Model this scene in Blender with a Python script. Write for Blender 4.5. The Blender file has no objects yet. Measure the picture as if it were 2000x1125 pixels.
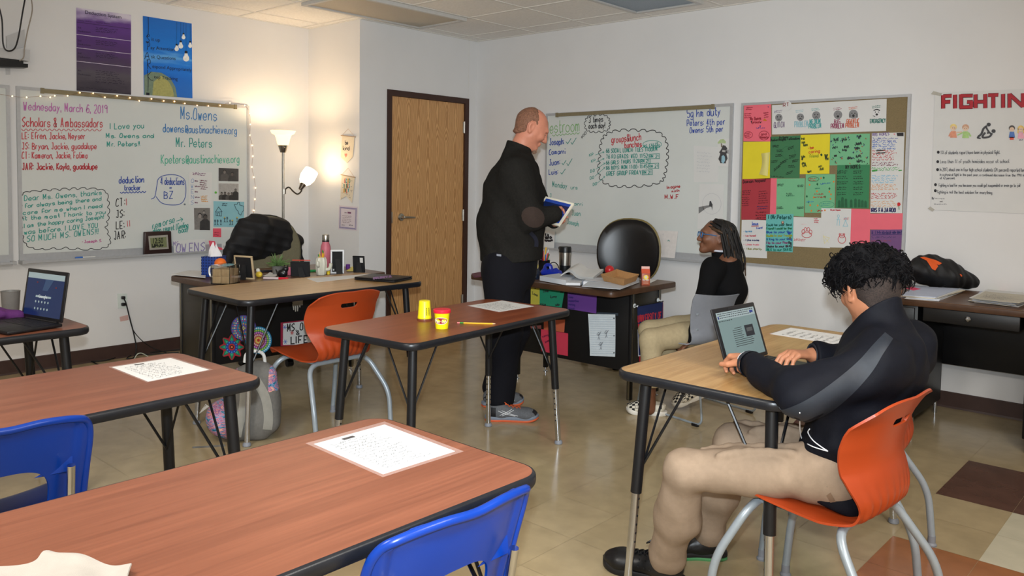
import bpy, bmesh, math, random
import numpy as np
from mathutils import Vector, Matrix
random.seed(7); rng = np.random.default_rng(5)
SC = bpy.context.scene
COL = SC.collection
# ------------------------------------------------------------------ camera
CX, CY, CZ = 5.5441, -5.6374, 1.4019
FPX, PPY = 1581.115, 439.07           # focal length and principal row of the photograph (2000 x 1125)
YAW, PITCH, ROLL = -0.73153, -0.05568, 0.01511
def _rot(yaw, pitch, roll):
    f = np.array([math.sin(yaw)*math.cos(pitch), math.cos(yaw)*math.cos(pitch), math.sin(pitch)])
    r = np.array([math.cos(yaw), -math.sin(yaw), 0.0]); u = np.cross(r, f)
    c, s = math.cos(roll), math.sin(roll)
    return np.array([c*r+s*u, -s*r+c*u, f])
RC = _rot(YAW, PITCH, ROLL); CC = np.array([CX, CY, CZ])
cam = bpy.data.cameras.new('camera'); camo = bpy.data.objects.new('camera', cam); COL.objects.link(camo)
cam.sensor_width = 36.0; cam.lens = FPX*36/2000; cam.shift_x = 0; cam.shift_y = (PPY-562.5)/2000
cam.clip_start = 0.05
m3 = Matrix([RC[0], RC[1], -RC[2]]).transposed()
camo.matrix_world = Matrix.Translation(CC) @ m3.to_4x4()
SC.camera = camo
# ------------------------------------------------------------------ light
SC.view_settings.view_transform = 'Standard'; SC.view_settings.look = 'None'
SC.view_settings.exposure = -0.1; SC.view_settings.gamma = 1.0
SC.view_settings.use_curve_mapping = False
w = bpy.data.worlds.new('world'); SC.world = w; w.use_nodes = True
w.node_tree.nodes['Background'].inputs[0].default_value = (0.9, 0.95, 1, 1)
w.node_tree.nodes['Background'].inputs[1].default_value = 0.05
H = 2.728                 # ceiling height
XA, YA = -0.7455, -1.4036 # alcove wall plane, return wall plane
XB, YB = 7.6, -8.4        # walls behind the photographer
def lamp(name, kind, loc, energy, color, **kw):
    l = bpy.data.lights.new(name, kind); l.energy = energy; l.color = color
    for k, v in kw.items(): setattr(l, k, v)
    o = bpy.data.objects.new(name, l); COL.objects.link(o); o.location = loc
    return o
# the photographer's flash, about ten centimetres above the lens
fl = lamp('camera_flash', 'SPOT', CC + 0.12*RC[1] + 0.03*RC[2], 640, (0.84, 0.93, 1.0), spot_size=math.radians(88), spot_blend=1.0, shadow_soft_size=0.022)
fl.matrix_world = Matrix.Translation(fl.location) @ Matrix([RC[0], RC[1], -RC[2]]).transposed().to_4x4() @ Matrix.Rotation(math.radians(7), 4, 'X')
# added area lamps under the rear ceiling, warm ambient fill without fixture bodies
for i, (x, y) in enumerate(((3.3, -6.0), (5.9, -6.2), (6.2, -3.9))):
    lamp('added_fill_light', 'AREA', (x, y, H-0.03), 76, (1.0, 0.96, 0.90), shape='RECTANGLE', size=0.58, size_y=1.18)

# ------------------------------------------------------------------ pixel -> place helpers (photograph pixels, on a given real plane)
def ray(x, y):
    return RC.T @ np.array([(x-1000)/FPX, -(y-PPY)/FPX, 1.0])
def atz(x, y, h): d = ray(x, y); return CC + (h-CZ)/d[2]*d
def atx(x, y, v): d = ray(x, y); return CC + (v-CX)/d[0]*d
def aty(x, y, v): d = ray(x, y); return CC + (v-CY)/d[1]*d
def atd(x, y, dep): return CC + dep*ray(x, y)
PL = {}
def L(x, y, off=0.0): return atx(x, y, XA+off)       # left (alcove) wall
def R_(x, y, off=0.0): return aty(x, y, -off)        # right wall
def A(x, y, off=0.0): return aty(x, y, YA-off)       # return wall
def on(pt, n):                                       # any plane
    pt = np.array(pt, float); n = np.array(n, float)
    def f(x, y, off=0.0):
        d = ray(x, y); return CC + (((pt+n*off)-CC) @ n)/(d @ n)*d
    f.n = n; return f
L.n = np.array([1., 0, 0]); R_.n = np.array([0, -1., 0]); A.n = np.array([0, -1., 0])
def flat(h):
    def f(x, y, off=0.0): return atz(x, y, h+off)
    f.n = np.array([0, 0, 1.]); return f

# ------------------------------------------------------------------ materials
def s2l(c):
    out = []
    for v in c[:3]:
        v = v/255.0
        out.append(v/12.92 if v <= 0.04045 else ((v+0.055)/1.055)**2.4)
    return out
MATS = {}
def mat(name, rgb, rough=0.55, metal=0.0, var=0.05, scale=35.0, bump=0.0, bscale=200.0, spec=0.5, coat=0.0, emit=None, estr=0.0, trans=0.0, alpha=1.0, sheen=0.0, stretch=None, ior=1.45):
    if name in MATS: return MATS[name]
    m = bpy.data.materials.new(name); m.use_nodes = True; nt = m.node_tree; N = nt.nodes; K = nt.links
    b = N['Principled BSDF']
    c = s2l(rgb)
    tc = N.new('ShaderNodeTexCoord'); src = tc.outputs['Object']
    if stretch:
        mp = N.new('ShaderNodeMapping'); mp.inputs['Scale'].default_value = stretch; K.new(src, mp.inputs[0]); src = mp.outputs[0]
    nz = N.new('ShaderNodeTexNoise'); nz.inputs['Scale'].default_value = scale; nz.inputs['Detail'].default_value = 3; K.new(src, nz.inputs['Vector'])
    rp = N.new('ShaderNodeValToRGB')
    rp.color_ramp.elements[0].position = 0.3; rp.color_ramp.elements[1].position = 0.7
    rp.color_ramp.elements[0].color = (*[max(0, v*(1-var)) for v in c], 1)
    rp.color_ramp.elements[1].color = (*[min(1, v*(1+var)) for v in c], 1)
    K.new(nz.outputs['Fac'], rp.inputs[0]); K.new(rp.outputs[0], b.inputs['Base Color'])
    b.inputs['Roughness'].default_value = rough; b.inputs['Metallic'].default_value = metal
    b.inputs['Specular IOR Level'].default_value = spec; b.inputs['Coat Weight'].default_value = coat
    b.inputs['Transmission Weight'].default_value = trans; b.inputs['Alpha'].default_value = alpha
    b.inputs['Sheen Weight'].default_value = sheen; b.inputs['IOR'].default_value = ior
    if emit: b.inputs['Emission Color'].default_value = (*s2l(emit), 1); b.inputs['Emission Strength'].default_value = estr
    if bump:
        n2 = N.new('ShaderNodeTexNoise'); n2.inputs['Scale'].default_value = bscale; n2.inputs['Detail'].default_value = 2; K.new(src, n2.inputs['Vector'])
        bp = N.new('ShaderNodeBump'); bp.inputs['Strength'].default_value = bump; bp.inputs['Distance'].default_value = 0.004
        K.new(n2.outputs['Fac'], bp.inputs['Height']); K.new(bp.outputs[0], b.inputs['Normal'])
    MATS[name] = m
    return m
def wood(name, dark, light, axis=1, scale=1.0, rough=0.35, spec=0.5, contrast=(0.35, 0.68)):
    if name in MATS: return MATS[name]
    m = bpy.data.materials.new(name); m.use_nodes = True; nt = m.node_tree; N = nt.nodes; K = nt.links
    b = N['Principled BSDF']; tc = N.new('ShaderNodeTexCoord')
    mp = N.new('ShaderNodeMapping'); s = [26*scale]*3; s[axis] = 1.6*scale; mp.inputs['Scale'].default_value = s; K.new(tc.outputs['Object'], mp.inputs[0])
    n1 = N.new('ShaderNodeTexNoise'); n1.inputs['Scale'].default_value = 1.0; n1.inputs['Detail'].default_value = 5; n1.inputs['Roughness'].default_value = 0.6; n1.inputs['Distortion'].default_value = 0.9; K.new(mp.outputs[0], n1.inputs['Vector'])
    mp2 = N.new('ShaderNodeMapping'); s = [150*scale]*3; s[axis] = 5*scale; mp2.inputs['Scale'].default_value = s; K.new(tc.outputs['Object'], mp2.inputs[0])
    n2 = N.new('ShaderNodeTexNoise'); n2.inputs['Scale'].default_value = 1.0; n2.inputs['Detail'].default_value = 2; K.new(mp2.outputs[0], n2.inputs['Vector'])
    mx = N.new('ShaderNodeMath'); mx.operation = 'MULTIPLY_ADD'; K.new(n2.outputs['Fac'], mx.inputs[0]); mx.inputs[1].default_value = 0.35; 
    m2 = N.new('ShaderNodeMath'); m2.operation = 'MULTIPLY'; K.new(n1.outputs['Fac'], m2.inputs[0]); m2.inputs[1].default_value = 0.65
    K.new(m2.outputs[0], mx.inputs[2])
    rp = N.new('ShaderNodeValToRGB'); rp.color_ramp.elements[0].position, rp.color_ramp.elements[1].position = contrast
    rp.color_ramp.elements[0].color = (*s2l(dark), 1); rp.color_ramp.elements[1].color = (*s2l(light), 1)
    K.new(mx.outputs[0], rp.inputs[0]); K.new(rp.outputs[0], b.inputs['Base Color'])
    b.inputs['Roughness'].default_value = rough; b.inputs['Specular IOR Level'].default_value = spec
    MATS[name] = m; return m

# ------------------------------------------------------------------ mesh builder
def _axes(n):
    n = np.array(n, float); n = n/(np.linalg.norm(n)+1e-12)
    a = np.array([0, 0, 1.]) if abs(n[2]) < 0.9 else np.array([1., 0, 0])
    x = np.cross(a, n); x /= np.linalg.norm(x); return x, np.cross(n, x), n
def smooth_path(pts, k=6, closed=False):
    pts = [np.array(p, float) for p in pts]; n = len(pts)
    if n < 3: return pts
    out = []
    rngi = range(n if closed else n-1)
    for i in rngi:
        if closed: p0, p1, p2, p3 = pts[(i-1) % n], pts[i], pts[(i+1) % n], pts[(i+2) % n]
        else: p0, p1, p2, p3 = pts[max(i-1, 0)], pts[i], pts[i+1], pts[min(i+2, n-1)]
        for j in range(k):
            t = j/k
            out.append(0.5*((2*p1)+(-p0+p2)*t+(2*p0-5*p1+4*p2-p3)*t*t+(-p0+3*p1-3*p2+p3)*t**3))
    if not closed: out.append(pts[-1])
    return out
def fillet(pts, r, k=6):
    pts = [np.array(p, float) for p in pts]; out = [pts[0]]
    for i in range(1, len(pts)-1):
        a, b, c = pts[i-1], pts[i], pts[i+1]; d0 = a-b; d1 = c-b; l0 = np.linalg.norm(d0); l1 = np.linalg.norm(d1)
        rr = min(r, l0*.49, l1*.49); p0 = b+d0/l0*rr; p1 = b+d1/l1*rr
        for j in range(k+1):
            t = j/k; out.append((1-t)**2*p0+2*t*(1-t)*b+t*t*p1)
    out.append(pts[-1]); return out
class MB:
    def __init__(s): s.v = []; s.f = []; s.m = []; s.rc = 0
    def add(s, v, f, m=0, M=None):
        o = len(s.v)
        if M is not None: v = [tuple(M @ Vector(p)) for p in v]
        s.v += [tuple(map(float, p)) for p in v]; s.f += [tuple(i+o for i in q) for q in f]; s.m += [m]*len(f); return s
    def box(s, x0, x1, y0, y1, z0, z1, m=0, M=None):
        v = [(x, y, z) for z in (z0, z1) for y in (y0, y1) for x in (x0, x1)]
        return s.add(v, [(0, 2, 3, 1), (4, 5, 7, 6), (0, 1, 5, 4), (2, 6, 7, 3), (0, 4, 6, 2), (1, 3, 7, 5)], m, M)
    def bm(s, b, m=0, M=None):
        b.verts.ensure_lookup_table(); 
        for i, vv in enumerate(b.verts): vv.index = i
        return s.add([tuple(x.co) for x in b.verts], [tuple(x.index for x in f.verts) for f in b.faces], m, M)
    def rbox(s, x0, x1, y0, y1, z0, z1, r=0.005, seg=2, m=0, M=None):
        b = bmesh.new(); bmesh.ops.create_cube(b, size=1.0)
        for q in b.verts: q.co = Vector(((x0+x1)/2+q.co.x*(x1-x0), (y0+y1)/2+q.co.y*(y1-y0), (z0+z1)/2+q.co.z*(z1-z0)))
        bmesh.ops.bevel(b, geom=list(b.edges), offset=min(r, .49*min(x1-x0, y1-y0, z1-z0)), segments=seg, profile=0.5, affect='EDGES')
        s.bm(b, m, M); b.free(); return s
    def tube(s, pts, r, n=8, m=0, caps=True, M=None, sx=1.0):
        pts = [np.array(p, float) for p in pts]; k = len(pts)
        rs = [r]*k if np.isscalar(r) else list(r)
        V = []; F = []; x = None
        for i in range(k):
            d = pts[min(i+1, k-1)]-pts[max(i-1, 0)]; d = d/(np.linalg.norm(d)+1e-12)
            if x is None: x, y, _ = _axes(d)
            else:
                x = x-d*(x@d); x = x/(np.linalg.norm(x)+1e-12); y = np.cross(d, x)
            for j in range(n):
                a = 2*math.pi*j/n; V.append(pts[i]+rs[i]*(math.cos(a)*x*sx+math.sin(a)*y))
        for i in range(k-1):
            for j in range(n):
                F.append((i*n+j, i*n+(j+1) % n, (i+1)*n+(j+1) % n, (i+1)*n+j))
        if caps: F.append(tuple(reversed(range(n)))); F.append(tuple((k-1)*n+j for j in range(n)))
        return s.add(V, F, m, M)
    def cyl(s, p0, p1, r0, r1=None, n=16, m=0, M=None): 
        return s.tube([p0, p1], [r0, r0 if r1 is None else r1], n, m, True, M)
    def lathe(s, prof, n=20, c=(0, 0, 0), ax=(0, 0, 1), m=0, M=None, sc=(1, 1)):
        x, y, z = _axes(ax); c = np.array(c, float)
        if abs(ax[2]) > .99: x, y = np.array([1., 0, 0]), np.array([0, 1., 0])*(1 if ax[2] > 0 else -1)
        V = []; F = []; k = len(prof)
        for (r, h) in prof:
            for j in range(n):
                a = 2*math.pi*j/n; V.append(c+x*r*math.cos(a)*sc[0]+y*r*math.sin(a)*sc[1]+z*h)
        for i in range(k-1):
            for j in range(n): F.append((i*n+j, i*n+(j+1) % n, (i+1)*n+(j+1) % n, (i+1)*n+j))
        if prof[0][0] > 1e-6: F.append(tuple(reversed(range(n))))
        if prof[-1][0] > 1e-6: F.append(tuple((k-1)*n+j for j in range(n)))
        return s.add(V, F, m, M)
    def ball(s, c, r, nu=14, nv=9, m=0, M=None):
        r = (r, r, r) if np.isscalar(r) else r; V = []; F = []
        for i in range(nv+1):
            t = math.pi*i/nv
            for j in range(nu):
                a = 2*math.pi*j/nu; V.append((c[0]+r[0]*math.sin(t)*math.cos(a), c[1]+r[1]*math.sin(t)*math.sin(a), c[2]-r[2]*math.cos(t)))
        for i in range(nv):
            for j in range(nu): F.append((i*nu+j, i*nu+(j+1) % nu, (i+1)*nu+(j+1) % nu, (i+1)*nu+j))
        return s.add(V, F, m, M)
    def prism(s, poly, h0, h1, m=0, M=None):      # polygon in local xy extruded along local z
        n = len(poly); V = [(p[0], p[1], h0) for p in poly]+[(p[0], p[1], h1) for p in poly]
        F = [tuple(reversed(range(n))), tuple(range(n, 2*n))]+[(j, (j+1) % n, n+(j+1) % n, n+j) for j in range(n)]
        return s.add(V, F, m, M)
    def prism3(s, pts, nrm, t, m=0):              # planar 3-D polygon given thickness t along nrm
        pts = [np.array(p, float) for p in pts]; nrm = np.array(nrm, float); n = len(pts)
        ar = sum(np.cross(pts[i]-pts[0], pts[(i+1) % n]-pts[0]) for i in range(1, n-1))
        if ar @ nrm < 0: pts = pts[::-1]
        V = pts+[p+nrm*t for p in pts]
        F = [tuple(reversed(range(n))), tuple(range(n, 2*n))]+[(j, (j+1) % n, n+(j+1) % n, n+j) for j in range(n)]
        return s.add(V, F, m)
    def sheet(s, fn, nu, nv, t=0.001, m=0, M=None):  # fn(u,v) -> point, given thickness along the surface normal
        P = np.array([[fn(i/nu, j/nv) for j in range(nv+1)] for i in range(nu+1)], float)
        du = np.gradient(P, axis=0); dv = np.gradient(P, axis=1); Nn = np.cross(du, dv); Nn /= (np.linalg.norm(Nn, axis=2, keepdims=True)+1e-12)
        Q = P+Nn*t; W = nv+1; tot = (nu+1)*W
        V = list(P.reshape(-1, 3))+list(Q.reshape(-1, 3)); F = []
        for i in range(nu):
            for j in range(nv):
                a, b, c, d = i*W+j, (i+1)*W+j, (i+1)*W+j+1, i*W+j+1
                F.append((a, d, c, b)); F.append((tot+a, tot+b, tot+c, tot+d))
        for i in range(nu):
            for j, fl in ((0, 0), (nv, 1)):
                a, b = i*W+j, (i+1)*W+j; q = (a, b, tot+b, tot+a); F.append(q if not fl else q[::-1])
        for j in range(nv):
            for i, fl in ((0, 1), (nu, 0)):
                a, b = i*W+j, i*W+j+1; q = (a, b, tot+b, tot+a); F.append(q if not fl else q[::-1])
        return s.add(V, F, m, M)
    def ribbon(s, pts, w, nrm, m=0, closed=False):   # flat ink stroke lying in a plane
        pts = [np.array(p, float) for p in pts]; k = len(pts); nrm = np.array(nrm, float)
        if k < 2: return s
        if not closed:                                # break the stroke at sharp corners
            for i in range(1, k-1):
                a = pts[i]-pts[i-1]; b = pts[i+1]-pts[i]
                if a @ b < .55*np.linalg.norm(a)*np.linalg.norm(b):
                    ea = a/(np.linalg.norm(a)+1e-12)*w*.4; eb = b/(np.linalg.norm(b)+1e-12)*w*.4
                    s.ribbon(pts[:i]+[pts[i]+ea], w, nrm, m); return s.ribbon([pts[i]-eb]+pts[i+1:], w, nrm, m)
        lift = nrm*(s.rc % 40)*1e-5; s.rc += 1; V = []       # strokes lie over one another
        for i in range(k):
            if closed: d = pts[(i+1) % k]-pts[(i-1) % k]
            else: d = pts[min(i+1, k-1)]-pts[max(i-1, 0)]
            q = np.cross(nrm, d); q = q/(np.linalg.norm(q)+1e-12)
            V += [pts[i]-q*w/2+lift, pts[i]+q*w/2+lift]
        F = [(2*i, 2*i+2, 2*i+3, 2*i+1) for i in range(k-1)]
        if closed: F.append((2*k-2, 0, 1, 2*k-1))
        return s.add(V, F, m)
    def build(s, name, mats, parent=None, smooth=True, ang=38, world=False):
        me = bpy.data.meshes.new(name); vv = s.v
        if world and parent is not None:
            inv = ROOTM[parent.name].inverted(); vv = [tuple(inv @ Vector(p)) for p in vv]
        me.from_pydata(vv, [], s.f)
        ms = mats if isinstance(mats, (list, tuple)) else [mats]
        for q in ms: me.materials.append(q)
        if len(ms) > 1: me.polygons.foreach_set('material_index', s.m)
        if smooth:
            me.polygons.foreach_set('use_smooth', [True]*len(me.polygons))
            me.update(); me.set_sharp_from_angle(angle=math.radians(ang))
        me.update()
        o = bpy.data.objects.new(name, me); COL.objects.link(o)
        if parent is not None: o.parent = parent; ROOTM[o.name] = ROOTM[parent.name]
        else: ROOTM[o.name] = Matrix.Identity(4)
        return o
ROOTM = {}
def tag(o, label=None, cat=None, group=None, kind=None):
    if label: o['label'] = label
    if cat: o['category'] = cat
    if group: o['group'] = group
    if kind: o['kind'] = kind
    return o
def thing(name, label, cat, loc=(0, 0, 0), rz=0.0, group=None, M=None):
    o = bpy.data.objects.new(name, None); COL.objects.link(o); o.empty_display_size = 0.05
    if M is None: M = Matrix.Translation(Vector([float(v) for v in loc])) @ Matrix.Rotation(rz, 4, 'Z')
    o.matrix_world = M; ROOTM[o.name] = M.copy()
    return tag(o, label, cat, group)
def one(mb, name, mats, label, cat, loc=None, group=None, **kw):   # a thing that is one mesh; origin moved to its base
    o = mb.build(name, mats, None, **kw); me = o.data
    v = np.array(mb.v); c = Vector(((v[:, 0].min()+v[:, 0].max())/2, (v[:, 1].min()+v[:, 1].max())/2, v[:, 2].min()))
    me.transform(Matrix.Translation(-c)); o.location = c; ROOTM[o.name] = Matrix.Translation(c)
    return tag(o, label, cat, group)
def struct(mb, name, mats, parent=None, **kw):
    o = mb.build(name, mats, parent, **kw)
    if parent is None: o['kind'] = 'structure'
    return o
def copy_thing(o, M=None, label=None):
    r = o.copy(); COL.objects.link(r)
    if M is not None: r.matrix_world = M; ROOTM[r.name] = M.copy()
    if label: r['label'] = label
    for ch in list(o.children):
        c = ch.copy(); COL.objects.link(c); c.parent = r
        for g in list(ch.children):
            d = g.copy(); COL.objects.link(d); d.parent = c
    return r
def rrect(x0, x1, y0, y1, r, k=6):
    out = []
    for cx, cy, a0 in ((x1-r, y1-r, 0), (x0+r, y1-r, 90), (x0+r, y0+r, 180), (x1-r, y0+r, 270)):
        for j in range(k+1):
            a = math.radians(a0+90*j/k); out.append((cx+r*math.cos(a), cy+r*math.sin(a)))
    return out

# ------------------------------------------------------------------ marker handwriting: a single-stroke alphabet (x 0-9 -> 0..0.9, y 0-9 -> -0.286..1, baseline at 2)
GL = dict(p.split('_') for p in """a_462605032244;4642 b_0902;042645433203 c_452605032243 d_442605032244;4942 e_0444362605032243 f_48391812;0535
g_462605032244;4641301001 h_0902;0426364542 i_0602;0809 j_26211000;2829 k_0902;4603;1442 l_0902 m_0602;05162522;25364542 n_0602;0426364542
o_26050322434526 p_0600;052645432203 q_462605032244;4640 r_0602;041636 s_452605143443221203 t_19132233;0636 u_0603123244;4642 v_062246
w_0612253246 x_0642;4602 y_0623;4600 z_06460242 A_022942;1434 B_0902;0938473605;053544433202 C_4839180503123243 D_0902;092947442202
E_49090242;0535 F_490902;0535 G_48391805031232434525 H_0902;4942;0545 I_0902 J_39332203;1949 K_0902;4905;1542 L_090242 M_0209244942
N_02094249 O_291805032243454829 P_0902;093948463505 Q_291805032243454829;2441 R_0902;093948463505;2542 S_4839180716354433221203
T_0949;2922 U_090312324349 V_092249 W_0912263249 X_0942;4902 Y_092549;2522 Z_09490242 0_291805032243454829 1_172922 2_08193948460242
3_082938473525;2544432203 4_390444;3932 5_4909063645432203 6_482905032243452604 7_094922 8_2908164443220314364829 9_4726070829484742
&_42170829382604032245 @_35251413233436;353344473818050312324241 !_0904;0203 ._0203 ,_0301 :_0304;0607 '_0907 -_0535 =_0434;0636
/_0149 (_19060411 )_09262401 +_0545;2723 %_0249;0809;4243 >_0555;375533 ?_0829383624;2223 ~_052249""".split())
ADV = {' ': .42, 'i': .2, 'l': .2, 'j': .5, 'I': .22, '.': .22, ',': .22, ':': .24, "'": .22, '!': .22, 't': .46, 'f': .52, 'm': .76, 'w': .66, 'M': .7, 'W': .72, 'T': .78, 'V': .8, 'A': .78, 'H': .7, '1': .5, '(': .34, ')': .36, 'r': .48}
def glyph(ch):
    g = GL.get(ch, ''); out = []
    for st in g.replace(' ', '').split(';'):
        if len(st) < 4: continue
        pts = [(int(st[i])/10.0, (int(st[i+1])-2)/7.0) for i in range(0, len(st)-1, 2)]
        out.append(pts)
    return out
SHARP = set('AEFHIKLMNTVWXYZ147vwxz=+-/kilt')
def strokes(text):
    x = 0; res = []
    for ch in text:
        for st in glyph(ch):
            pts = [np.array([x+px, py]) for px, py in st]
            if ch not in SHARP and len(pts) > 2: pts = smooth_path(pts, 4)
            res.append(pts)
        x += ADV.get(ch, .62)
    return res, max(x-.14, .1)
INKN = {}
def ink(rgb):
    return mat('ink_%d_%d_%d' % tuple(rgb), rgb, rough=.5, var=.12, scale=60)
def hand(mb, text, pl, x0, y0, x1, y1, h, w=1.6, off=0.001, m=0, jit=0.02):
    """write text on plane pl from photo pixel (x0,y0) to (x1,y1), capitals h pixels tall"""
    st, W = strokes(text)
    O = pl(x0, y0, off); U = (pl(x1, y1, off)-O)/W; Vv = pl(x0, y0-h, off)-O
    ws = min(np.linalg.norm(Vv)/h, np.linalg.norm(pl(x0+1, y0, off)-O)*1.4)*w
    for s_ in st:
        jx, jy = rng.normal(0, jit, 2)
        mb.ribbon([O+U*(p[0]+jx)+Vv*(p[1]+jy) for p in s_], ws, pl.n, m)
    return mb
def draw(mb, pl, pix, w=1.5, off=0.001, m=0, sm=True, closed=False):
    pts = [np.array([a, b], float) for a, b in pix]
    if sm: pts = smooth_path(pts, 5, closed)
    P3 = [pl(p[0], p[1], off) for p in pts]
    q = pts[0]; sc = min(np.linalg.norm(pl(q[0], q[1]+1, off)-pl(q[0], q[1], off)), np.linalg.norm(pl(q[0]+1, q[1], off)-pl(q[0], q[1], off)))
    return mb.ribbon(P3, sc*w, pl.n, m, closed)
def scallop(pts, n, amp):                 # cloud outline through pixel points
    P = smooth_path([np.array(p, float) for p in pts], 12, True); P = np.array(P); K = len(P); out = []
    c = P.mean(0)
    for i in range(n):
        a = P[int(i*K/n)]; b = P[int((i+1)*K/n) % K]
        mid = (a+b)/2; d = mid-c; d = d/np.linalg.norm(d)
        out += [a, a*.7+b*.3+d*amp*.9, a*.3+b*.7+d*amp*.9]
    return out
def scribble(mb, pl, quad, rows, w=1.0, off=0.001, m=0, words=True, fill=.9, amp=.28, seed=0):
    """rows of small illegible writing inside a pixel quad TL,TR,BR,BL"""
    r = np.random.default_rng(seed); q = [np.array(p, float) for p in quad]
    for i in range(rows):
        v = (i+.5)/rows; a = q[0]*(1-v)+q[3]*v; b = q[1]*(1-v)+q[2]*v
        dn = (q[3]-q[0])/rows; u = 0.0; end = fill*(.75+.25*r.random())
        while u < end:
            wl = .06+.12*r.random(); e = min(u+wl, end); k = max(3, int((e-u)*60))
            pts = [a*(1-t)+b*t+dn*amp*(r.random()-.5)*2*.9 for t in np.linspace(u, e, k)]
            draw(mb, pl, pts, w, off, m, sm=False); u = e+.035
    return mb
def printed(text, pl, x0, y0, x1, y1, h, material, name, parent, off=0.001, bold=0.0):
    """printed lettering (built-in sans face) as flat mesh on plane pl"""
    cu = bpy.data.curves.new('lettering', 'FONT'); cu.body = text; cu.size = 1.0; cu.offset = bold; cu.resolution_u = 3
    tmp = bpy.data.objects.new('lettering', cu); COL.objects.link(tmp)
    dg = bpy.context.evaluated_depsgraph_get(); me = bpy.data.meshes.new_from_object(tmp.evaluated_get(dg))
    bpy.data.objects.remove(tmp); 
    v = np.array([p.co[:] for p in me.vertices]); f = [tuple(p.vertices) for p in me.polygons]
    if len(v) == 0: return None
    W = v[:, 0].max(); O = pl(x0, y0, off); U = (pl(x1, y1, off)-O)/W; Vv = (pl(x0, y0-h, off)-O)/0.7
    mb = MB(); mb.add([O+U*p[0]+Vv*p[1] for p in v], f); bpy.data.meshes.remove(me); bpy.data.curves.remove(cu)
    if name is None: return mb
    return mb.build(name, material, parent, smooth=False, world=True)
# ================================================================== ROOM
M_wall = mat('painted_wall', (226, 225, 224), rough=.62, var=.015, scale=3, bump=.06, bscale=260, spec=.3)
M_base = mat('brown_vinyl_baseboard', (62, 42, 36), rough=.5, var=.1, scale=12)
def floor_mat(name, rgb, v):
    m = mat(name, rgb, rough=.17, var=v, scale=9, spec=.45, bump=.02, bscale=30)
    return m
M_f = [floor_mat('vinyl_tile_beige', (168, 151, 118), .10), floor_mat('vinyl_tile_beige_pale', (172, 155, 122), .10), floor_mat('vinyl_tile_dark_brown', (96, 70, 60), .12), floor_mat('vinyl_tile_cream', (196, 190, 168), .07), floor_mat('vinyl_tile_rust', (150, 98, 62), .12)]
mb = MB(); T = .3048; x0 = 4.575-T*19; y0 = -1.025+T*4
i0 = 0
for i in range(29):
    for j in range(32):
        xa = x0+i*T; ya = y0-(j+1)*T; k = i-19; q = j-4      # k>=0 right of the seam at x=4.575, q=0 first row below y=-1.025
        mi = 0 if (i*7+j*3+i*j) % 5 else 1
        if 0 <= k < 3 and 0 <= q < 2: mi = 2
        elif 1 <= k < 4 and 2 <= q < 4: mi = 3
        elif k >= 0 and 4 <= q < 7: mi = 4
        g = .0006
        mb.add([(xa+g, ya+g, 0), (xa+T-g, ya+g, 0), (xa+T-g, ya+T-g, 0), (xa+g, ya+T-g, 0)], [(0, 1, 2, 3)], mi)
fx0, fx1, fy0, fy1 = x0, x0+29*T, y0-32*T, y0
mb.box(fx0, fx1, fy0, fy1, -.06, -.0012, 1)
struct(mb, 'floor', M_f, smooth=False)
t = .14
struct(MB().box(-t, XB+t, 0, t, 0, H+.05), 'wall_right', M_wall, smooth=False)
struct(MB().box(XA-t, XA, YB, YA+t, 0, H+.05), 'wall_left', M_wall, smooth=False)
struct(MB().box(XA, -t, YA, YA+t, 0, H+.05), 'wall_return', M_wall, smooth=False)
D0, D1, DT = -1.1099, -.1138, 2.169                      # door frame outer edges
struct(MB().box(-t, 0, YA, D0+.03, 0, H+.05).box(-t, 0, D1-.03, 0, 0, H+.05).box(-t, 0, D0+.03, D1-.03, DT-.03, H+.05), 'wall_door', M_wall, smooth=False)
struct(MB().box(XB, XB+t, YB-t, 0, 0, H+.05), 'wall_rear', M_wall, smooth=False)
struct(MB().box(XA-t, XB+t, YB-t, YB, 0, H+.05), 'wall_near', M_wall, smooth=False)
def baseb(name, a, b, n):       # 4 inch cove base with a small toe
    a = np.array([*a, 0.]); b = np.array([*b, 0.]); n = np.array([*n, 0.]); up = np.array([0, 0, 1.])
    prof = [(0, 0), (.013, 0), (.008, .012), (.006, .096), (.003, .102), (0, .102)]
    V = [a+n*p+up*z for p, z in prof]+[b+n*p+up*z for p, z in prof]; k = len(prof)
    F = [tuple(range(k)), tuple(reversed(range(k, 2*k)))]+[(j, k+j, k+(j+1) % k, (j+1) % k) for j in range(k)]
    m_ = MB().add(V, F); struct(m_, name, M_base, smooth=False)
baseb('baseboard_left', (XA, YB), (XA, YA), (1, 0)); baseb('baseboard_right', (0, 0), (XB, 0), (0, -1))
baseb('baseboard_return', (XA, YA), (0, YA), (0, -1)); baseb('baseboard_door', (0, YA), (0, D0), (1, 0)); baseb('baseboard_corner', (0, D1), (0, 0), (1, 0))
# thin drywall joint beside the door head
struct(MB().box(0, .0015, D1-.004, D1+.004, DT, H), 'trim_1', mat('joint_paint', (222, 220, 216), rough=.5), smooth=False)
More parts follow.
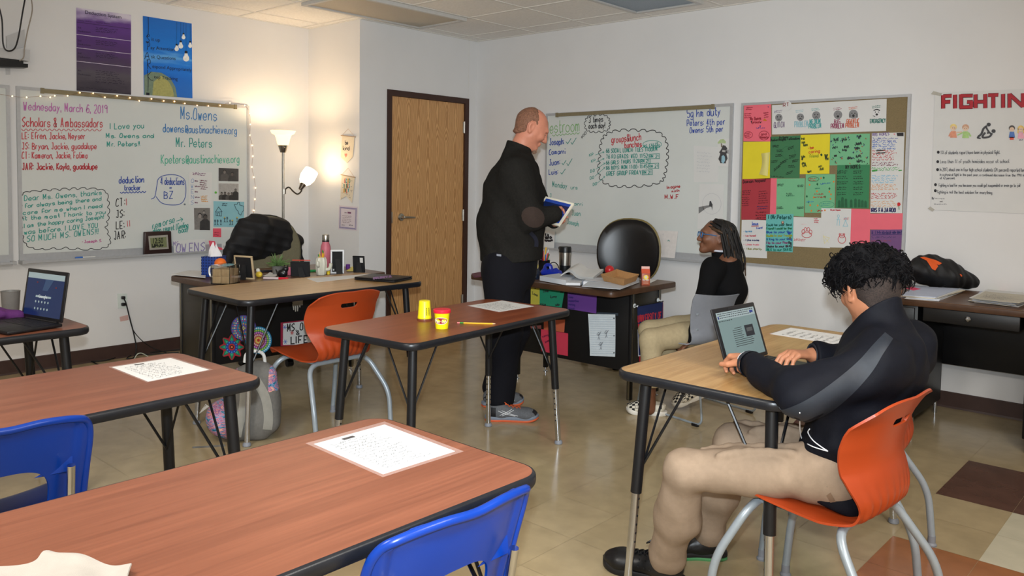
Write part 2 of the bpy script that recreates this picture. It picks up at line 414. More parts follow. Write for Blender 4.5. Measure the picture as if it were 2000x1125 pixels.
# ceiling: lay-in tiles, tee grid
M_tile = mat('ceiling_tile', (242, 239, 234), rough=.9, var=.05, scale=60, bump=.25, bscale=160, spec=.1)
M_tee = mat('white_tee_bar', (226, 222, 214), rough=.45, var=.02)
GX, GY, G = .7554, -.2613, .6096
ceil = struct(MB().box(XA-t, XB+t, YB-t, t, H, H+.06), 'ceiling', M_tile, smooth=False)
mb = MB()
for k in range(-3, 12):
    x = GX+k*G
    if XA < x < XB: mb.box(x-.012, x+.012, YB, 0, H-.004, H)
for k in range(0, 14):
    y = GY-k*G
    if y > YB: mb.box(XA, XB, y-.012, y+.012, H-.0045, H)
mb.box(XA, XB, -.02, 0, H-.005, H); mb.box(0, .02, YA, 0, H-.0052, H); mb.box(XA, 0, YA-.02, YA, H-.0055, H); mb.box(XA, XA+.02, YB, YA, H-.0053, H)
g_ = struct(mb, 'tee_grid', M_tee, ceil, smooth=False)
M_diff = mat('fixture_diffuser_lamplit', (186, 174, 152), rough=.35, var=.06, scale=90, bump=.5, bscale=400)  # warm glow of the floor lamp is put into this panel colour
M_diffb = mat('fixture_diffuser_reflection', (132, 150, 168), rough=.3, var=.06, scale=90, bump=.5, bscale=400)  # bluish reflection on the switched-off panel, painted as its base colour
M_fx = mat('fixture_frame', (196, 194, 190), rough=.35, var=.03)
def troffer(x0, x1, y0, y1, md, label):
    r = thing('ceiling_light', label, 'ceiling light', ((x0+x1)/2, (y0+y1)/2, H-.03)); 
    m_ = MB(); a, b = (x1-x0)/2-.013, (y1-y0)/2-.013; fw = .03
    m_.box(-a, a, -b, -b+fw, 0, .029).box(-a, a, b-fw, b, 0, .029).box(-a, -a+fw, -b+fw, b-fw, 0, .029).box(a-fw, a, -b+fw, b-fw, 0, .029)
    m_.build('frame', M_fx, r, smooth=False)
    MB().box(-a+fw, a-fw, -b+fw, b-fw, .012, .02).build('diffuser', md, r, smooth=False)
    return r
troffer(GX-G, GX, GY-3*G, GY-G, M_diff, 'unlit ceiling light with tan diffuser panel above the wooden door')
troffer(GX+2*G, GX+3*G, GY-2*G, GY, M_diffb, 'unlit ceiling light with blue-grey panel cut by the top edge of the photo')
# door
M_frame = mat('dark_brown_door_frame', (60, 36, 28), rough=.4, var=.06, scale=10)
M_steel = mat('brushed_steel', (176, 172, 164), rough=.3, metal=1.0, var=.05, scale=80)
def door_wood():
    m = bpy.data.materials.new('oak_veneer'); m.use_nodes = True; nt = m.node_tree; N = nt.nodes; K = nt.links; b = N['Principled BSDF']
    tc = N.new('ShaderNodeTexCoord'); sx = N.new('ShaderNodeSeparateXYZ'); K.new(tc.outputs['Object'], sx.inputs[0])
    def mth(op, a, bb=None, c=None):
        n = N.new('ShaderNodeMath'); n.operation = op
        for i, v in enumerate((a, bb, c)):
            if v is None: continue
            if hasattr(v, 'links'): K.new(v, n.inputs[i])
            else: n.inputs[i].default_value = v
        return n.outputs[0]
    y = sx.outputs[1]; z = sx.outputs[2]
    nz = N.new('ShaderNodeTexNoise'); nz.inputs['Scale'].default_value = 3.0; nz.inputs['Detail'].default_value = 3; K.new(tc.outputs['Object'], nz.inputs[0])
    fr = mth('PINGPONG', mth('ADD', y, 5.0), .058)                      # leaves of veneer, book-matched
    par = mth('MULTIPLY', mth('POWER', mth('DIVIDE', fr, .058), 1.6), .30)
    field = mth('ADD', mth('MULTIPLY', z, .42), mth('ADD', par, mth('MULTIPLY', nz.outputs['Fac'], .5)))
    wv = mth('SINE', mth('MULTIPLY', field, 70.0))
    mp = N.new('ShaderNodeMapping'); mp.inputs['Scale'].default_value = (200, 420, 6); K.new(tc.outputs['Object'], mp.inputs[0])
    n2 = N.new('ShaderNodeTexNoise'); n2.inputs['Scale'].default_value = 1; n2.inputs['Detail'].default_value = 2; K.new(mp.outputs[0], n2.inputs[0])
    f = mth('ADD', mth('MULTIPLY_ADD', wv, .17, .30), mth('MULTIPLY', n2.outputs['Fac'], .42))
    rp = N.new('ShaderNodeValToRGB'); rp.color_ramp.elements[0].position = .25; rp.color_ramp.elements[1].position = .75
    rp.color_ramp.elements[0].color = (*s2l((170, 120, 70)), 1); rp.color_ramp.elements[1].color = (*s2l((220, 172, 116)), 1)
    K.new(f, rp.inputs[0]); K.new(rp.outputs[0], b.inputs['Base Color']); b.inputs['Roughness'].default_value = .4
    return m
M_door = door_wood()
dr = thing('door_1', 'closed oak veneer door in a dark brown frame', 'door', (0, (D0+D1)/2, 0)); dr['kind'] = 'structure'
fw = .05; dc = (D0+D1)/2; hw = (D1-D0)/2
mb = MB().box(-.1, .012, -hw, -hw+fw, 0, DT).box(-.1, .012, hw-fw, hw, 0, DT).box(-.1, .012, -hw+fw, hw-fw, DT-fw, DT)
mb.box(-.1, -.055, -hw+fw, -hw+fw+.014, 0, DT-fw).box(-.1, -.055, hw-fw-.014, hw-fw, 0, DT-fw)
mb.build('door_frame', M_frame, dr, smooth=False)
leaf = MB().box(-.05, -.006, -hw+fw+.003, hw-fw-.003, .008, DT-fw-.003).build('door_leaf', M_door, dr, smooth=False)
def Dp(x, y, off=0): return atx(x, y, off)
hz = Dp(790, 424)[2]
mb = MB(); yy = Dp(784, 424)[1]-dc
mb.lathe([(.0, 0), (.033, 0), (.035, .004), (.03, .012), (.014, .014), (.012, .05), (.0, .052)], 20, (-.006, yy, hz), (1, 0, 0))
mb.tube(fillet([(.042, yy, hz), (.046, yy+.03, hz), (.046, yy+.12, hz-.004)], .02), [.011]*8+[.008], 8)
mb.build('door_handle', M_steel, leaf)
MB().rbox(-.003, .0015, -hw+fw+.004, -hw+fw+.022, hz-.05, hz+.05, .002).build('latch_plate', M_steel, leaf)
for py in (249, 420, 585):
    zz = Dp(908, py)[2]
    h_ = MB().cyl((.006, hw-fw-.004, zz-.055), (.006, hw-fw-.004, zz+.055), .0075, n=10); h_.box(-.004, .003, hw-fw-.018, hw-fw+.016, zz-.052, zz+.052)
    h_.build('hinge', M_steel, dr)
# ================================================================== FURNITURE
M_blk = mat('black_powder_coat', (16, 17, 20), rough=.38, var=.1, scale=50)
M_edge = mat('black_vinyl_edge', (22, 24, 29), rough=.34, var=.15, scale=30, bump=.05, bscale=300)
M_chr = mat('chrome', (206, 212, 222), rough=.16, metal=1.0, var=.04)
M_glide = mat('grey_plastic_glide', (128, 132, 140), rough=.5)
M_cherry = wood('cherry_laminate', (112, 65, 46), (138, 84, 61), 1, .8, rough=.36)
M_cherry2 = wood('cherry_laminate_dark', (116, 58, 34), (146, 80, 50), 1, .8, rough=.34)
M_oak = wood('oak_laminate', (150, 112, 66), (186, 150, 100), 1, 1.3, rough=.34)
M_hole = mat('dark_hole', (26, 24, 24), rough=.6)
def school_table(label, cx, cy, th, h, W, Ln, top, legs=((-1, -1), (1, -1), (1, 1), (-1, 1)), cut=.30, holes=True):
    r = thing('classroom_table', label, 'table', (cx, cy, 0), th)
    a, b = W/2, Ln/2; tt = .03
    mb = MB(); pr = [(0, h-tt), (.004, h-tt-.001), (.0085, h-tt*.8), (.0095, h-tt*.5), (.0085, h-tt*.2), (.005, h-.001), (0, h)]
    rings = [[(x, y, z) for x, y in rrect(-a-o, a+o, -b-o, b+o, .06+o, 7)] for o, z in pr]
    n = len(rings[0]); V = [p for q in rings for p in q]
    F = [(i*n+j, i*n+(j+1) % n, (i+1)*n+(j+1) % n, (i+1)*n+j) for i in range(len(rings)-1) for j in range(n)]
    mb.add(V, F)
    tp = MB(); tp.prism(rrect(-a, a, -b, b, .06, 7), h-tt, h); tpo = tp.build('tabletop', top, r, ang=30)
    mb.build('edge_band', M_edge, tpo, ang=60)
    ap = MB().box(-a+.09, a-.09, -b+.1, -b+.125, h-tt-.02, h-tt).box(-a+.09, a-.09, b-.125, b-.1, h-tt-.02, h-tt).box(-.012, .012, -b+.12, b-.12, h-tt-.016, h-tt)
    ap.build('steel_rails', M_blk, r, smooth=False)
    for sx, sy in legs:
        tpt = np.array([sx*(a-.075), sy*(b-.085), h-tt]); bot = np.array([sx*(a-.045), sy*(b-.04), 0.0])
        P = lambda z: tpt+(bot-tpt)*((tpt[2]-z)/tpt[2])
        lg = MB(); lg.tube([P(h-tt), P(cut)], .0195, 14); lg.lathe([(0, 0), (.045, 0), (.045, -.004), (.021, -.012)], 16, tuple(P(h-tt)), (0, 0, 1))
        lo = lg.build('leg', M_blk, r)
        ins = MB(); ins.tube([P(cut), P(.02)], .0145, 12, 0)
        d = (P(0)-P(1)); d = d/np.linalg.norm(d)
        if holes:
            # adjustment holes down the inner face of the tube
            for k in range(6):
                q = P(cut-.02-.03*k)
                for nn in ((-sx, 0), (0, -sy)):
                    nn = np.array([nn[0], nn[1], 0.]); ins.cyl(q+nn*.0130, q+nn*.0148, .0045, n=8, m=1)
        ins.build('leg_insert', [M_chr, M_hole], lo)
        ft = MB(); ft.lathe([(.0, 0), (.019, 0), (.022, .004), (.021, .014), (.014, .022), (.0, .022)], 14, (bot[0], bot[1], 0)); ft.build('foot_glide', M_glide, lo)
        br = MB()
        for dx, dy in ((-sx*.16, 0), (0, -sy*.16)):
            br.tube([P(cut+.10)+np.array([-sx*.015, -sy*.015, 0])*.8, tpt+np.array([dx, dy, -.002])], .0048, 6)
        br.build('brace_rods', M_blk, lo)
    return r
T_pd = school_table('cherry table carrying two small yellow clay tubs and a pencil', 2.715, -2.885, .085, .722, .57, 1.21, M_cherry2)
T_tan = school_table('light oak table set against the teacher desk, holding a closed laptop', 1.505, -2.905, -.006, .768, .635, 1.21, M_oak)
T_boy = school_table('light oak table at which the boy in the dark jacket types', 4.282, -2.715, 0.0, .76, .60, 1.29, M_oak, cut=.33)
T_fore = school_table('large cherry table across the foreground with a white sheet taped on', 4.086, -4.837, -.009, .74, .60, 1.21, M_cherry)
T_left = school_table('cherry table at the left with a white sheet near its corner', 2.905, -4.828, .03, .735, .585, 1.21, M_cherry)
T_goog = school_table('cherry table by the left wall under the open laptop with a blue screen', 1.588, -4.876, .008, .74, .60, 1.21, M_cherry)

# ---- steel teacher desks
M_desk = mat('black_steel_desk', (13, 13, 15), rough=.42, var=.08, scale=20)
M_walnut = wood('walnut_laminate', (82, 56, 38), (116, 82, 56), 0, 1.0, rough=.34)
M_wedge = mat('walnut_edge', (74, 50, 34), rough=.4, var=.15, scale=20)
M_endp = mat('bronze_steel_panel', (44, 40, 32), rough=.4, var=.08, scale=20)
M_strip = mat('steel_corner_strip', (150, 146, 132), rough=.3, metal=1.0)
def teacher_desk(label, loc, rz, Ln, Dp_, h, over, bl, zb=.21):
    """front (overhang) faces local -y"""
    r = thing('teacher_desk', label, 'desk', loc, rz); a, b = Ln/2, Dp_/2
    mb = MB(); mb.prism(rrect(-a, a, -b, b, .035, 5), h-.003, h)
    to = mb.build('desktop', M_walnut, r, ang=30)
    pr = [(0, h-.034), (.003, h-.034), (.006, h-.028), (.006, h-.006), (.003, h-.001), (0, h-.0005)]
    rings = [[(x, y, z) for x, y in rrect(-a-o, a+o, -b-o, b+o, .035+o, 5)] for o, z in pr]; n = len(rings[0])
    e = MB(); e.add([p for q in rings for p in q], [(i*n+j, i*n+(j+1) % n, (i+1)*n+(j+1) % n, (i+1)*n+j) for i in range(len(rings)-1) for j in range(n)])
    e.add(rings[0], [tuple(reversed(range(n)))]); e.build('desktop_edge', M_wedge, to)
    y0, y1 = -b+over, b-.02; x0, x1 = -bl/2, bl/2; zt = h-.035
    MB().rbox(x0+.02, x1-.02, y0, y0+.02, zb, zt, .003).build('modesty_panel', M_desk, r)
    for s in (-1, 1):
        xx = x0 if s < 0 else x1-.02
        p = MB().rbox(xx, xx+.02, y0+.03, y1-.03, zb, zt, .003).build('side_panel', M_endp, r)
        q = MB().rbox(x0+.02 if s < 0 else x1-.40, x0+.40 if s < 0 else x1-.02, y0+.05, y1-.02, zb+.02, zt, .004).build('drawer_pedestal', M_desk, r)
        for k, (z0, z1) in enumerate(((.24, .40), (.41, .56), (.57, .69))):
            xl = x0+.03 if s < 0 else x1-.39
            d = MB().rbox(xl, xl+.36, y1-.02, y1-.002, z0, z1, .003).build('drawer', M_desk, q)
        for yy in (y0, y1-.03):
            lg = MB().rbox(xx-.004, xx+.024, yy, yy+.03, .03, zt, .004)
            lo = lg.build('leg', M_desk, r)
            st = MB().box(xx-.0055 if s < 0 else xx+.0245, xx-.004 if s < 0 else xx+.0255, yy+.004, yy+.016, zb-.04, zt-.01).box(xx+.004, xx+.018, yy-.0012 if yy == y0 else yy+.03, yy if yy == y0 else yy+.0312, .035, zb)
            st.build('steel_strip', M_strip, lo, smooth=False)
            MB().lathe([(0, 0), (.016, 0), (.016, .006), (.006, .01), (.006, .035), (0, .035)], 12, (xx+.01, yy+.015, 0)).build('levelling_foot', M_chr, lo)
    return r
DL = teacher_desk('black steel teacher desk with walnut top in the lamp-lit corner', (.745, -2.615, 0), math.pi/2, 1.19, .75, .742, .30, 1.08)
DR = teacher_desk('black steel teacher desk with coloured paper signs on its front', (2.28, -1.41, 0), 0, 1.17, .72, .76, .36, .96)
# desk along the right wall (its drawer side faces the room)
r = thing('wall_desk', 'black steel desk with walnut top along the right wall', 'desk', (4.75, -.385, 0)); h = .76
x0, x1 = -.87, .87; b = .355
mb = MB().prism(rrect(x0, x1, -b, b, .02, 4), h-.003, h); to = mb.build('desktop', M_walnut, r, ang=30)
MB().rbox(x0-.004, x1+.004, -b-.004, b+.004, h-.036, h-.002, .004).build('desktop_edge', M_wedge, to)
MB().rbox(x0+.05, x1-.05, b-.10, b-.08, .30, h-.036, .003).build('modesty_panel', M_desk, r)
kd = MB().rbox(-.5, -.03, -b+.012, -b+.45, h-.115, h-.037, .004).build('centre_drawer', M_desk, r)
def kn(x, z, par):
    MB().lathe([(.006, 0), (.006, .01), (.013, .014), (.014, .02), (.009, .026), (0, .027)], 14, (x, -b+.012, z), (0, -1, 0)).build('knob', M_chr, par)
for px, pl in ((0.0, .46), (-.86, .33)):
    p = MB().rbox(px, px+pl, -b+.03, b-.12, .08, h-.037, .004).build('drawer_pedestal', M_desk, r)
    for z0, z1 in ((.58, .71), (.37, .57), (.10, .36)):
        d = MB().rbox(px+.015, px+pl-.015, -b+.012, -b+.03, z0, z1, .003).build('drawer', M_desk, p)
        kn(px+pl/2, (z0+z1)/2, p)
    for sx in (px+.02, px+pl-.02):
        for sy in (-b+.06, b-.16): MB().cyl((sx, sy, 0), (sx, sy, .08), .012, n=10).build('foot', M_chr, p)
kn(-.27, h-.075, kd)

# ---- orange shell chairs
M_or = mat('orange_plastic_shell', (160, 60, 23), rough=.36, var=.03, scale=12, bump=.04, bscale=500)
M_leg = mat('silver_grey_frame', (150, 160, 168), rough=.36, var=.04, metal=.25)
def shell_chair(label, loc, ang, M_s=None, group=None):
    """facing local +y"""
    r = thing('shell_chair', label, 'chair', loc, ang-math.pi/2, group)
    prof = smooth_path([(.235, .425), (.215, .452), (.13, .452), (0, .438), (-.10, .432), (-.165, .445), (-.198, .49), (-.195, .55), (-.185, .61), (-.195, .68), (-.222, .75), (-.25, .81)], 6)
    prof = np.array(prof); ln = np.r_[0, np.cumsum(np.linalg.norm(np.diff(prof, axis=0), axis=1))]; ln /= ln[-1]
    def wid(v): return np.interp(v, [0, .06, .2, .40, .50, .57, .66, .8, .92, 1.0], [.185, .215, .222, .205, .172, .168, .20, .232, .226, .20])
    def pt(u, v, cut=True):
        y = np.interp(v, ln, prof[:, 0]); z = np.interp(v, ln, prof[:, 1]); s = 2*u-1; x = s*wid(v)
        # dished seat, wrapped back
        seat = max(0, 1-v/.42); back = min(1, max(0, (v-.5)/.2))
        z += seat*.016*abs(s)**2.2*(1 if v > .05 else .3); 
        y += back*.055*abs(s)**2*(1-.5*max(0, (v-.9)/.1)); z -= .03*max(0, (v-.86)/.14)*abs(s)**3+.012*max(0, (v-.9)/.1)*(1-abs(s))**.8*0.9
        rib = math.exp(-((v-.53)/.085)**2); y -= rib*.0075*(.5+.5*math.cos(u*2*math.pi*9))*(1 if abs(s) < .93 else 0)
        y += max(0, .5-abs(v-.5))*0.0
        return np.array([x, y, z])
    nu, nv = 60, 90; W = nv+1
    # slot for the hand hold
    sc_u, sc_v, hu, hv = .5, .885, .115, .016
    UV = np.array([[(i/nu, j/nv) for j in range(nv+1)] for i in range(nu+1)])
    inside = lambda u, v: (max(0, abs(u-sc_u)-(hu-.03))/.03)**2+((v-sc_v)/hv)**2 < 1
    faces = []; used = {}
    for i in range(nu):
        for j in range(nv):
            cu, cv = (i+.5)/nu, (j+.5)/nv
            if inside(cu, cv): continue
            faces.append((i*W+j, i*W+j+1, (i+1)*W+j+1, (i+1)*W+j))
    P = np.array([pt(*UV[i, j]) for i in range(nu+1) for j in range(nv+1)])
    bmm = bmesh.new(); vs = [bmm.verts.new(p) for p in P]
    for f in faces: bmm.faces.new([vs[k] for k in f])
    for v_ in list(bmm.verts):
        if not v_.link_faces: bmm.verts.remove(v_)
    bmm.normal_update()
    bmesh.ops.smooth_vert(bmm, verts=[v_ for v_ in bmm.verts if v_.is_boundary and .69 < v_.co.z < .79 and abs(v_.co.x) < .08], factor=.6, use_axis_x=True, use_axis_y=True, use_axis_z=True)
    bmesh.ops.solidify(bmm, geom=list(bmm.faces), thickness=.007)
    m_ = MB().bm(bmm); bmm.free(); m_.build('seat_shell', M_s or M_or, r, ang=50)
    # two bent-tube leg frames and an under-seat plate
    MB().rbox(-.15, .15, -.10, .16, .405, .422, .006).build('seat_plate', M_leg, r)
    for nm, y, dy in (('front_legs', .15, .07), ('rear_legs', -.12, -.10)):
        ps = [(-.245, y+dy*1.5, .035), (-.25, y+dy*1.3, .22), (-.19, y, .412), (.19, y, .412), (.25, y+dy*1.3, .22), (.245, y+dy*1.5, .035)]
        lo = MB().tube(fillet(ps, .07, 6), .0135, 12).build(nm, M_leg, r)
        for s in (-1, 1):
            MB().cyl((s*.245, y+dy*1.5, .012), (s*.245, y+dy*1.5, .04), .0145, n=12).lathe([(0, 0), (.019, 0), (.02, .006), (.014, .014), (0, .014)], 12, (s*.245, y+dy*1.5, 0)).build('foot_glide', M_glide, lo)
    return r
C_or = shell_chair('orange shell chair turned away, tucked under the light oak table', (1.83, -3.03, 0), math.radians(181))
C_boy = shell_chair('orange shell chair the boy in the dark jacket sits on', (4.63, -3.13, 0), math.radians(175))
C_next = shell_chair('orange shell chair mostly hidden behind the seated boy', (4.49, -2.52, 0), math.radians(190))
# ================================================================== LEFT WALL, LAMP CORNER
class Ink:
    """marks on one surface, gathered into a single mesh with one slot per colour"""
    def __init__(s, pl, off, tf=(0, 0, 1.0)): s.pl = pl; s.off = off; s.tf = tf; s.mb = MB(); s.mats = []; s.keys = {}
    def k(s, rgb):
        if rgb not in s.keys: s.keys[rgb] = len(s.mats); s.mats.append(ink(rgb))
        return s.keys[rgb]
    def p(s, x, y): return s.tf[0]+x/s.tf[2], s.tf[1]+y/s.tf[2]
    def t(s, rgb, txt, x0, y0, x1, y1, h, w=1.5): hand(s.mb, txt, s.pl, *s.p(x0, y0), *s.p(x1, y1), h/s.tf[2], w, s.off, s.k(rgb)); return s
    def l(s, rgb, pts, w=1.3, sm=True, closed=False): draw(s.mb, s.pl, [s.p(*q) for q in pts], w, s.off, s.k(rgb), sm, closed); return s
    def f(s, rgb, pts, d=0.0):      # filled shape
        P = [s.pl(*s.p(*q), s.off+d) for q in pts]; s.mb.add(P, [tuple(range(len(P)))], s.k(rgb)); return s
    def dot(s, rgb, x, y, rx, ry=None, d=0.0, n=14):
        ry = ry or rx; return s.f(rgb, [(x+rx*math.cos(2*math.pi*i/n), y+ry*math.sin(2*math.pi*i/n)) for i in range(n)], d)
    def ring(s, rgb, x, y, rx, ry=None, w=1.2):
        ry = ry or rx; return s.l(rgb, [(x+rx*math.cos(2*math.pi*i/14), y+ry*math.sin(2*math.pi*i/14)) for i in range(14)], w, True, True)
    def sc(s, rgb, quad, rows, w=1.0, fill=.9, amp=.3, seed=0): scribble(s.mb, s.pl, [s.p(*q) for q in quad], rows, w*.75, s.off, s.k(rgb), fill=fill, amp=amp, seed=seed); return s
    def pr(s, rgb, txt, x0, y0, x1, y1, h, bold=.0):
        q = printed(txt, s.pl, *s.p(x0, y0), *s.p(x1, y1), h/s.tf[2], None, None, None, s.off, bold)
        s.mb.add(q.v, q.f, s.k(rgb)); return s
    def wave(s, rgb, x0, y0, x1, y1, n, a, w=1.3): return s.l(rgb, [(x0+(x1-x0)*i/(2*n), y0+(y1-y0)*i/(2*n)+(a if i % 2 else -a)) for i in range(2*n+1)], w)
    def build(s, name, parent, label=None):
        if not s.mb.v: return None
        o = s.mb.build(name, s.mats, parent, smooth=False, world=True)
        if label: o['label'] = label
        return o
M_paper = mat('white_paper', (218, 218, 216), rough=.7, var=.02, scale=8)
def pmat(rgb, rough=.7): return mat('paper_%d_%d_%d' % rgb, rgb, rough=rough, var=.03, scale=10)
def paper(name, label, cat, pl, quad, off=.002, m=None, t=.0006, group=None, curl=0.0):
    c = [pl(*q, off) for q in quad]; n = pl.n
    def fn(u, v):
        p = (c[0]*(1-u)+c[1]*u)*(1-v)+(c[3]*(1-u)+c[2]*u)*v
        return p+n*curl*((2*u-1)**2*.5+(2*v-1)**4*.5)
    mb = MB(); mb.sheet(fn, 8 if curl else 1, 8 if curl else 1, t)
    # keep the printed face outwards
    o = one(mb, name, m or M_paper, label, cat, group=group, smooth=bool(curl)); return o
def flatface(pl, quad, off, t=.0006): return MB().prism3([pl(*q, off) for q in quad], pl.n, t)

M_wb = mat('whiteboard_enamel', (214, 218, 215), rough=.10, var=.015, scale=4, spec=.5)
M_alu = mat('anodised_aluminium', (186, 188, 191), rough=.38, metal=.3, var=.04, scale=40)
M_rail = mat('bronze_map_rail', (142, 132, 104), rough=.35, metal=.35, var=.06)
M_cork = mat('tan_cork', (132, 116, 84), rough=.9, var=.12, scale=220, bump=.3, bscale=300)
def wall_board(name, label, cat, P, u0, u1, z0, z1, surf, sname, rail=None, tray=True, fw=.022):
    """P(u,z,d) -> point d metres off the wall"""
    r = thing(name, label, cat, P((u0+u1)/2, z0, 0))
    def bar(mb, a0, a1, b0, b1, d0, d1, m=0):
        v = [P(u, z, d) for d in (d0, d1) for z in (b0, b1) for u in (a0, a1)]
        f = [(0, 2, 3, 1), (4, 5, 7, 6), (0, 1, 5, 4), (2, 6, 7, 3), (0, 4, 6, 2), (1, 3, 7, 5)]
        if np.cross(v[1]-v[0], v[2]-v[0]) @ (v[4]-v[0]) < 0: f = [q[::-1] for q in f]
        mb.add(v, f, m); return mb
    r_ = bar(MB(), u0+.004, u1-.004, z0+.004, z1-.004, .001, .016); r_.build(sname, surf, r, smooth=False, world=True)
    f = MB()
    for a in ((u0, u1, z1-fw, z1), (u0, u1, z0, z0+fw), (u0, u0+fw, z0+fw, z1-fw), (u1-fw, u1, z0+fw, z1-fw)): bar(f, *a, .0, .021)
    f.build('frame', M_alu, r, smooth=False, world=True)
    if rail:
        q = bar(MB(), rail[0], rail[1], z1-fw-.012, z1-.004, .021, .034); bar(q, rail[0]-.012, rail[0]+.01, z1-fw-.016, z1, .02, .038); bar(q, rail[1]-.01, rail[1]+.012, z1-fw-.016, z1, .02, .038)
        q.build('map_rail', M_rail, r, smooth=False, world=True)
    if tray:
        q = bar(MB(), u0, u1, z0-.012, z0-.004, 0, .085); bar(q, u0, u1, z0-.004, z0+.004, .078, .085); bar(q, u0, u1, z0-.004, z0+.05, .021, .024)
        bar(q, u0-.004, u0+.02, z0-.016, z0+.008, 0, .09); bar(q, u1-.02, u1+.004, z0-.016, z0+.008, 0, .09)
        q.build('marker_tray', M_alu, r, smooth=False, world=True)
    return r
PLw = lambda u, z, d: np.array([XA+d, u, z])
PRw = lambda u, z, d: np.array([u, -d, z])
WB = wall_board('whiteboard', 'whiteboard with coloured handwriting and fairy lights behind the teacher chair', 'whiteboard', PLw, -3.757, -2.003, .785, 1.992, M_wb, 'writing_surface', rail=(L(80, 178)[1], L(456, 206)[1]))
WB2 = wall_board('whiteboard', 'whiteboard cut off by the left edge of the photo', 'whiteboard', PLw, -5.6, L(21, 400)[1], .785, 1.992, M_wb, 'writing_surface')
# --- writing
red, pink, teal, blu, blk, lblu, mag, lteal = (196, 62, 72), (190, 112, 176), (44, 150, 138), (48, 76, 160), (34, 32, 36), (58, 124, 186), (190, 60, 140), (86, 178, 150)
k = Ink(L, .0175, (0, 170, 3.124))
k.t(pink, 'Wednesday, March 6, 2019', 145, 140, 655, 160, 52, 1.7)
k.t(red, 'Scholars & Ambassadors', 135, 242, 628, 246, 58, 1.7).wave(red, 130, 261, 620, 263, 17, 6)
k.t(red, 'LE: Efren, Jackie, Neyser', 133, 316, 520, 318, 40).t(red, 'JS: Bryan, Jackie, guadalupe', 134, 380, 590, 378, 40).t(red, 'CT: Kameron, Jackie, Fatima', 135, 436, 535, 434, 40)
k.t((178, 36, 50), 'JAR: Jackie, Kayla, guadalupe', 136, 505, 595, 502, 40, 1.8); k.build('marker_writing', WB, 'pink and red list of names at the upper left')
k = Ink(L, .0175, (0, 170, 3.124))
k.t(teal, 'I Love you', 672, 258, 880, 250, 36).t(teal, 'Ms. Owens and', 648, 310, 940, 310, 27).t(teal, 'Mr. Peters!!', 655, 363, 855, 360, 30); k.build('marker_writing', WB, 'three teal lines beginning I Love you')
k = Ink(L, .0175, (0, 170, 3.124))
k.t(blu, 'deduction', 727, 588, 880, 582, 42, 1.7).t(blu, 'tracker', 760, 631, 858, 628, 32, 1.7).wave(blu, 733, 645, 890, 640, 8, 4, 1.6)
for tx, y0, y1, x1 in (('CT:', 728, 722, 764), ('JS:', 798, 792, 760), ('LE:', 868, 862, 760), ('JAR:', 930, 922, 768)): k.t(blk, tx, 708 if len(tx) < 4 else 695, y0, x1, y1, 46, 1.6)
k.l(red, [(772, 722), (770, 680)], 1.2).l(red, [(780, 852), (776, 815)], 1.2).l(red, [(792, 850), (790, 813)], 1.2); k.build('marker_writing', WB, 'blue heading over a black tally list')
k = Ink(L, .0175, (0, 170, 3.124))
k.l(blk, scallop([(140, 655), (240, 640), (340, 632), (440, 628), (540, 625), (640, 640), (655, 720), (655, 800), (640, 860), (668, 930), (640, 975), (520, 985), (380, 975), (260, 985), (170, 965), (140, 880), (140, 780)], 30, 13), 1.5, True, True)
for tx, a, b, h in (('Dear Ms. Owens, thanks', (148, 695), (622, 657), 32), ('for always being there and', (152, 738), (620, 692), 26), ('care for me when I need', (142, 780), (625, 735), 26), ('it the most Thank to you', (145, 814), (645, 772), 26), ('I am the happy caring Joseph!', (148, 860), (635, 802), 26), ('was before. I LOVE YOU', (148, 900), (598, 856), 30), ('SO MUCH MS. OWENS!!!', (165, 945), (602, 896), 36)):
    k.t(teal, tx, *a, *b, h, 1.4)
k.t(mag, '-Joseph S.', 500, 952, 622, 945, 17, 1.0); k.build('marker_writing', WB, 'teal thank-you note inside a black cloud outline')
k = Ink(L, .0175, (300, 180, 3.214))
k.t(lblu, 'Ms.Owens', 170, 170, 398, 180, 76, 1.7).t(lblu, 'dowens@austinachieve.org', 60, 250, 523, 264, 52, 1.6).t(teal, 'Mr. Peters', 142, 345, 368, 347, 58, 1.6).t(lteal, 'Kpeters@austinachieve.org', 48, 448, 540, 444, 56, 1.6); k.build('marker_writing', WB, 'blue and green names and addresses at the upper right')
k = Ink(L, .0175, (300, 180, 3.214))
k.l(blu, [(-15, 672), (8, 655), (20, 590), (30, 545), (70, 522), (140, 520), (190, 545), (202, 590), (198, 660), (170, 700), (110, 708), (50, 695), (15, 655)], 1.4).t(blu, '4 deductions', 45, 580, 194, 582, 46, 1.4).t(blu, '=', 98, 610, 122, 610, 22, 1.4).t(blu, 'BZ', 65, 670, 124, 668, 46, 1.5); k.build('marker_writing', WB, 'blue speech bubble')
k = Ink(L, .0175)
k.t(teal, 'remorse', 298, 448, 342, 434, 14, 1.5).l(teal, [(344, 432), (357, 428)], 1.3).l(teal, [(352, 425), (357, 428), (354, 433)], 1.3, False).t(teal, 'deep regret (feeling', 299, 456, 368, 444, 11, 1.4).t(teal, 'bad)', 349, 456, 367, 452, 11, 1.4); k.build('marker_writing', WB, 'teal definition low on the board')
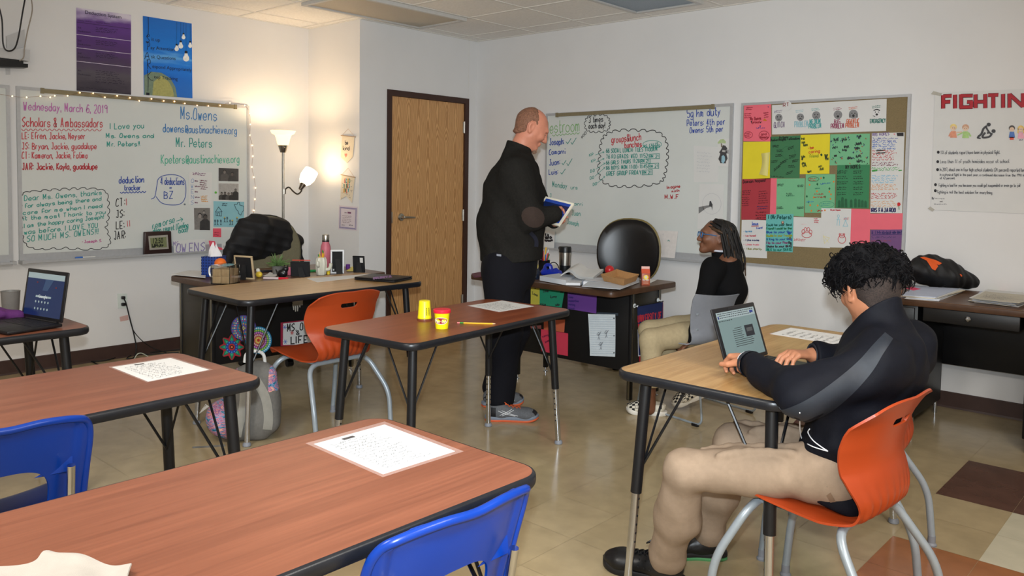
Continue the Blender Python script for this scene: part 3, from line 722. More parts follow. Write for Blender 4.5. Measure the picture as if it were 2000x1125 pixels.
# --- things held on the board
O1 = .0175
def photo(quad, label, figs, bg=(150, 146, 142)):
    p = paper('photo_print', label, 'photo', L, quad, O1, M_paper, .0008, 'black and white photos on the left whiteboard')
    k = Ink(L, O1+.0012); q = np.array(quad, float)
    ins = [tuple(q[i]*.95+q.mean(0)*.05) for i in range(4)]; k.f(bg, ins)
    def uv(u, v): a = np.array(ins); t = (a[0]*(1-u)+a[1]*u)*(1-v)+(a[3]*(1-u)+a[2]*u)*v; return tuple(t)
    W = np.linalg.norm(q[1]-q[0]); Hh = np.linalg.norm(q[3]-q[0])
    for i, (u, v, s, face, cloth) in enumerate(figs):   # standing or seated people in the photo: hair, face, shoulders
        x, y = uv(u, v); d = .0003+i*.0001
        bw = min(s*1.35, 99)
        y1 = uv(u, 1)[1]; pts = [(x-s*.5, y+s*.45), (x+s*.5, y+s*.45), (x+bw*.95, y+s*1.1), (x+bw, y1), (x-bw, y1), (x-bw*.95, y+s*1.1)]
        pts = [(min(max(a, ins[0][0]), ins[1][0]), min(b, y1)) for a, b in pts]
        k.f(cloth, pts, d).dot((36, 34, 34), x, y-s*.12, s*.5, s*.62, d+.0001).dot(face, x, y+s*.05, s*.42, s*.52, d+.0002)
    k.build('picture', p)
photo([(426, 327), (467, 329), (467, 355), (426, 354)], 'black and white photo of two people on a sofa, topmost on the board', [(.30, .30, 6, (120, 112, 108), (88, 84, 82)), (.68, .45, 6, (92, 84, 80), (64, 62, 62))], (70, 68, 68))
photo([(426, 357), (467, 358), (467, 392), (426, 391)], 'black and white group photo, middle one of the three on the board', [(.85, .40, 4.5, (104, 98, 94), (52, 50, 50)), (.15, .62, 4.5, (120, 112, 106), (70, 68, 66)), (.32, .60, 4.5, (96, 90, 86), (46, 44, 44)), (.5, .64, 4.5, (116, 108, 102), (80, 78, 76)), (.66, .62, 4.5, (100, 94, 90), (50, 48, 48))], (168, 164, 160))
photo([(378, 405), (411, 405), (411, 451), (379, 449)], 'upright black and white photo of two people, lowest on the board', [(.62, .2, 5, (150, 144, 138), (96, 92, 90)), (.36, .36, 8, (150, 142, 136), (128, 124, 120)), (.70, .42, 8, (84, 78, 74), (60, 58, 58))], (120, 116, 112))
p = paper('letter', 'white sheet with a purple and orange acrostic, left of the photos', 'paper', L, [(369, 336), (414, 337), (413, 400), (368, 399)], O1, M_paper, .0008)
k = Ink(L, O1+.001, (300, 180, 3.214)); k.sc((120, 60, 110), [(245, 502), (345, 508), (345, 528), (245, 522)], 2, 1.2)
for i, c in enumerate('OWENS'): k.t((150, 170, 200), c, 236, 568+i*34, 254, 568+i*34, 24, 1.0); k.sc((110, 60, 90), [(258, 550+i*34), (282+i % 2*14, 552+i*34), (282+i % 2*14, 566+i*34), (258, 564+i*34)], 1, 1.0)
k.sc((110, 50, 70), [(290, 548), (346, 552), (344, 618), (290, 612)], 5, 1.0).sc((214, 160, 90), [(296, 650), (346, 645), (346, 692), (300, 690)], 4, 1.2); k.build('writing', p)
p = paper('drawing', 'pale blue drawing with a house, a state outline and small figures', 'drawing', L, [(417, 393), (477, 394), (476, 444), (417, 443)], O1, pmat((138, 190, 200)), .0008)
k = Ink(L, O1+.001, (300, 180, 3.214)); dk = (36, 50, 66)
k.l(dk, [(392, 752), (392, 775), (425, 778), (425, 750)], 1, False).l(dk, [(388, 752), (408, 720), (430, 750), (388, 752)], 1, False).l(dk, [(402, 776), (402, 758), (414, 758), (414, 777)], 1, False).sc(dk, [(430, 695), (470, 695), (470, 718), (430, 716)], 2, 1)
k.l(dk, [(506, 705), (525, 703), (528, 692), (540, 692), (540, 708), (566, 716), (566, 742), (556, 752), (548, 772), (536, 765), (530, 745), (520, 738), (506, 705)], 1, False)
for i, x in enumerate((386, 402, 422, 446, 462, 480, 494, 524, 545)):
    y = 808-(18 if i in (3, 4, 7) else 0); k.l(dk, [(x-4, y), (x, y+9), (x+5, y)], 1, False).l(dk, [(x, y+9), (x, y+18), (x-4, y+27)], 1, False).l(dk, [(x, y+18), (x+5, y+27)], 1, False).dot((206, 176, 70) if i in (3, 6, 7) else (70, 96, 110), x, y-3, 5, 5)
k.build('drawing_lines', p)
p = paper('sticky_note', 'pink sticky note under the blue drawing', 'note', L, [(416, 446), (432, 446), (432, 463.5), (416, 463)], O1, pmat((226, 84, 104)), .0008); k = Ink(L, O1+.001).sc((160, 50, 70), [(418, 452), (430, 452), (430, 461), (418, 461)], 2, .7); k.build('writing', p)
mg = L(421, 376, O1); one(MB().lathe([(0, 0), (.009, .0), (.010, .004), (.006, .007), (0, .007)], 12, mg, (1, 0, 0)), 'magnet', mat('green_magnet', (90, 176, 50), rough=.4), 'small green magnet left of the group photo', 'magnet')
mg = L(360.5, 399, O1); one(MB().lathe([(0, 0), (.007, .0), (.007, .006), (0, .006)], 12, mg, (1, 0, 0)), 'magnet', mat('grey_magnet', (110, 120, 124), rough=.4), 'small grey magnet below the blue speech bubble', 'magnet')
# --- on the tray
zt = .785-.004
c = L(308, 473, .055); 
r = thing('desk_clock', 'brown digital clock reading 12:50 standing on the whiteboard tray', 'clock', (XA+.05, c[1], zt+.001))
hh = L(308, 452, .05)[2]-zt; ww = abs(L(281, 470, .05)[1]-L(336, 470, .05)[1])/2
M_clk = mat('brown_clock_plastic', (52, 36, 34), rough=.3, var=.05)
mb = MB(); b_ = bmesh.new(); bmesh.ops.create_cube(b_, size=1)
for q in b_.verts: q.co = Vector((q.co.x*.03, q.co.y*2*ww*(1-.04*(q.co.z > 0)), (q.co.z+.5)*hh))
bmesh.ops.bevel(b_, geom=list(b_.edges), offset=.008, segments=3, profile=.5, affect='EDGES'); mb.bm(b_); b_.free(); mb.build('case', M_clk, r)
CF = on((XA+.05+.0155, 0, 0), (1, 0, 0))
qz = [(1628, 118), (1840, 105), (1852, 258), (1642, 272)]; z7 = lambda q: (q[0]/5.624, 440+q[1]/5.624)
MB().prism3([CF(*z7(q)) for q in qz], (1, 0, 0), .003).build('bezel', mat('silver_bezel', (190, 186, 176), rough=.35, metal=.4), r, smooth=False, world=True)
sc_ = MB().prism3([CF(*z7(q), .003) for q in [(1648, 140), (1826, 128), (1834, 240), (1660, 250)]], (1, 0, 0), .0006).build('display', mat('lcd_green', (128, 134, 98), rough=.2), r, smooth=False, world=True)
k = Ink(CF, .0042, (0, 440, 5.624)); k.pr((24, 26, 20), '12:50', 1672, 200, 1792, 194, 58, .015).sc((40, 42, 34), [(1668, 212), (1820, 202), (1822, 236), (1668, 244)], 1, 2.2, amp=.7); k.build('digits', sc_)
p = paper('name_sign', 'white card with purple lettering leaning on the tray beside the clock', 'sign', on((XA+.05, 0, 0), (1, 0, 0)), [(338, 470), (400, 466.5), (402, 491), (340, 494)], 0, M_paper, .001)
k = Ink(on((XA+.05, 0, 0), (1, 0, 0)), .0016); k.t((150, 130, 176), 'MS', 338.5, 480, 349, 479, 8, 1.0).t((142, 128, 176), 'OWENS', 344, 493, 401, 490, 17, 1.8); k.build('lettering', p)
TP = on((XA+.06, 0, 0), (1, 0, 0))
p = paper('sticky_note', 'folded pink sticky note standing on the tray', 'note', TP, [(407.5, 470), (420, 471), (423, 488.5), (412, 489.5)], 0, pmat((240, 90, 110)), .0008); MB().prism3([TP(418, 480, .001), TP(433, 484, .001), TP(435.5, 488, .001), TP(421, 489, .001)], (1, 0, 0), .0008).build('folded_half', pmat((240, 90, 110)), p, smooth=False, world=True)
p = paper('name_card', 'small white card with faint print on the tray', 'card', TP, [(433, 475), (455, 476), (455, 487), (433.5, 488)], 0, M_paper, .0008); k = Ink(TP, .0014).sc((150, 146, 150), [(436, 478), (452, 479), (452, 485), (436, 485)], 1, 1); k.build('writing', p)
def marker(label, p0, p1, capc, bodyc, r=.0075, name='marker', cat='marker', capfrac=.36, group=None):
    p0, p1 = np.array(p0), np.array(p1); R_t = p0+(p1-p0)*capfrac; d = (p1-p0)/np.linalg.norm(p1-p0)
    o = one(MB().tube([R_t, p1-d*.004, p1], [r*.94, r*.94, r*.7], 12), name, mat('marker_body_%d_%d_%d' % bodyc, bodyc, rough=.35), label, cat, group=group)
    MB().tube([p0, p0+d*.004, R_t], [r*.6, r, r], 12).build('cap', mat('marker_cap_%d_%d_%d' % capc, capc, rough=.3), o, world=True); return o
marker('blue capped marker lying in the whiteboard tray', (XA+.05, L(147, 502, .05)[1], zt+.009), (XA+.05, L(186, 500, .05)[1], zt+.009), (46, 104, 186), (206, 208, 206))
# --- fairy lights
pts = [(-30, 181), (0, 184), (24, 188), (52, 190), (79, 188), (98, 190), (107, 187), (132, 187), (156, 181), (182, 182), (205, 190), (229, 187), (254, 191), (272, 197), (296, 193), (320, 197), (341, 198), (361, 202), (385, 206), (407, 207), (430, 206), (449, 201), (478, 206), (487, 222), (489, 243), (488, 264), (493, 284), (494, 305), (492, 326), (496, 346), (499, 367), (498, 389), (496, 411), (492, 428)]
r = thing('string_lights', 'string of tiny warm fairy lights over the left whiteboard', 'string lights', L(250, 190, .03))
wp = [L(x, y, .042 if y < 215 else .006) for x, y in pts]
MB().tube(smooth_path(wp, 5), .0011, 5).build('wire', mat('copper_wire', (150, 110, 80), rough=.4, metal=.5), r, world=True)
M_bulb = mat('warm_bulb', (255, 220, 170), rough=.3, emit=(255, 206, 150), estr=9)
for x, y in pts[2:-1]:
    q = L(x, y, .043 if y < 215 else .007); MB().ball(q, .0042, 8, 6).build('bulb', M_bulb, r, world=True)
# --- posters above the board
def grad_mat(name, stops, axis=2, lo=0., hi=1., nscale=(6, 6, 20), namp=.25, rough=.3):
    m = bpy.data.materials.new(name); m.use_nodes = True; nt = m.node_tree; N = nt.nodes; K = nt.links; b = N['Principled BSDF']
    tc = N.new('ShaderNodeTexCoord'); sx = N.new('ShaderNodeSeparateXYZ'); K.new(tc.outputs['Object'], sx.inputs[0])
    mr = N.new('ShaderNodeMapRange'); mr.inputs[1].default_value = lo; mr.inputs[2].default_value = hi; K.new(sx.outputs[axis], mr.inputs[0])
    mp = N.new('ShaderNodeMapping'); mp.inputs['Scale'].default_value = nscale; K.new(tc.outputs['Object'], mp.inputs[0]); nz = N.new('ShaderNodeTexNoise'); nz.inputs['Scale'].default_value = 1; nz.inputs['Detail'].default_value = 4; K.new(mp.outputs[0], nz.inputs[0])
    ma = N.new('ShaderNodeMath'); ma.operation = 'MULTIPLY_ADD'; K.new(nz.outputs['Fac'], ma.inputs[0]); ma.inputs[1].default_value = namp
    sb = N.new('ShaderNodeMath'); sb.operation = 'SUBTRACT'; K.new(mr.outputs[0], sb.inputs[0]); sb.inputs[1].default_value = namp*.5; K.new(sb.outputs[0], ma.inputs[2])
    rp = N.new('ShaderNodeValToRGB'); e = rp.color_ramp.elements
    e[0].position = stops[0][0]; e[0].color = (*s2l(stops[0][1]), 1); e[1].position = stops[-1][0]; e[1].color = (*s2l(stops[-1][1]), 1)
    for ps, cc in stops[1:-1]: q = e.new(ps); q.color = (*s2l(cc), 1)
    K.new(ma.outputs[0], rp.inputs[0]); K.new(rp.outputs[0], b.inputs['Base Color']); b.inputs['Roughness'].default_value = rough
    return m
hp = L(149, 14.5)[2]-L(149, 177)[2]
mpur = grad_mat('purple_poster_print', [(0, (52, 46, 60)), (.22, (88, 82, 92)), (.40, (76, 58, 92)), (.60, (84, 50, 116)), (.86, (98, 58, 138)), (.95, (176, 160, 196)), (1, (216, 208, 222))], 2, 0, hp)
p = paper('poster', 'purple and grey Deduction System poster above the whiteboard', 'poster', L, [(149, 14.5), (256, 29), (256, 185), (149.5, 177)], .002, mpur, .0006)
k = Ink(L, .0032, (0, 0, 4.0)); dkp = (38, 26, 50)
k.pr(dkp, 'Deduction System', 662, 106, 948, 147, 26, .01)
k.pr(dkp, 'Scholar Action', 606, 162, 716, 175, 11).pr(dkp, 'Teacher Action', 748, 180, 858, 190, 11)
k.l(dkp, [(598, 172), (1022, 226)], .7, False)
for i, (a, nm) in enumerate(((268, '1st'), (372, '2nd'), (477, '3rd'), (600, '4th'))):
    if i < 3: k.l((214, 204, 222), [(598, a), (1022, a+52-i*2)], 1.0, False)
    yy = (220, 322, 420, 556)[i]; k.pr(dkp, nm, 608, yy, 634, yy+3, 14, .005).pr(dkp, 'Deduction', 608, yy+28, 706, yy+38, 13, .005)
    k.sc(dkp, [(748, yy-12), (960, yy+12), (960, yy+50), (748, yy+30)], 3, 1.0, seed=i)
k.sc(dkp, [(745, 592), (1000, 612), (1000, 665), (745, 648)], 3, 1.1, seed=8).sc(dkp, [(625, 675), (960, 705), (960, 718), (625, 690)], 1, .9, seed=9); k.build('print', p)
hp = L(279, 31)[2]-L(281, 185)[2]
mblue = grad_mat('blue_poster_print', [(0, (40, 110, 200)), (.25, (24, 106, 206)), (.42, (26, 120, 220)), (.52, (96, 166, 230)), (.58, (22, 120, 218)), (.78, (14, 112, 208)), (1, (16, 104, 196))], 2, 0, hp, (3, 3, 18), .3, .28)
p = paper('poster', 'blue poster with hanging light bulbs above the whiteboard', 'poster', L, [(279, 31), (374.5, 46), (376, 192), (281, 185)], .002, mblue, .0006)
k = Ink(L, .0032, (0, 0, 4.0)); bk = (20, 26, 40)
k.f((120, 140, 120), [(1128, 740), (1126, 590), (1180, 560), (1260, 568), (1330, 610), (1370, 680), (1385, 760), (1260, 750)], -.0008).f((170, 168, 104), [(1190, 745), (1200, 640), (1260, 590), (1320, 640), (1350, 700), (1360, 756)], -.0005)
for tx, x0, y0, x1, y1 in (('it up', 1182, 318, 1250, 326), ('ay Attention', 1176, 384, 1362, 400), ('sk Questions', 1180, 455, 1372, 470), ('espond Appropriately', 1188, 530, 1497, 560), ('eep Tracking', 1202, 612, 1388, 630)): k.pr(bk, tx, x0, y0, x1, y1, 27, .004)
k.off = .0036
k.l(bk, [(1158, 132), (1160, 200), (1158, 262), (1150, 285), (1168, 280), (1160, 268), (1146, 285), (1160, 305), (1168, 318), (1152, 330), (1140, 322)], 1.1).l(bk, [(1140, 330), (1152, 326), (1156, 350), (1150, 388)], 1.1).l(bk, [(1144, 335), (1168, 335), (1168, 358), (1152, 366)], 1.1)
k.l(bk, [(1130, 462), (1150, 410), (1166, 462)], 1.1).l(bk, [(1138, 445), (1160, 440)], 1.0).l(bk, [(1150, 464), (1152, 500), (1152, 540)], 1.1).l(bk, [(1146, 470), (1172, 468), (1172, 496), (1154, 504), (1180, 540)], 1.1).l(bk, [(1152, 545), (1154, 590), (1158, 625), (1156, 715)], 1.1).l(bk, [(1182, 560), (1156, 592), (1178, 625), (1198, 626)], 1.1).f(bk, [(1142, 722), (1168, 724), (1168, 745), (1142, 743)])
for x, yt, y, s in ((1380, 170, 380, 17), (1412, 176, 358, 19), (1434, 180, 290, 15), (1454, 182, 452, 25), (1486, 186, 356, 16)):
    k.l(bk, [(x, yt), (x, y-s*2.1)], .4, False).f(bk, [(x-s*.42, y-s*2.2), (x+s*.42, y-s*2.15), (x+s*.45, y-s*1.4), (x-s*.45, y-s*1.4)]).f((236, 238, 236), [(x+s*a, y+s*b) for a, b in smooth_path(((-.42, -1.45), (.42, -1.4), (.55, -.8), (.95, -.1), (.8, .75), (0, 1.15), (-.8, .7), (-.95, -.1), (-.55, -.8)), 4, True)])
k.build('print', p)
# --- projector arm bracket with cables, top left
M_wp = mat('white_metal_bracket', (196, 196, 196), rough=.4, var=.03)
r = thing('wall_bracket', 'white projector arm bracket with a black bar on the left wall', 'bracket', L(15, 140)); 
def lq(mb, quad, d0, d1): 
    return mb.prism3([L(*q, d0) for q in quad], (1, 0, 0), d1-d0)
lq(MB(), [(11, 71), (46, 58), (48, 92), (12, 98)], .0, .02).build('wall_plate', M_wp, r, smooth=False, world=True)
lq(MB(), [(-25, 94), (52, 99), (51, 121), (-25, 112)], .02, .09).build('arm_housing', M_wp, r, smooth=False, world=True)
lq(lq(MB(), [(-25, 116), (38, 121), (38, 128), (-25, 130)], .02, .10), [(-25, 122), (46, 127), (46, 134), (-25, 132)], .02, .11).build('black_bar', M_blk, r, smooth=False, world=True)
lq(MB(), [(10.5, 132), (19.5, 133), (19.5, 146), (11, 146)], .0, .006).build('lower_tab', M_wp, r, smooth=False, world=True)
for nm, lab, col, ps, rr in (('cable', 'black looped cable hanging at the top left of the left wall', (18, 18, 20), [(50, -8), (44, 25), (36, 72), (28, 95), (14, 99), (6, 85), (4, 40), (-3, 10)], .005), ('cable', 'grey cable hanging beside the wall bracket', (150, 140, 128), [(60, -8), (63, 20), (54, 60), (48, 92), (46, 112), (38, 119)], .004)):
    one(MB().tube(smooth_path([L(x, y, .12) for x, y in ps], 6), rr, 8), nm, mat('cable_%d' % col[0], col, rough=.45), lab, 'cable')
# --- outlet, cords, floor cables
r = thing('wall_outlet', 'white double wall outlet above the baseboard', 'outlet', L(238, 587))
lq(MB(), [(229, 573.5), (247.5, 573), (248, 602), (230, 602.5)], 0, .006).build('cover_plate', mat('outlet_plate', (214, 222, 216), rough=.35), r, smooth=False, world=True)
fc = MB()
for y in (581, 594): fc.lathe([(.0, 0), (.015, 0), (.015, .002), (0, .002)], 14, L(238.5, y, .006), (1, 0, 0))
fc.build('socket_faces', mat('outlet_face', (200, 206, 202), rough=.35), r, world=True)
def plug_cord(label, y, pts, rr):
    p0 = L(239.5, y, .008); o = one(MB().tube(smooth_path([L(240.5, y, .032)]+[np.array(q) for q in pts], 6), rr, 8), 'power_cord', mat('black_rubber_cord', (18, 18, 20), rough=.5), label, 'cord')
    MB().rbox(p0[0], p0[0]+.026, p0[1]-.012, p0[1]+.012, p0[2]-.011, p0[2]+.011, .004).build('plug', MATS['black_rubber_cord'], o, world=True)
fl0 = lambda x, y: atz(x, y, .008)
plug_cord('black power cord from the upper socket running down to the floor', 581, [L(246, 592, .03), L(253, 620, .03), L(262, 655, .03), L(266, 680, .04), fl0(262, 698), fl0(248, 700), fl0(262, 692), fl0(300, 688), fl0(352, 683)], .005)
plug_cord('thin black power cord from the lower socket', 594, [L(248, 600, .03), L(258, 640, .03), L(276, 664, .03), L(300, 680, .035), fl0(330, 690)], .003)
one(MB().tube(smooth_path([fl0(172, 706), fl0(205, 704), fl0(240, 694), fl0(258, 688), fl0(285, 692), fl0(315, 690), fl0(349, 688)], 6), .0045, 7), 'cable', MATS['black_rubber_cord'], 'black cable lying along the brown baseboard', 'cable')
one(MB().tube(smooth_path([fl0(176, 704), fl0(190, 711), fl0(198, 712)], 6), .0045, 7), 'cable', MATS['black_rubber_cord'], 'short black cable end on the floor below the outlet', 'cable')
one(MB().tube(smooth_path([fl0(262, 702), atz(268, 692, .05), atz(277, 690, .05), fl0(290, 697)], 6), .0035, 7), 'cable', mat('white_cord', (214, 222, 206), rough=.5), 'white cable looping up from the floor below the outlet', 'cable')
one(MB().prism3([L(*q, .001) for q in ((233.5, 619), (250, 615), (251, 625), (235, 628))], (1, 0, 0), .001), 'tape_strip', pmat((206, 168, 160)), 'pink strip of tape on the wall below the outlet', 'tape', smooth=False)
# --- floor lamp
M_pole = mat('brushed_pole', (150, 144, 134), rough=.28, metal=1.0)
M_shade = mat('frosted_glass_lit', (250, 236, 210), rough=.4, emit=(255, 214, 160), estr=1.7)
M_shade2 = mat('frosted_glass_bright', (255, 246, 230), rough=.4, emit=(255, 228, 186), estr=5.0)
lx = -.42; base = atx(553, 420, lx); lp = thing('floor_lamp', 'silver floor lamp with two lit frosted shades in the corner', 'floor lamp', (lx, base[1], 0))
zr = atx(556, 256, lx)[2]; zc = atx(555, 284, lx)[2]; zb = atx(554, 298, lx)[2]
rt = abs(atx(530, 256, lx)[1]-atx(583, 256, lx)[1])/2*.80; 
MB().lathe([(0, 0), (.13, 0), (.13, .012), (.10, .022), (.02, .03), (0, .03)], 28, (0, 0, 0)).build('base', M_pole, lp)
MB().cyl((0, 0, .02), (0, 0, zb), .0105, n=14).build('pole', M_pole, lp)
MB().lathe([(.0, zb), (.022, zb), (.026, zb+.01), (.040, zc-.005), (.042, zc+.006), (.0, zc+.006)], 20).cyl((.03, 0, zb+.045), (.03+.03, -.03, zb+.045), .003, n=6).build('socket_cup', M_pole, lp)
sh = [(.041, zc), (.050, zc+.02), (.056, zc+.05), (.068, zc+.085), (.092, zr-.022), (rt, zr)]; inn = [(q[0]-.004, q[1]+.002) for q in reversed(sh)]
MB().lathe(sh+inn+[(0, zc+.006)], 28).build('lamp_shade', M_shade, lp)
# reading arm
s0 = atx(555, 374, lx); arm = [s0, atx(559, 368, lx), atx(565, 366, lx+.02), atx(573, 374, lx+.04), atx(581, 379, lx+.05), atx(588, 374, lx+.05), atx(590, 367, lx+.05)]
MB().tube(smooth_path(arm, 6), .006, 8).build('gooseneck', mat('dark_gooseneck', (84, 78, 70), rough=.35, metal=.8), lp, world=True)
MB().cyl(s0-np.array([0, 0, .02]), s0+np.array([0, 0, .02]), .015, n=14).build('arm_clamp', M_pole, lp, world=True)
a0 = atx(586, 370, lx+.05); a1 = atx(608.5, 333.5, lx+.05); dv = a1-a0; Ln_ = np.linalg.norm(dv); dv = dv/Ln_
MB().lathe([(0, 0), (.014, 0), (.026, Ln_*.26), (.028, Ln_*.30), (0, Ln_*.30)], 18, a0, dv).build('socket_cup', mat('dark_cup', (96, 84, 72), rough=.35, metal=.7), lp, world=True)
MB().lathe([(.027, Ln_*.28), (.045, Ln_*.42), (.056, Ln_*.65), (.054, Ln_*.85), (.052, Ln_*1.0), (.049, Ln_*1.0), (.05, Ln_*.8), (.04, Ln_*.42), (0, Ln_*.32)], 24, a0, dv, sc=(1.15, 1.15)).build('lamp_shade', M_shade2, lp, world=True)
warm = (1.0, .74, .46)
lamp('floor_lamp_bulb', 'POINT', (lx, base[1], zc+.075), 11, warm, shadow_soft_size=.03)
lamp('floor_lamp_reading_bulb', 'POINT', a0+dv*Ln_*.86, 3.5, warm, shadow_soft_size=.03)
# --- banners and certificate on the return wall
M_can = mat('cream_canvas', (226, 212, 188), rough=.85, var=.04, scale=120, bump=.1)
M_dow = mat('pale_dowel', (190, 160, 128), rough=.6)
z4 = lambda x, y: (500+x/2.962, 150+y/2.962)
def m1(k):
    k.t(blk, 'be', 516, 392, 534, 392, 24, 1.5).t(blk, 'kind', 504, 424, 542, 426, 25, 1.5).f((216, 130, 110), [(520, 468), (512, 452), (514, 442), (520, 446), (526, 442), (528, 452)])
def bann(label, outline, dl, dr_, marks):
    r = thing('wall_banner', label, 'banner', A(*z4(525, 500), 0))
    cl = MB().prism3([A(*z4(*q), .004) for q in outline], A.n, .0012).build('cloth', M_can, r, smooth=False, world=True)
    a, b = A(*z4(*dl), .009), A(*z4(*dr_), .009); MB().cyl(a, b, .004, n=8).build('dowel', M_dow, r, world=True)
    MB().tube([a+(b-a)*.06, A(*z4(533, dl[1]-38), .006), b-(b-a)*.06], .0013, 5).build('hanging_cord', M_dow, r, world=True)
    k = Ink(A, .0058, (500, 150, 2.962)); marks(k); k.build('lettering', cl)
bann('cream pennant banner reading be kind, upper of two on the lit wall', [(499, 340), (571, 348), (560, 464), (527, 499), (491, 464)], (492, 339), (576, 348), m1)
def m2(k):
    cs = [(206, 92, 80), (70, 150, 150), (222, 160, 70), (90, 130, 90)]
    for j, (w_, x0, x1, y) in enumerate((('GOOD', 512, 546, 612), ('VIBES', 508, 545, 642), ('ONLY', 506, 540, 668))):
        for i, c in enumerate(w_): a = x0+(x1-x0)*i/len(w_); k.t(cs[(i+j) % 4], c, a, y, a+(x1-x0)/len(w_)*.8, y+1, 22, 2.0)
    r_ = np.random.default_rng(3)
    for i in range(26):
        x, y = 496+r_.random()*66, 590+r_.random()*115
        if not (506 < x < 548 and y < 672): k.dot((60, 52, 48), x, y, 1.6, 2.2)
bann('cream swallow-tail banner with coloured letters, lower of two', [(496, 570), (572, 582), (556, 730), (522, 690), (488, 712)], (491, 566), (574, 582), m2)
p = paper('certificate', 'lilac bordered certificate pinned low on the lit wall', 'certificate', A, [z4(*q) for q in ((479, 743), (588, 752), (584, 892), (476, 882))], .002, pmat((222, 210, 214)), .0006)
k = Ink(A, .0032, (500, 150, 2.962)); lil = (150, 138, 176)
q = [(485, 753), (582, 761), (578, 883), (482, 874)]
for d in (0, 3, 6): k.l(lil, [(q[0][0]+d, q[0][1]+d), (q[1][0]-d, q[1][1]+d), (q[2][0]-d, q[2][1]-d), (q[3][0]+d, q[3][1]-d), (q[0][0]+d, q[0][1]+d)], .8, False)
k.f((120, 60, 100), [(530, 781), (550, 783), (550, 792), (530, 790)]).sc((120, 100, 110), [(512, 782), (528, 783), (528, 791), (512, 790)], 1, .8).sc((130, 100, 110), [(500, 798), (560, 803), (558, 850), (500, 846)], 5, .7, seed=4).sc((100, 90, 100), [(495, 852), (518, 854), (518, 864), (495, 862)], 1, .7).sc((60, 60, 70), [(538, 852), (566, 855), (566, 866), (538, 863)], 1, .8); k.build('print', p)
# ================================================================== RIGHT WALL
WR = wall_board('whiteboard', 'whiteboard with group lists and cloud outlines on the right wall', 'whiteboard', PRw, .888, 2.698, .80, 1.997, M_wb, 'writing_surface', rail=(R_(1092, 224)[0], R_(1396, 207)[0]))
z4r = (1060, 180, 3.75)
grn = (118, 176, 96); dteal = (44, 144, 132); bl2 = (52, 78, 166)
k = Ink(R_, .0175, z4r)
k.t(grn, 'Restroom', 20, 305, 278, 285, 92, 1.3).wave(grn, 70, 318, 270, 300, 8, 5, 1.1)
k.build('marker_writing', WR, 'pale green heading partly behind the standing man')
k = Ink(R_, .0175, z4r)
k.t(bl2, 'Joseph:', 50, 387, 157, 382, 46, 1.7).t(bl2, 'Comarri', 48, 457, 165, 452, 38, 1.7).t(bl2, 'Juan:', 48, 537, 128, 530, 42, 1.6).t(bl2, 'Luis:', 46, 605, 113, 600, 38, 1.6)
for a in (((170, 362), (182, 378), (208, 338)), ((206, 366), (216, 382), (246, 334)), ((140, 520), (150, 532), (172, 498)), ((175, 520), (186, 538), (216, 486)), ((130, 588), (140, 600), (166, 562))): k.l(dteal, a, 1.3, False)
k.t(dteal, 'Monday', 72, 695, 180, 706, 42, 1.2).t(teal, 'urs', 205, 710, 256, 713, 30, 1.0).t(teal, 'J', 50, 768, 66, 770, 24, 1.0).t(teal, 'marri', 205, 826, 292, 834, 26, 1.0).t(teal, 'Juan', 212, 900, 277, 908, 38, 1.1).t(teal, 'ay- Joseph', 128, 950, 264, 984, 36, 1.1)
k.build('marker_writing', WR, 'blue names with check marks over faint green lines')
k = Ink(R_, .0175, z4r)
k.l(blk, scallop([(318, 210), (345, 180), (400, 172), (455, 175), (482, 205), (484, 240), (470, 275), (410, 285), (350, 285), (318, 262)], 17, 12), 1.3, True, True).t(blk, '3 times', 338, 224, 443, 216, 42, 1.5).t(blk, 'each day!', 338, 268, 458, 262, 42, 1.5)
for x, y, r_ in ((312, 300, 7), (299, 315, 6), (288, 329, 5)): k.ring(blk, x, y, r_, r_*1.3, 1.1)
k.build('marker_writing', WR, 'black thought cloud reading 3 times each day')
k = Ink(R_, .0175, z4r)
k.l(blk, scallop([(448, 340), (500, 300), (600, 286), (720, 290), (840, 298), (895, 360), (905, 440), (900, 520), (885, 600), (860, 650), (760, 676), (640, 680), (520, 680), (440, 645), (418, 570), (425, 490), (430, 410)], 30, 18), 1.5, True, True)
k.t(red, 'groups&lunch', 505, 372, 722, 352, 52, 1.7).t(red, 'bunches', 600, 408, 727, 398, 44, 1.7)
k.t(dteal, "MS. CALI'S", 738, 408, 846, 386, 19, 1.2).t(dteal, 'OFFICE', 800, 410, 860, 402, 17, 1.2).ring(teal, 802, 382, 68, 28, 1.0)
for tx, a, b, h in (('66 SOCIAL LUNCH: TUES 11:00AM', (465, 444), (840, 430), 29), ('76 R3 GRADS: WED 11:52', (465, 486), (770, 479), 27), ('66 GIRLS: THURS 11:28', (465, 530), (710, 516), 26), ('86 BOYS: MON 11:00-11:45', (465, 567), (768, 556), 26), ('GRIEF GROUP FRIDAY', (467, 612), (722, 602), 30)): k.t(dteal, tx, *a, *b, h, 1.3)
for x0, x1, y0, y1 in ((778, 855, 453, 488), (715, 788, 490, 522), (775, 850, 522, 560), (728, 803, 570, 606)):
    k.l(dteal, [(x0, y0+2), (x1, y0-2), (x1, y1-2), (x0, y1), (x0, y0+2)], 1.1, False).t(dteal, 'RM 21', x0+5, y1-7, x1-6, y1-9, 20, 1.2)
for tx, x, y, a, b in (('KP', 342, 472, (385, 460), (450, 438)), ('KP', 356, 516, (392, 512), (450, 487)), ('DO', 350, 590, (388, 566), (455, 520)), ('DO', 346, 640, (382, 616), (455, 552)), ('DO', 368, 686, (400, 666), (455, 618))):
    k.t(teal, tx, x, y, x+30, y-8, 20, 1.1).l(teal, [a, b], .9, False).l(teal, [(b[0]-12, b[1]-2), b, (b[0]-6, b[1]+10)], .9, False)
k.build('marker_writing', WR, 'teal timetable under a red heading inside a large black cloud')
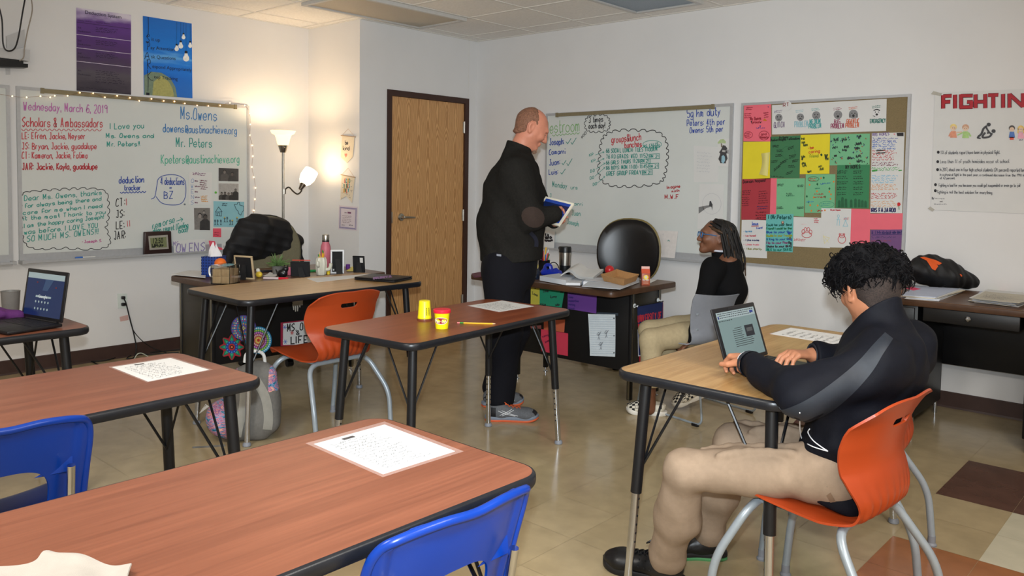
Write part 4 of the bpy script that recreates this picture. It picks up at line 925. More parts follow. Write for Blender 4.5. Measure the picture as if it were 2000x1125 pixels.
k = Ink(R_, .0175, z4r)
k.t((176, 40, 44), 'Imagine', 910, 708, 1008, 698, 22, 1.3).t((176, 40, 44), 'math', 945, 734, 1002, 728, 18, 1.2).t((176, 40, 44), 'M,W,F', 895, 782, 998, 778, 30, 1.5); k.build('marker_writing', WR, 'small red note low in the middle')
k = Ink(R_, .0175, z4r)
k.t(bl2, '5g hm duty', 1057, 187, 1305, 168, 60, 1.6).t(bl2, 'Peters: 4th per', 1057, 248, 1335, 238, 46, 1.5).t(bl2, 'Owens: 5th per', 1077, 300, 1322, 288, 42, 1.5); k.build('marker_writing', WR, 'three blue lines at the upper right')
q4 = lambda x, y: (1060+x/3.75, 180+y/3.75)
p = paper('drawing', 'faint pencil sheet on the whiteboard, upper white sheet', 'drawing', R_, [q4(*a) for a in ((1106, 392), (1290, 402), (1284, 658), (1106, 660))], .0175, M_paper, .0008)
k = Ink(R_, .0186, z4r).sc((196, 198, 200), [(1130, 430), (1270, 440), (1262, 600), (1128, 590)], 7, .8, seed=2); k.build('pencil_lines', p)
p = paper('drawing', 'pencil landscape with a circle, lower white sheet on the whiteboard', 'drawing', R_, [q4(*a) for a in ((1150, 672), (1328, 676), (1318, 990), (1132, 1002))], .0175, M_paper, .0008)
k = Ink(R_, .0186, z4r); k.ring((196, 196, 198), 1238, 818, 68, 76, .8).f((126, 126, 126), [(1142, 842), (1200, 830), (1245, 826), (1235, 838), (1200, 848), (1170, 870), (1142, 890)]).f((70, 70, 72), [(1218, 834), (1222, 800), (1232, 796), (1238, 812), (1244, 822), (1242, 866), (1236, 840)], .0002); k.build('pencil_lines', p)
p = paper('picture_print', 'small picture of a tree above a dark pagoda on the whiteboard', 'picture', R_, [q4(*a) for a in ((1280, 345), (1376, 338), (1371, 546), (1280, 542))], .0195, M_paper, .0008)
k = Ink(R_, .0206, z4r); k.f((178, 196, 146), [(1280, 370), (1300, 346), (1325, 344), (1342, 362), (1338, 376), (1310, 372), (1285, 378)]).f((136, 126, 110), [(1304, 374), (1312, 374), (1318, 400), (1306, 404)]).f((70, 68, 70), [(1310, 412), (1320, 388), (1338, 392), (1352, 412), (1346, 424), (1354, 440), (1345, 452), (1354, 486), (1342, 510), (1340, 522), (1300, 520), (1296, 506), (1286, 490), (1300, 452), (1292, 440), (1304, 424)]).f((150, 190, 206), [(1310, 470), (1322, 460), (1334, 472), (1336, 500), (1322, 526), (1308, 510)], .0002).f((190, 188, 184), [(1316, 424), (1340, 426), (1336, 440), (1314, 438)], .0002).sc((130, 128, 130), [(1350, 420), (1374, 424), (1372, 450), (1352, 450)], 3, 1.2); k.build('picture', p)
z2 = lambda x, y: (900+x/3.216, 180+y/3.216)
p = paper('sign', 'white sheet with three bold black lines standing on the right tray', 'sign', on((0, -.045, 0), (0, -1, 0)), [z2(*a) for a in ((510, 868), (590, 874), (586, 984), (508, 976))], 0, M_paper, .001)
k = Ink(on((0, -.045, 0), (0, -1, 0)), .0016, (900, 180, 3.216)); k.t(blk, 'It is', 530, 902, 552, 902, 16, 2.2).t(blk, 'YOUR Ch', 528, 922, 572, 920, 15, 2.2).t(blk, 'Homework', 528, 938, 578, 936, 14, 2.2); k.build('lettering', p)
q5 = lambda x, y: (1030+x/6.617, 400+y/6.617)
MW = on((0, -.05, .80), (0, -1, .10))
p = paper('mini_whiteboard', 'small blank dry-erase board leaning on the right whiteboard tray', 'whiteboard', MW, [q5(*a) for a in ((1540, 322), (1945, 344), (1902, 690), (1485, 660))], 0, mat('mini_board', (226, 220, 216), rough=.25), .004)
k = Ink(MW, .0046, (1030, 400, 6.617)); k.l(dteal, [(1815, 470), (1825, 455), (1838, 472)], 1.2).l((180, 180, 180), [(1758, 372), (1750, 382), (1760, 392)], .6); k.build('marker_marks', p)
MB().prism3([MW(*q5(*a), .0042) for a in ((1528, 328), (1534, 318), (1545, 320), (1540, 332))], MW.n, .001).build('corner_tab', M_blk, p, smooth=False, world=True)
# ---------------------------------------------------------------- cork board
CK = wall_board('cork_board', 'cork board covered with coloured student papers', 'bulletin board', PRw, 2.765, 3.936, .795, 1.9926, M_cork, 'cork_surface', tray=False, fw=.018)
c7 = (1440, 180, 3.2147); q7 = lambda a: (1440+a[0]/3.2147, 180+a[1]/3.2147)
def cp(label, quad, rgb, off=.0175, name='paper', cat='paper', grp='student papers on the cork board'):
    p = paper(name, label, cat, R_, [q7(a) for a in quad], off, pmat(rgb) if rgb else M_paper, .0007, group=grp); return p, Ink(R_, off+.0011, c7)
PK, YE, DG, MT, GR, RD, WH, TL, PU = (238, 110, 126), (232, 214, 44), (62, 120, 80), (118, 186, 140), (58, 132, 88), (172, 56, 66), None, (104, 184, 180), (116, 78, 128)
p, k = cp('pink paper with red writing at the top left of the cork board', ((42, 75), (212, 68), (212, 310), (38, 308)), PK)
dr_ = (150, 34, 50); k.sc(dr_, [(55, 92), (105, 90), (105, 112), (55, 114)], 2, 1).sc(dr_, [(45, 130), (100, 128), (100, 165), (45, 168)], 3, 1, seed=1).t(dr_, 'Ms Owens', 82, 178, 150, 172, 20, 1.2).t(dr_, 'proud', 95, 196, 140, 194, 16, 1.2).ring(dr_, 168, 272, 32, 28, 1.0).t(dr_, 'god', 150, 270, 185, 270, 16, 1).t(dr_, 'honesty', 145, 290, 195, 290, 16, 1.2).ring(dr_, 70, 268, 26, 20, .9).sc(dr_, [(50, 255), (92, 250), (88, 282), (48, 288)], 3, .9, seed=3).sc(dr_, [(165, 125), (200, 120), (200, 160), (168, 165)], 3, .9, seed=4).f((206, 120, 40), [(160, 178), (172, 164), (186, 178), (180, 182)]).f((60, 60, 110), [(190, 90), (198, 90), (194, 98)]).f(blk, [(84, 182), (92, 178), (90, 200)]).f(blk, [(142, 190), (152, 180), (148, 198)]).f((50, 70, 140), [(138, 210), (150, 210), (144, 220)]).sc((60, 60, 140), [(118, 218), (186, 218), (186, 232), (118, 232)], 1, .9); k.build('writing', p)
p, k = cp('yellow paper on the left edge with a curled pale scrap', ((38, 312), (207, 310), (204, 545), (32, 545)), YE)
MB().sheet(lambda u, v: R_(*q7((150+55*u-15*v+12*math.sin(v*3)*(1-u), 385+130*v+20*u*(v-.4))), .02+.02*math.sin(u*3.1)*(1-.5*v)), 8, 10, .0006).build('curled_scrap', pmat((224, 214, 130)), p, world=True)
p, k = cp('green banner-topped paper with black writing near the left yellow paper', ((208, 280), (398, 272), (390, 540), (205, 538)), DG); d_ = (24, 50, 34)
k.t(d_, 'Ms Owens', 265, 292, 320, 288, 13, 1.1).t(d_, 'Positive thoughts + affirmations', 212, 308, 392, 296, 14, 1.2)
for i, (x, y, sl) in enumerate(((222, 330, 0), (318, 348, -24), (248, 360, -4), (240, 390, -6), (325, 395, -12), (268, 440, -30), (345, 425, -10), (230, 480, -45), (320, 458, -2), (305, 505, -22), (212, 428, -6))): k.sc(d_, [(x, y), (x+48, y+sl*.8), (x+50, y+18+sl*.8), (x, y+18)], 2, 1.3, seed=i)
k.l(d_, [(230, 500), (300, 430), (360, 410)], .7).ring((48, 104, 68), 320, 380, 42, 40, .7).sc(d_, [(210, 520), (310, 532), (310, 540), (210, 534)], 1, 1); k.build('writing', p)
p, k = cp('yellow paper with red and black writing in the centre', ((398, 270), (582, 262), (578, 512), (392, 515)), YE)
k.t((200, 80, 30), '-be', 445, 360, 480, 354, 18, 1.3).t((206, 90, 40), 'caring', 450, 384, 520, 378, 20, 1.3).t((150, 160, 30), 'friend', 455, 412, 510, 408, 20, 1.3)
for i, (x, y) in enumerate(((402, 285), (404, 310), (415, 325), (400, 400), (405, 440), (410, 455), (510, 460), (515, 475), (440, 492), (548, 390), (550, 412))): k.sc((70, 80, 30), [(x, y), (x+30, y-3), (x+30, y+14), (x, y+16)], 1, 1.2, seed=i+2, amp=.6)
k.f(blk, [(404, 410), (414, 408), (412, 428), (402, 426)]).f((30, 70, 40), [(520, 392), (528, 384), (536, 394), (528, 404)]).f(blk, [(548, 404), (562, 398), (566, 418), (552, 420)]); k.build('writing', p)
p, k = cp('mint paper ringed with short dashes at the upper centre', ((584, 265), (832, 260), (830, 458), (580, 460)), MT); r_ = np.random.default_rng(9)
for i in range(70):
    x, y = 590+r_.random()*232, 272+r_.random()*176
    if (abs(x-690) < 40 and abs(y-360) < 40): continue
    c = ((30, 40, 40), (50, 60, 120), (170, 70, 50), (30, 40, 40))[i % 4]; k.l(c, [(x, y), (x+6-12*(i % 2), y+8)], 1.3, False)
for i, (x, y) in enumerate(((655, 290), (670, 335), (660, 355), (750, 270), (745, 315), (735, 345), (690, 405), (745, 395), (600, 340), (600, 290), (750, 425))): k.sc((30, 44, 44), [(x, y), (x+40, y-2), (x+40, y+16), (x, y+18)], 1, 1.3, seed=i, amp=.6)
k.f(blk, [(606, 396), (624, 392), (626, 404), (608, 406)]); k.build('writing', p)
p, k = cp('dark green paper headed my hopes with a cactus border', ((628, 458), (832, 455), (825, 728), (616, 726)), GR, .019)
k.t((20, 44, 30), 'MY HOPES', 680, 482, 772, 478, 22, 1.5)
for j in range(2):
    for i in range(5): k.sc((20, 44, 30), [(628+j*102, 490+i*34), (712+j*98, 488+i*34), (712+j*98, 512+i*34), (626+j*102, 514+i*34)], 2, 1.1, seed=i*2+j, fill=.8)
for x, hh in ((640, 40), (660, 60), (682, 50), (715, 44), (742, 50), (765, 46), (785, 40), (805, 36)): k.f((34, 96, 62), [(x-9, 724), (x-8, 724-hh), (x, 716-hh), (x+8, 724-hh), (x+9, 724)])
k.build('writing', p)
p, k = cp('long white paper of rainbow writing with a red rose at its foot', ((845, 258), (1050, 252), (1036, 760), (835, 758)), WH)
k.t((130, 110, 160), 'IRIS HOPES', 850, 275, 955, 270, 17, 1.2).f(blk, [(1000, 256), (1044, 254), (1044, 276), (1004, 276)]).f((226, 150, 160), [(978, 262), (992, 258), (990, 272)])
for i, (y, n, c) in enumerate(((285, 2, (80, 90, 170)), (308, 4, (70, 110, 190)), (362, 5, (190, 50, 56)), (438, 2, (120, 40, 70)), (470, 2, (80, 170, 90)), (520, 4, (130, 190, 220)), (576, 3, (220, 160, 110)), (632, 3, (190, 50, 56)), (682, 3, (224, 170, 120)))): k.sc(c, [(850-i*1.2, y), (1044-i*1.6, y-2), (1044-i*1.6, y+n*13.5-2), (848-i*1.2, y+n*13.5)], n, 1.2, seed=i, amp=.5)
k.l((40, 40, 40), [(872, 368), (930, 364)], 2.2, False).l((40, 40, 40), [(872, 384), (930, 380)], 2.2, False).f((60, 150, 60), [(846, 488), (880, 484), (880, 496), (846, 500)]).f((60, 150, 60), [(1012, 488), (1034, 487), (1034, 494), (1012, 496)])
k.t((30, 30, 90), 'IRIS FAJARDO', 842, 752, 995, 752, 24, 1.8).f((200, 30, 40), [(1002, 700), (1010, 692), (1022, 694), (1026, 706), (1018, 716), (1006, 714)]).l((40, 110, 50), [(1014, 714), (1016, 738)], 1.4, False); k.build('writing', p)
p, k = cp('deep red paper with dark writing at the left edge', ((30, 547), (210, 540), (203, 805), (25, 800)), RD); d_ = (66, 18, 28)
k.t(d_, 'Damian hopes!', 36, 572, 178, 562, 20, 1.3).sc(d_, [(34, 615), (100, 612), (98, 648), (32, 650)], 3, 1, seed=1).sc((96, 26, 38), [(28, 655), (90, 652), (88, 715), (28, 718)], 5, .9, seed=2).sc((100, 26, 40), [(135, 618), (202, 612), (200, 700), (132, 705)], 6, .9, seed=3).sc((40, 40, 90), [(125, 712), (202, 708), (200, 738), (124, 740)], 2, 1, seed=4).sc(d_, [(115, 748), (200, 744), (198, 795), (114, 800)], 3, .9, seed=5); k.build('writing', p)
p, k = cp('narrow pink strip of paper right of the deep red paper', ((210, 541), (250, 541), (243, 766), (205, 766)), PK, .0168)
p, k = cp('mint paper with small corner notes left of the flowered one', ((248, 543), (425, 541), (418, 782), (244, 768)), MT, .0182); d_ = (24, 60, 40)
for i, (x, y, c) in enumerate(((252, 575, d_), (378, 580, d_), (308, 632, d_), (248, 718, d_), (375, 718, d_))): k.sc(c, [(x, y), (x+48, y-2), (x+48, y+16), (x, y+18)], 2, 1.1, seed=i)
k.sc((40, 110, 80), [(308, 648), (370, 645), (370, 655), (308, 656)], 1, 1); k.build('writing', p)
p, k = cp('mint paper dotted with orange flowers and green leaves', ((430, 516), (616, 515), (610, 758), (424, 757)), MT, .0188)
for x, y in ((526, 540), (605, 562), (454, 582), (578, 625), (500, 622), (588, 642), (480, 660), (585, 670), (458, 710), (505, 712), (465, 745), (550, 742)): k.dot((226, 130, 40), x, y, 5, 6)
for x, y in ((542, 538), (502, 578), (578, 606), (436, 655), (550, 658), (446, 690)): k.f((30, 96, 60), [(x-6, y), (x, y-9), (x+7, y-2), (x+2, y+9)])
k.ring((60, 100, 60), 478, 546, 34, 15, .9).sc((180, 60, 40), [(450, 538), (508, 535), (506, 558), (450, 560)], 2, .9).sc((60, 110, 160), [(520, 568), (600, 558), (598, 578), (522, 586)], 1, 1.1).sc((40, 120, 90), [(488, 600), (526, 598), (526, 608), (488, 610)], 1, 1).sc((170, 50, 40), [(482, 632), (566, 630), (564, 668), (482, 668)], 2, 1.1, seed=3).sc((70, 150, 180), [(432, 680), (490, 678), (490, 696), (432, 698)], 1, 1).ring((70, 150, 120), 562, 705, 46, 20, .9).sc((70, 150, 140), [(526, 695), (598, 690), (596, 715), (526, 718)], 2, .9).sc((170, 50, 40), [(500, 735), (545, 735), (545, 755), (500, 755)], 1, 1); k.build('writing', p)
p, k = cp('white list with a blue heading at the lower left of the cork board', ((28, 803), (186, 800), (186, 1043), (22, 1036)), WH)
k.t((60, 90, 180), 'Jesus', 90, 836, 132, 834, 20, 1.2).wave((190, 60, 60), 88, 842, 134, 840, 6, 2, 1).t((60, 90, 180), 'friend', 120, 860, 158, 856, 12, 1)
for i, (tx, c, x1) in enumerate((('- be nice', (90, 150, 190), 92), ('- I am honest', (200, 90, 100), 118), ('- I Like movies', (60, 60, 110), 138), ('- Likes music', (226, 140, 150), 138), ('- I like charity', (130, 130, 60), 155))): k.t(c, tx, 40, 880+i*27, x1, 878+i*28, 11, 1.1)
k.build('writing', p)
p, k = cp('turquoise poem sheet with a bearded face at the lower left', ((182, 767), (353, 765), (348, 1006), (177, 998)), TL, .019)
g1, g2 = (20, 90, 84), (26, 110, 70)
k.t(g1, 'I (Mr.Peters)', 196, 796, 338, 796, 24, 1.6).dot((80, 60, 50), 285, 820, 9, 12).dot((200, 160, 140), 285, 817, 6, 7, .0002)
for i, (tx, c) in enumerate((('Could be your Best', g1), ('Friend! I would be the:', g2), ('Blue to your Sky', (40, 80, 160)), ('Double to your Trouble', (150, 160, 40)), ('& King to your Ring', (36, 90, 150)), ('Flip to your Flop', (130, 60, 110)), ('Shake to your BAKE', (60, 40, 50)), ('MILK to our SHAKE', (14, 120, 100)))): k.t(c, tx, 184, 840+i*22.5, 344 if i != 5 else 318, 838+i*22.5, 13+3*(i == 7), 1.3)
k.dot((30, 80, 170), 326, 886, 9, 10).f((110, 110, 40), [(320, 918), (332, 905), (340, 916), (330, 930)]).dot((30, 30, 34), 325, 944, 5, 10).dot((30, 30, 34), 336, 950, 5, 10); k.build('writing', p)
p, k = cp('white drawing of a red paw print at the bottom of the cork board', ((353, 783), (527, 789), (582, 980), (350, 968)), WH, .0178, 'drawing', 'drawing')
rr = (196, 70, 74); k.ring(rr, 436, 896, 30, 17, 1.1)
for x, y, a, b in ((414, 876, 9, 13), (428, 862, 8, 12), (446, 862, 8, 12), (460, 878, 9, 13)): k.ring(rr, x, y, a, b, 1.1)
k.sc(rr, [(355, 918), (445, 920), (445, 938), (355, 936)], 2, 1).sc(rr, [(480, 790), (512, 790), (520, 825), (484, 822)], 3, 1, seed=3).sc((226, 190, 190), [(400, 826), (440, 828), (440, 834), (400, 832)], 1, .8); k.build('writing', p)
p, k = cp('white drawing with blue figures and a red round bear', ((528, 728), (716, 732), (708, 978), (522, 973)), WH, .0196, 'drawing', 'drawing')
k.t((190, 70, 80), 'Bryan hopes', 586, 744, 648, 744, 10, 1).sc((200, 90, 90), [(668, 788), (708, 786), (708, 802), (668, 804)], 2, .9)
cb = (150, 200, 214); k.ring(cb, 635, 778, 7, 8, 1).l(cb, [(635, 786), (628, 810), (626, 838)], 1.1).l(cb, [(636, 786), (642, 812), (640, 838)], 1.1).l(cb, [(622, 800), (648, 798)], 1).ring(cb, 680, 795, 7, 9, 1).l(cb, [(680, 804), (664, 842), (694, 842), (680, 804)], 1.1, False).l((226, 216, 150), [(540, 896), (548, 950), (580, 915), (542, 905), (575, 945)], .8, False)
k.ring(rr, 657, 924, 24, 25, 1.2).ring(rr, 657, 902, 17, 12, 1.1).dot(rr, 651, 900, 2).dot(rr, 663, 900, 2).dot(rr, 657, 906, 3).ring(rr, 644, 892, 5, 5, 1).ring(rr, 670, 892, 5, 5, 1); k.build('writing', p)
p, k = cp('blank pink paper above the seated boy, lower right', ((716, 732), (836, 735), (830, 990), (708, 986)), PK, .0172)
p, k = cp('blank pink paper under the rainbow writing, at the right edge', ((833, 763), (1053, 760), (1050, 864), (831, 862)), PK, .018)
p, k = cp('purple paper with dark writing at the lower right corner', ((836, 864), (1050, 862), (1042, 1120), (832, 1105)), PU, .0186); d_ = (44, 34, 96)
for i in range(9): k.l(d_, [(845+i*23, 890), (847+i*23, 870)], 1.1, False)
k.t(d_, 'i hopes!', 850, 889, 1040, 886, 16, 1.4).l(d_, [(846, 897), (1040, 892)], 1.1, False)
for i in range(9): k.sc(((56, 44, 90), (150, 70, 80), (60, 40, 90), (150, 70, 80))[i % 4], [(842, 904+i*22), (1030-i % 3*30, 902+i*22), (1030-i % 3*30, 918+i*22), (841, 920+i*22)], 1, .9, seed=i, amp=.4)
k.build('writing', p)
p, k = cp('white strip with six grey faces along the top of the cork board', ((218, 82), (938, 42), (934, 244), (218, 266)), WH, .0176, 'face_chart', 'chart', None)
gy = (136, 136, 138)
for i, (x, y, r_, tx, c, x0, x1, yb, h) in enumerate(((261, 160, 23, 'GLITCH', (120, 100, 130), 230, 298, 224, 34), (396, 157, 23, 'PROBLEM', (150, 190, 200), 360, 446, 220, 36), (496, 146, 26, 'MEDIUM', (70, 160, 160), 455, 524, 200, 28), (632, 142, 27, 'BIG', (150, 70, 100), 610, 646, 200, 28), (729, 138, 28, 'GIGANTIC', (206, 110, 80), 686, 765, 196, 26), (876, 130, 27, 'EMERGENCY', (60, 120, 110), 834, 932, 194, 24))):
    k.dot(gy if i < 5 else (220, 220, 220), x, y, r_, r_*1.02, n=20); k.t(c, tx, x0, yb, x1, yb-4, h, 1.4)
    if i in (2, 3, 4): k.t(c, 'PROBLEM', x0-6 if i != 3 else 588, yb+28, (528, 671, 765)[i-2], yb+24, 28, 1.4)
    k.sc(c, [(x-30, y-44), (x+32, y-52), (x+34, y-34), (x-28, y-26)], 2, .9, seed=i)
    k.off += .0003; b = (44, 44, 46)
    for s in (-1, 1): k.dot(b, x+s*9, y-5, 3.2, 4 if i != 3 else 2)
    if i == 0: k.l(b, [(x-9, y+9), (x+9, y+9)], 1.1, False)
    elif i in (1, 2): k.l(b, [(x-9, y+13), (x, y+8), (x+9, y+13)], 1.1)
    else: k.dot(b, x, y+10, 8, 9 if i == 4 else 7)
    if i == 4: k.dot((110, 110, 112), x-22, y+10, 6, 14).dot((110, 110, 112), x+22, y+10, 6, 14)
    if i == 5: k.l(b, [(x-20, y-14), (x, y-22), (x+20, y-14)], 2).l((90, 90, 90), [(x-24, y+18), (x-10, y+24)], 1.4, False)
    k.off -= .0003
k.build('writing', p)
mb = MB(); c_ = R_(*q7((312, 85)), .0225); mb.lathe([(0, 0), (.034, 0), (.034, .001), (0, .001)], 28, c_, (0, -1, 0)); p = one(mb, 'round_tag', M_paper, 'round white paper tag lettered RT over the face chart', 'tag')
k = Ink(R_, .0238, c7); k.t((150, 90, 90), 'RT', 290, 92, 330, 86, 22, 1.5); k.build('lettering', p)
# ---------------------------------------------------------------- Fighting poster
q8 = lambda a: (1740+a[0]/2.9615, 150+a[1]/2.9615)
p = paper('poster', 'large handmade white FIGHTING poster at the right edge', 'poster', R_, [q8(a) for a in ((256, 92), (975, 62), (985, 800), (232, 769))], .003, M_paper, .0006, curl=.004)
k = Ink(R_, .0075, (1740, 150, 2.9615)); rd = (172, 26, 40)
hb = [('F', 302, 352), ('I', 360, 382), ('G', 398, 474), ('H', 484, 552), ('T', 562, 622), ('I', 636, 662), ('N', 680, 772), ('G', 786, 870)]
for pas, (c, ww) in enumerate((((70, 20, 30), 8.6), (rd, 6.6))):
    k.off = .0072+pas*.0006
    for ch, x0, x1 in hb:
        f = lambda x: 178-(x-300)*.014; b_ = f(x0); t_ = b_-68; 
        segs = {'F': [((x0, b_+6), (x0, t_-4)), ((x0, t_+2), (x1, t_)), ((x0, t_+36), (x1-8, t_+34))], 'I': [(((x0+x1)/2, b_+6), ((x0+x1)/2, t_-6))], 'G': [((x1, t_), (x0+6, t_+2)), ((x0+8, t_-8), (x0+8, b_+6)), ((x0, b_), (x1, b_-2)), ((x1-8, b_), (x1-8, b_-34)), ((x1, b_-32), (x1-34, b_-31))],
                'H': [((x0+6, b_+6), (x0+6, t_-6)), ((x1-6, b_+6), (x1-6, t_-8)), ((x0, t_+38), (x1, t_+36))], 'T': [((x0, t_), (x1, t_-2)), (((x0+x1)/2, t_), ((x0+x1)/2, b_+6))], 'N': [((x0+6, b_+6), (x0+6, t_-8)), ((x0+6, t_-4), (x1-8, b_)), ((x1-8, b_+4), (x1-8, t_-10))]}[ch]
        for s_ in segs: k.l(c, s_, ww, False)
k.off = .0072
sk = (226, 196, 170)
def kid(x, y, hair, shirt, s=1.0, hl=0):
    k.dot(hair, x, y-6*s, 20*s, 18*s).dot(sk, x, y+2*s, 15*s, 14*s, .0002); 
    if hl: k.f(hair, [(x-20*s, y-4*s), (x-12*s, y-4*s), (x-14*s, y+26*s), (x-22*s, y+22*s)]).f(hair, [(x+20*s, y-4*s), (x+12*s, y-4*s), (x+14*s, y+26*s), (x+22*s, y+22*s)])
    k.f(shirt, [(x-14*s, y+18*s), (x+14*s, y+18*s), (x+20*s, y+56*s), (x-20*s, y+56*s)]).dot((40, 40, 40), x-5*s, y, 1.6, .0, .0004).dot((40, 40, 40), x-5*s, y, 1.6, 2, .0004).dot((40, 40, 40), x+6*s, y, 1.6, 2, .0004).l((180, 90, 80), [(x-5*s, y+8*s), (x, y+9*s), (x+6*s, y+7*s)], .8)
kid(362, 296, (232, 206, 130), (222, 150, 120)); kid(432, 298, (206, 160, 130), (170, 206, 130)); k.l(sk, [(376, 322), (412, 320)], 3).l((222, 150, 120), [(348, 320), (336, 345)], 3).l((170, 206, 130), [(448, 322), (462, 345)], 3).l((170, 206, 130), [(418, 322), (385, 338)], 2.6)
kid(700, 302, (80, 74, 72), (80, 120, 190), .9); kid(752, 304, (232, 196, 110), (236, 170, 190), .95, 1); k.f((220, 90, 70), [(686, 348), (712, 348), (710, 364), (688, 364)]).sc((120, 110, 130), [(742, 360), (770, 358), (770, 370), (742, 372)], 1, 1)
g_ = (62, 62, 66)
k.dot(g_, 566, 276, 12, 11).dot(g_, 594, 314, 12, 11).l(g_, [(556, 284), (536, 300), (524, 330), (508, 344), (502, 356)], 4.4).l(g_, [(548, 284), (558, 305), (570, 322), (580, 330)], 3.4).l(g_, [(585, 326), (572, 345), (540, 352), (530, 345), (546, 322)], 4.2).l(g_, [(572, 320), (560, 326), (566, 312)], 3).l(g_, [(500, 354), (520, 356)], 3)
for yb, x0, x1, tx, y1, h in ((448, 288, 632, '11% of students report have been in physical fight.', 446, 20), (500, 286, 686, 'Less than 1% of youth homicides occur at school.', 498, 20), (545, 284, 790, 'In 2017, about one in four high school students (24 percent) reported being', 549, 19), (572, 284, 790, 'in a physical fight in the past year, a continued decrease from the 1991 high', 577, 14), (592, 284, 372, 'of 42 percent.', 592, 13), (635, 278, 748, 'Fighting is bad for you because you could get suspended or even go to jail', 636, 17), (674, 268, 586, 'Fighting is not the best solution for everything', 678, 17)): k.t((70, 70, 76), tx, x0, yb, x1, y1, h, .65)
for x, y in ((274, 436), (271, 491), (270, 537), (258, 624), (257, 659)): k.dot((28, 26, 32), x, y, 8, 9)
k.t((90, 90, 96), 'By:', 238, 708, 252, 708, 13, .9).sc((110, 110, 116), [(258, 698), (334, 698), (334, 712), (258, 712)], 1, .9, seed=2).t((110, 110, 116), 'and', 284, 724, 298, 724, 7, .8).sc((100, 100, 108), [(252, 730), (332, 730), (330, 742), (250, 742)], 1, .9, seed=4); k.build('lettering', p)
MB().prism3([R_(*q8(a), .0075) for a in ((232, 100), (246, 82), (296, 96), (286, 112))], (0, -1, 0), .0004).build('tape_corner', mat('clear_tape', (206, 202, 190), rough=.25, alpha=.6), p, smooth=False, world=True)
MB().prism3([R_(*q8(a), .0075) for a in ((213, 762), (228, 750), (254, 768), (240, 780))], (0, -1, 0), .0004).build('tape_corner', MATS['clear_tape'], p, smooth=False, world=True)
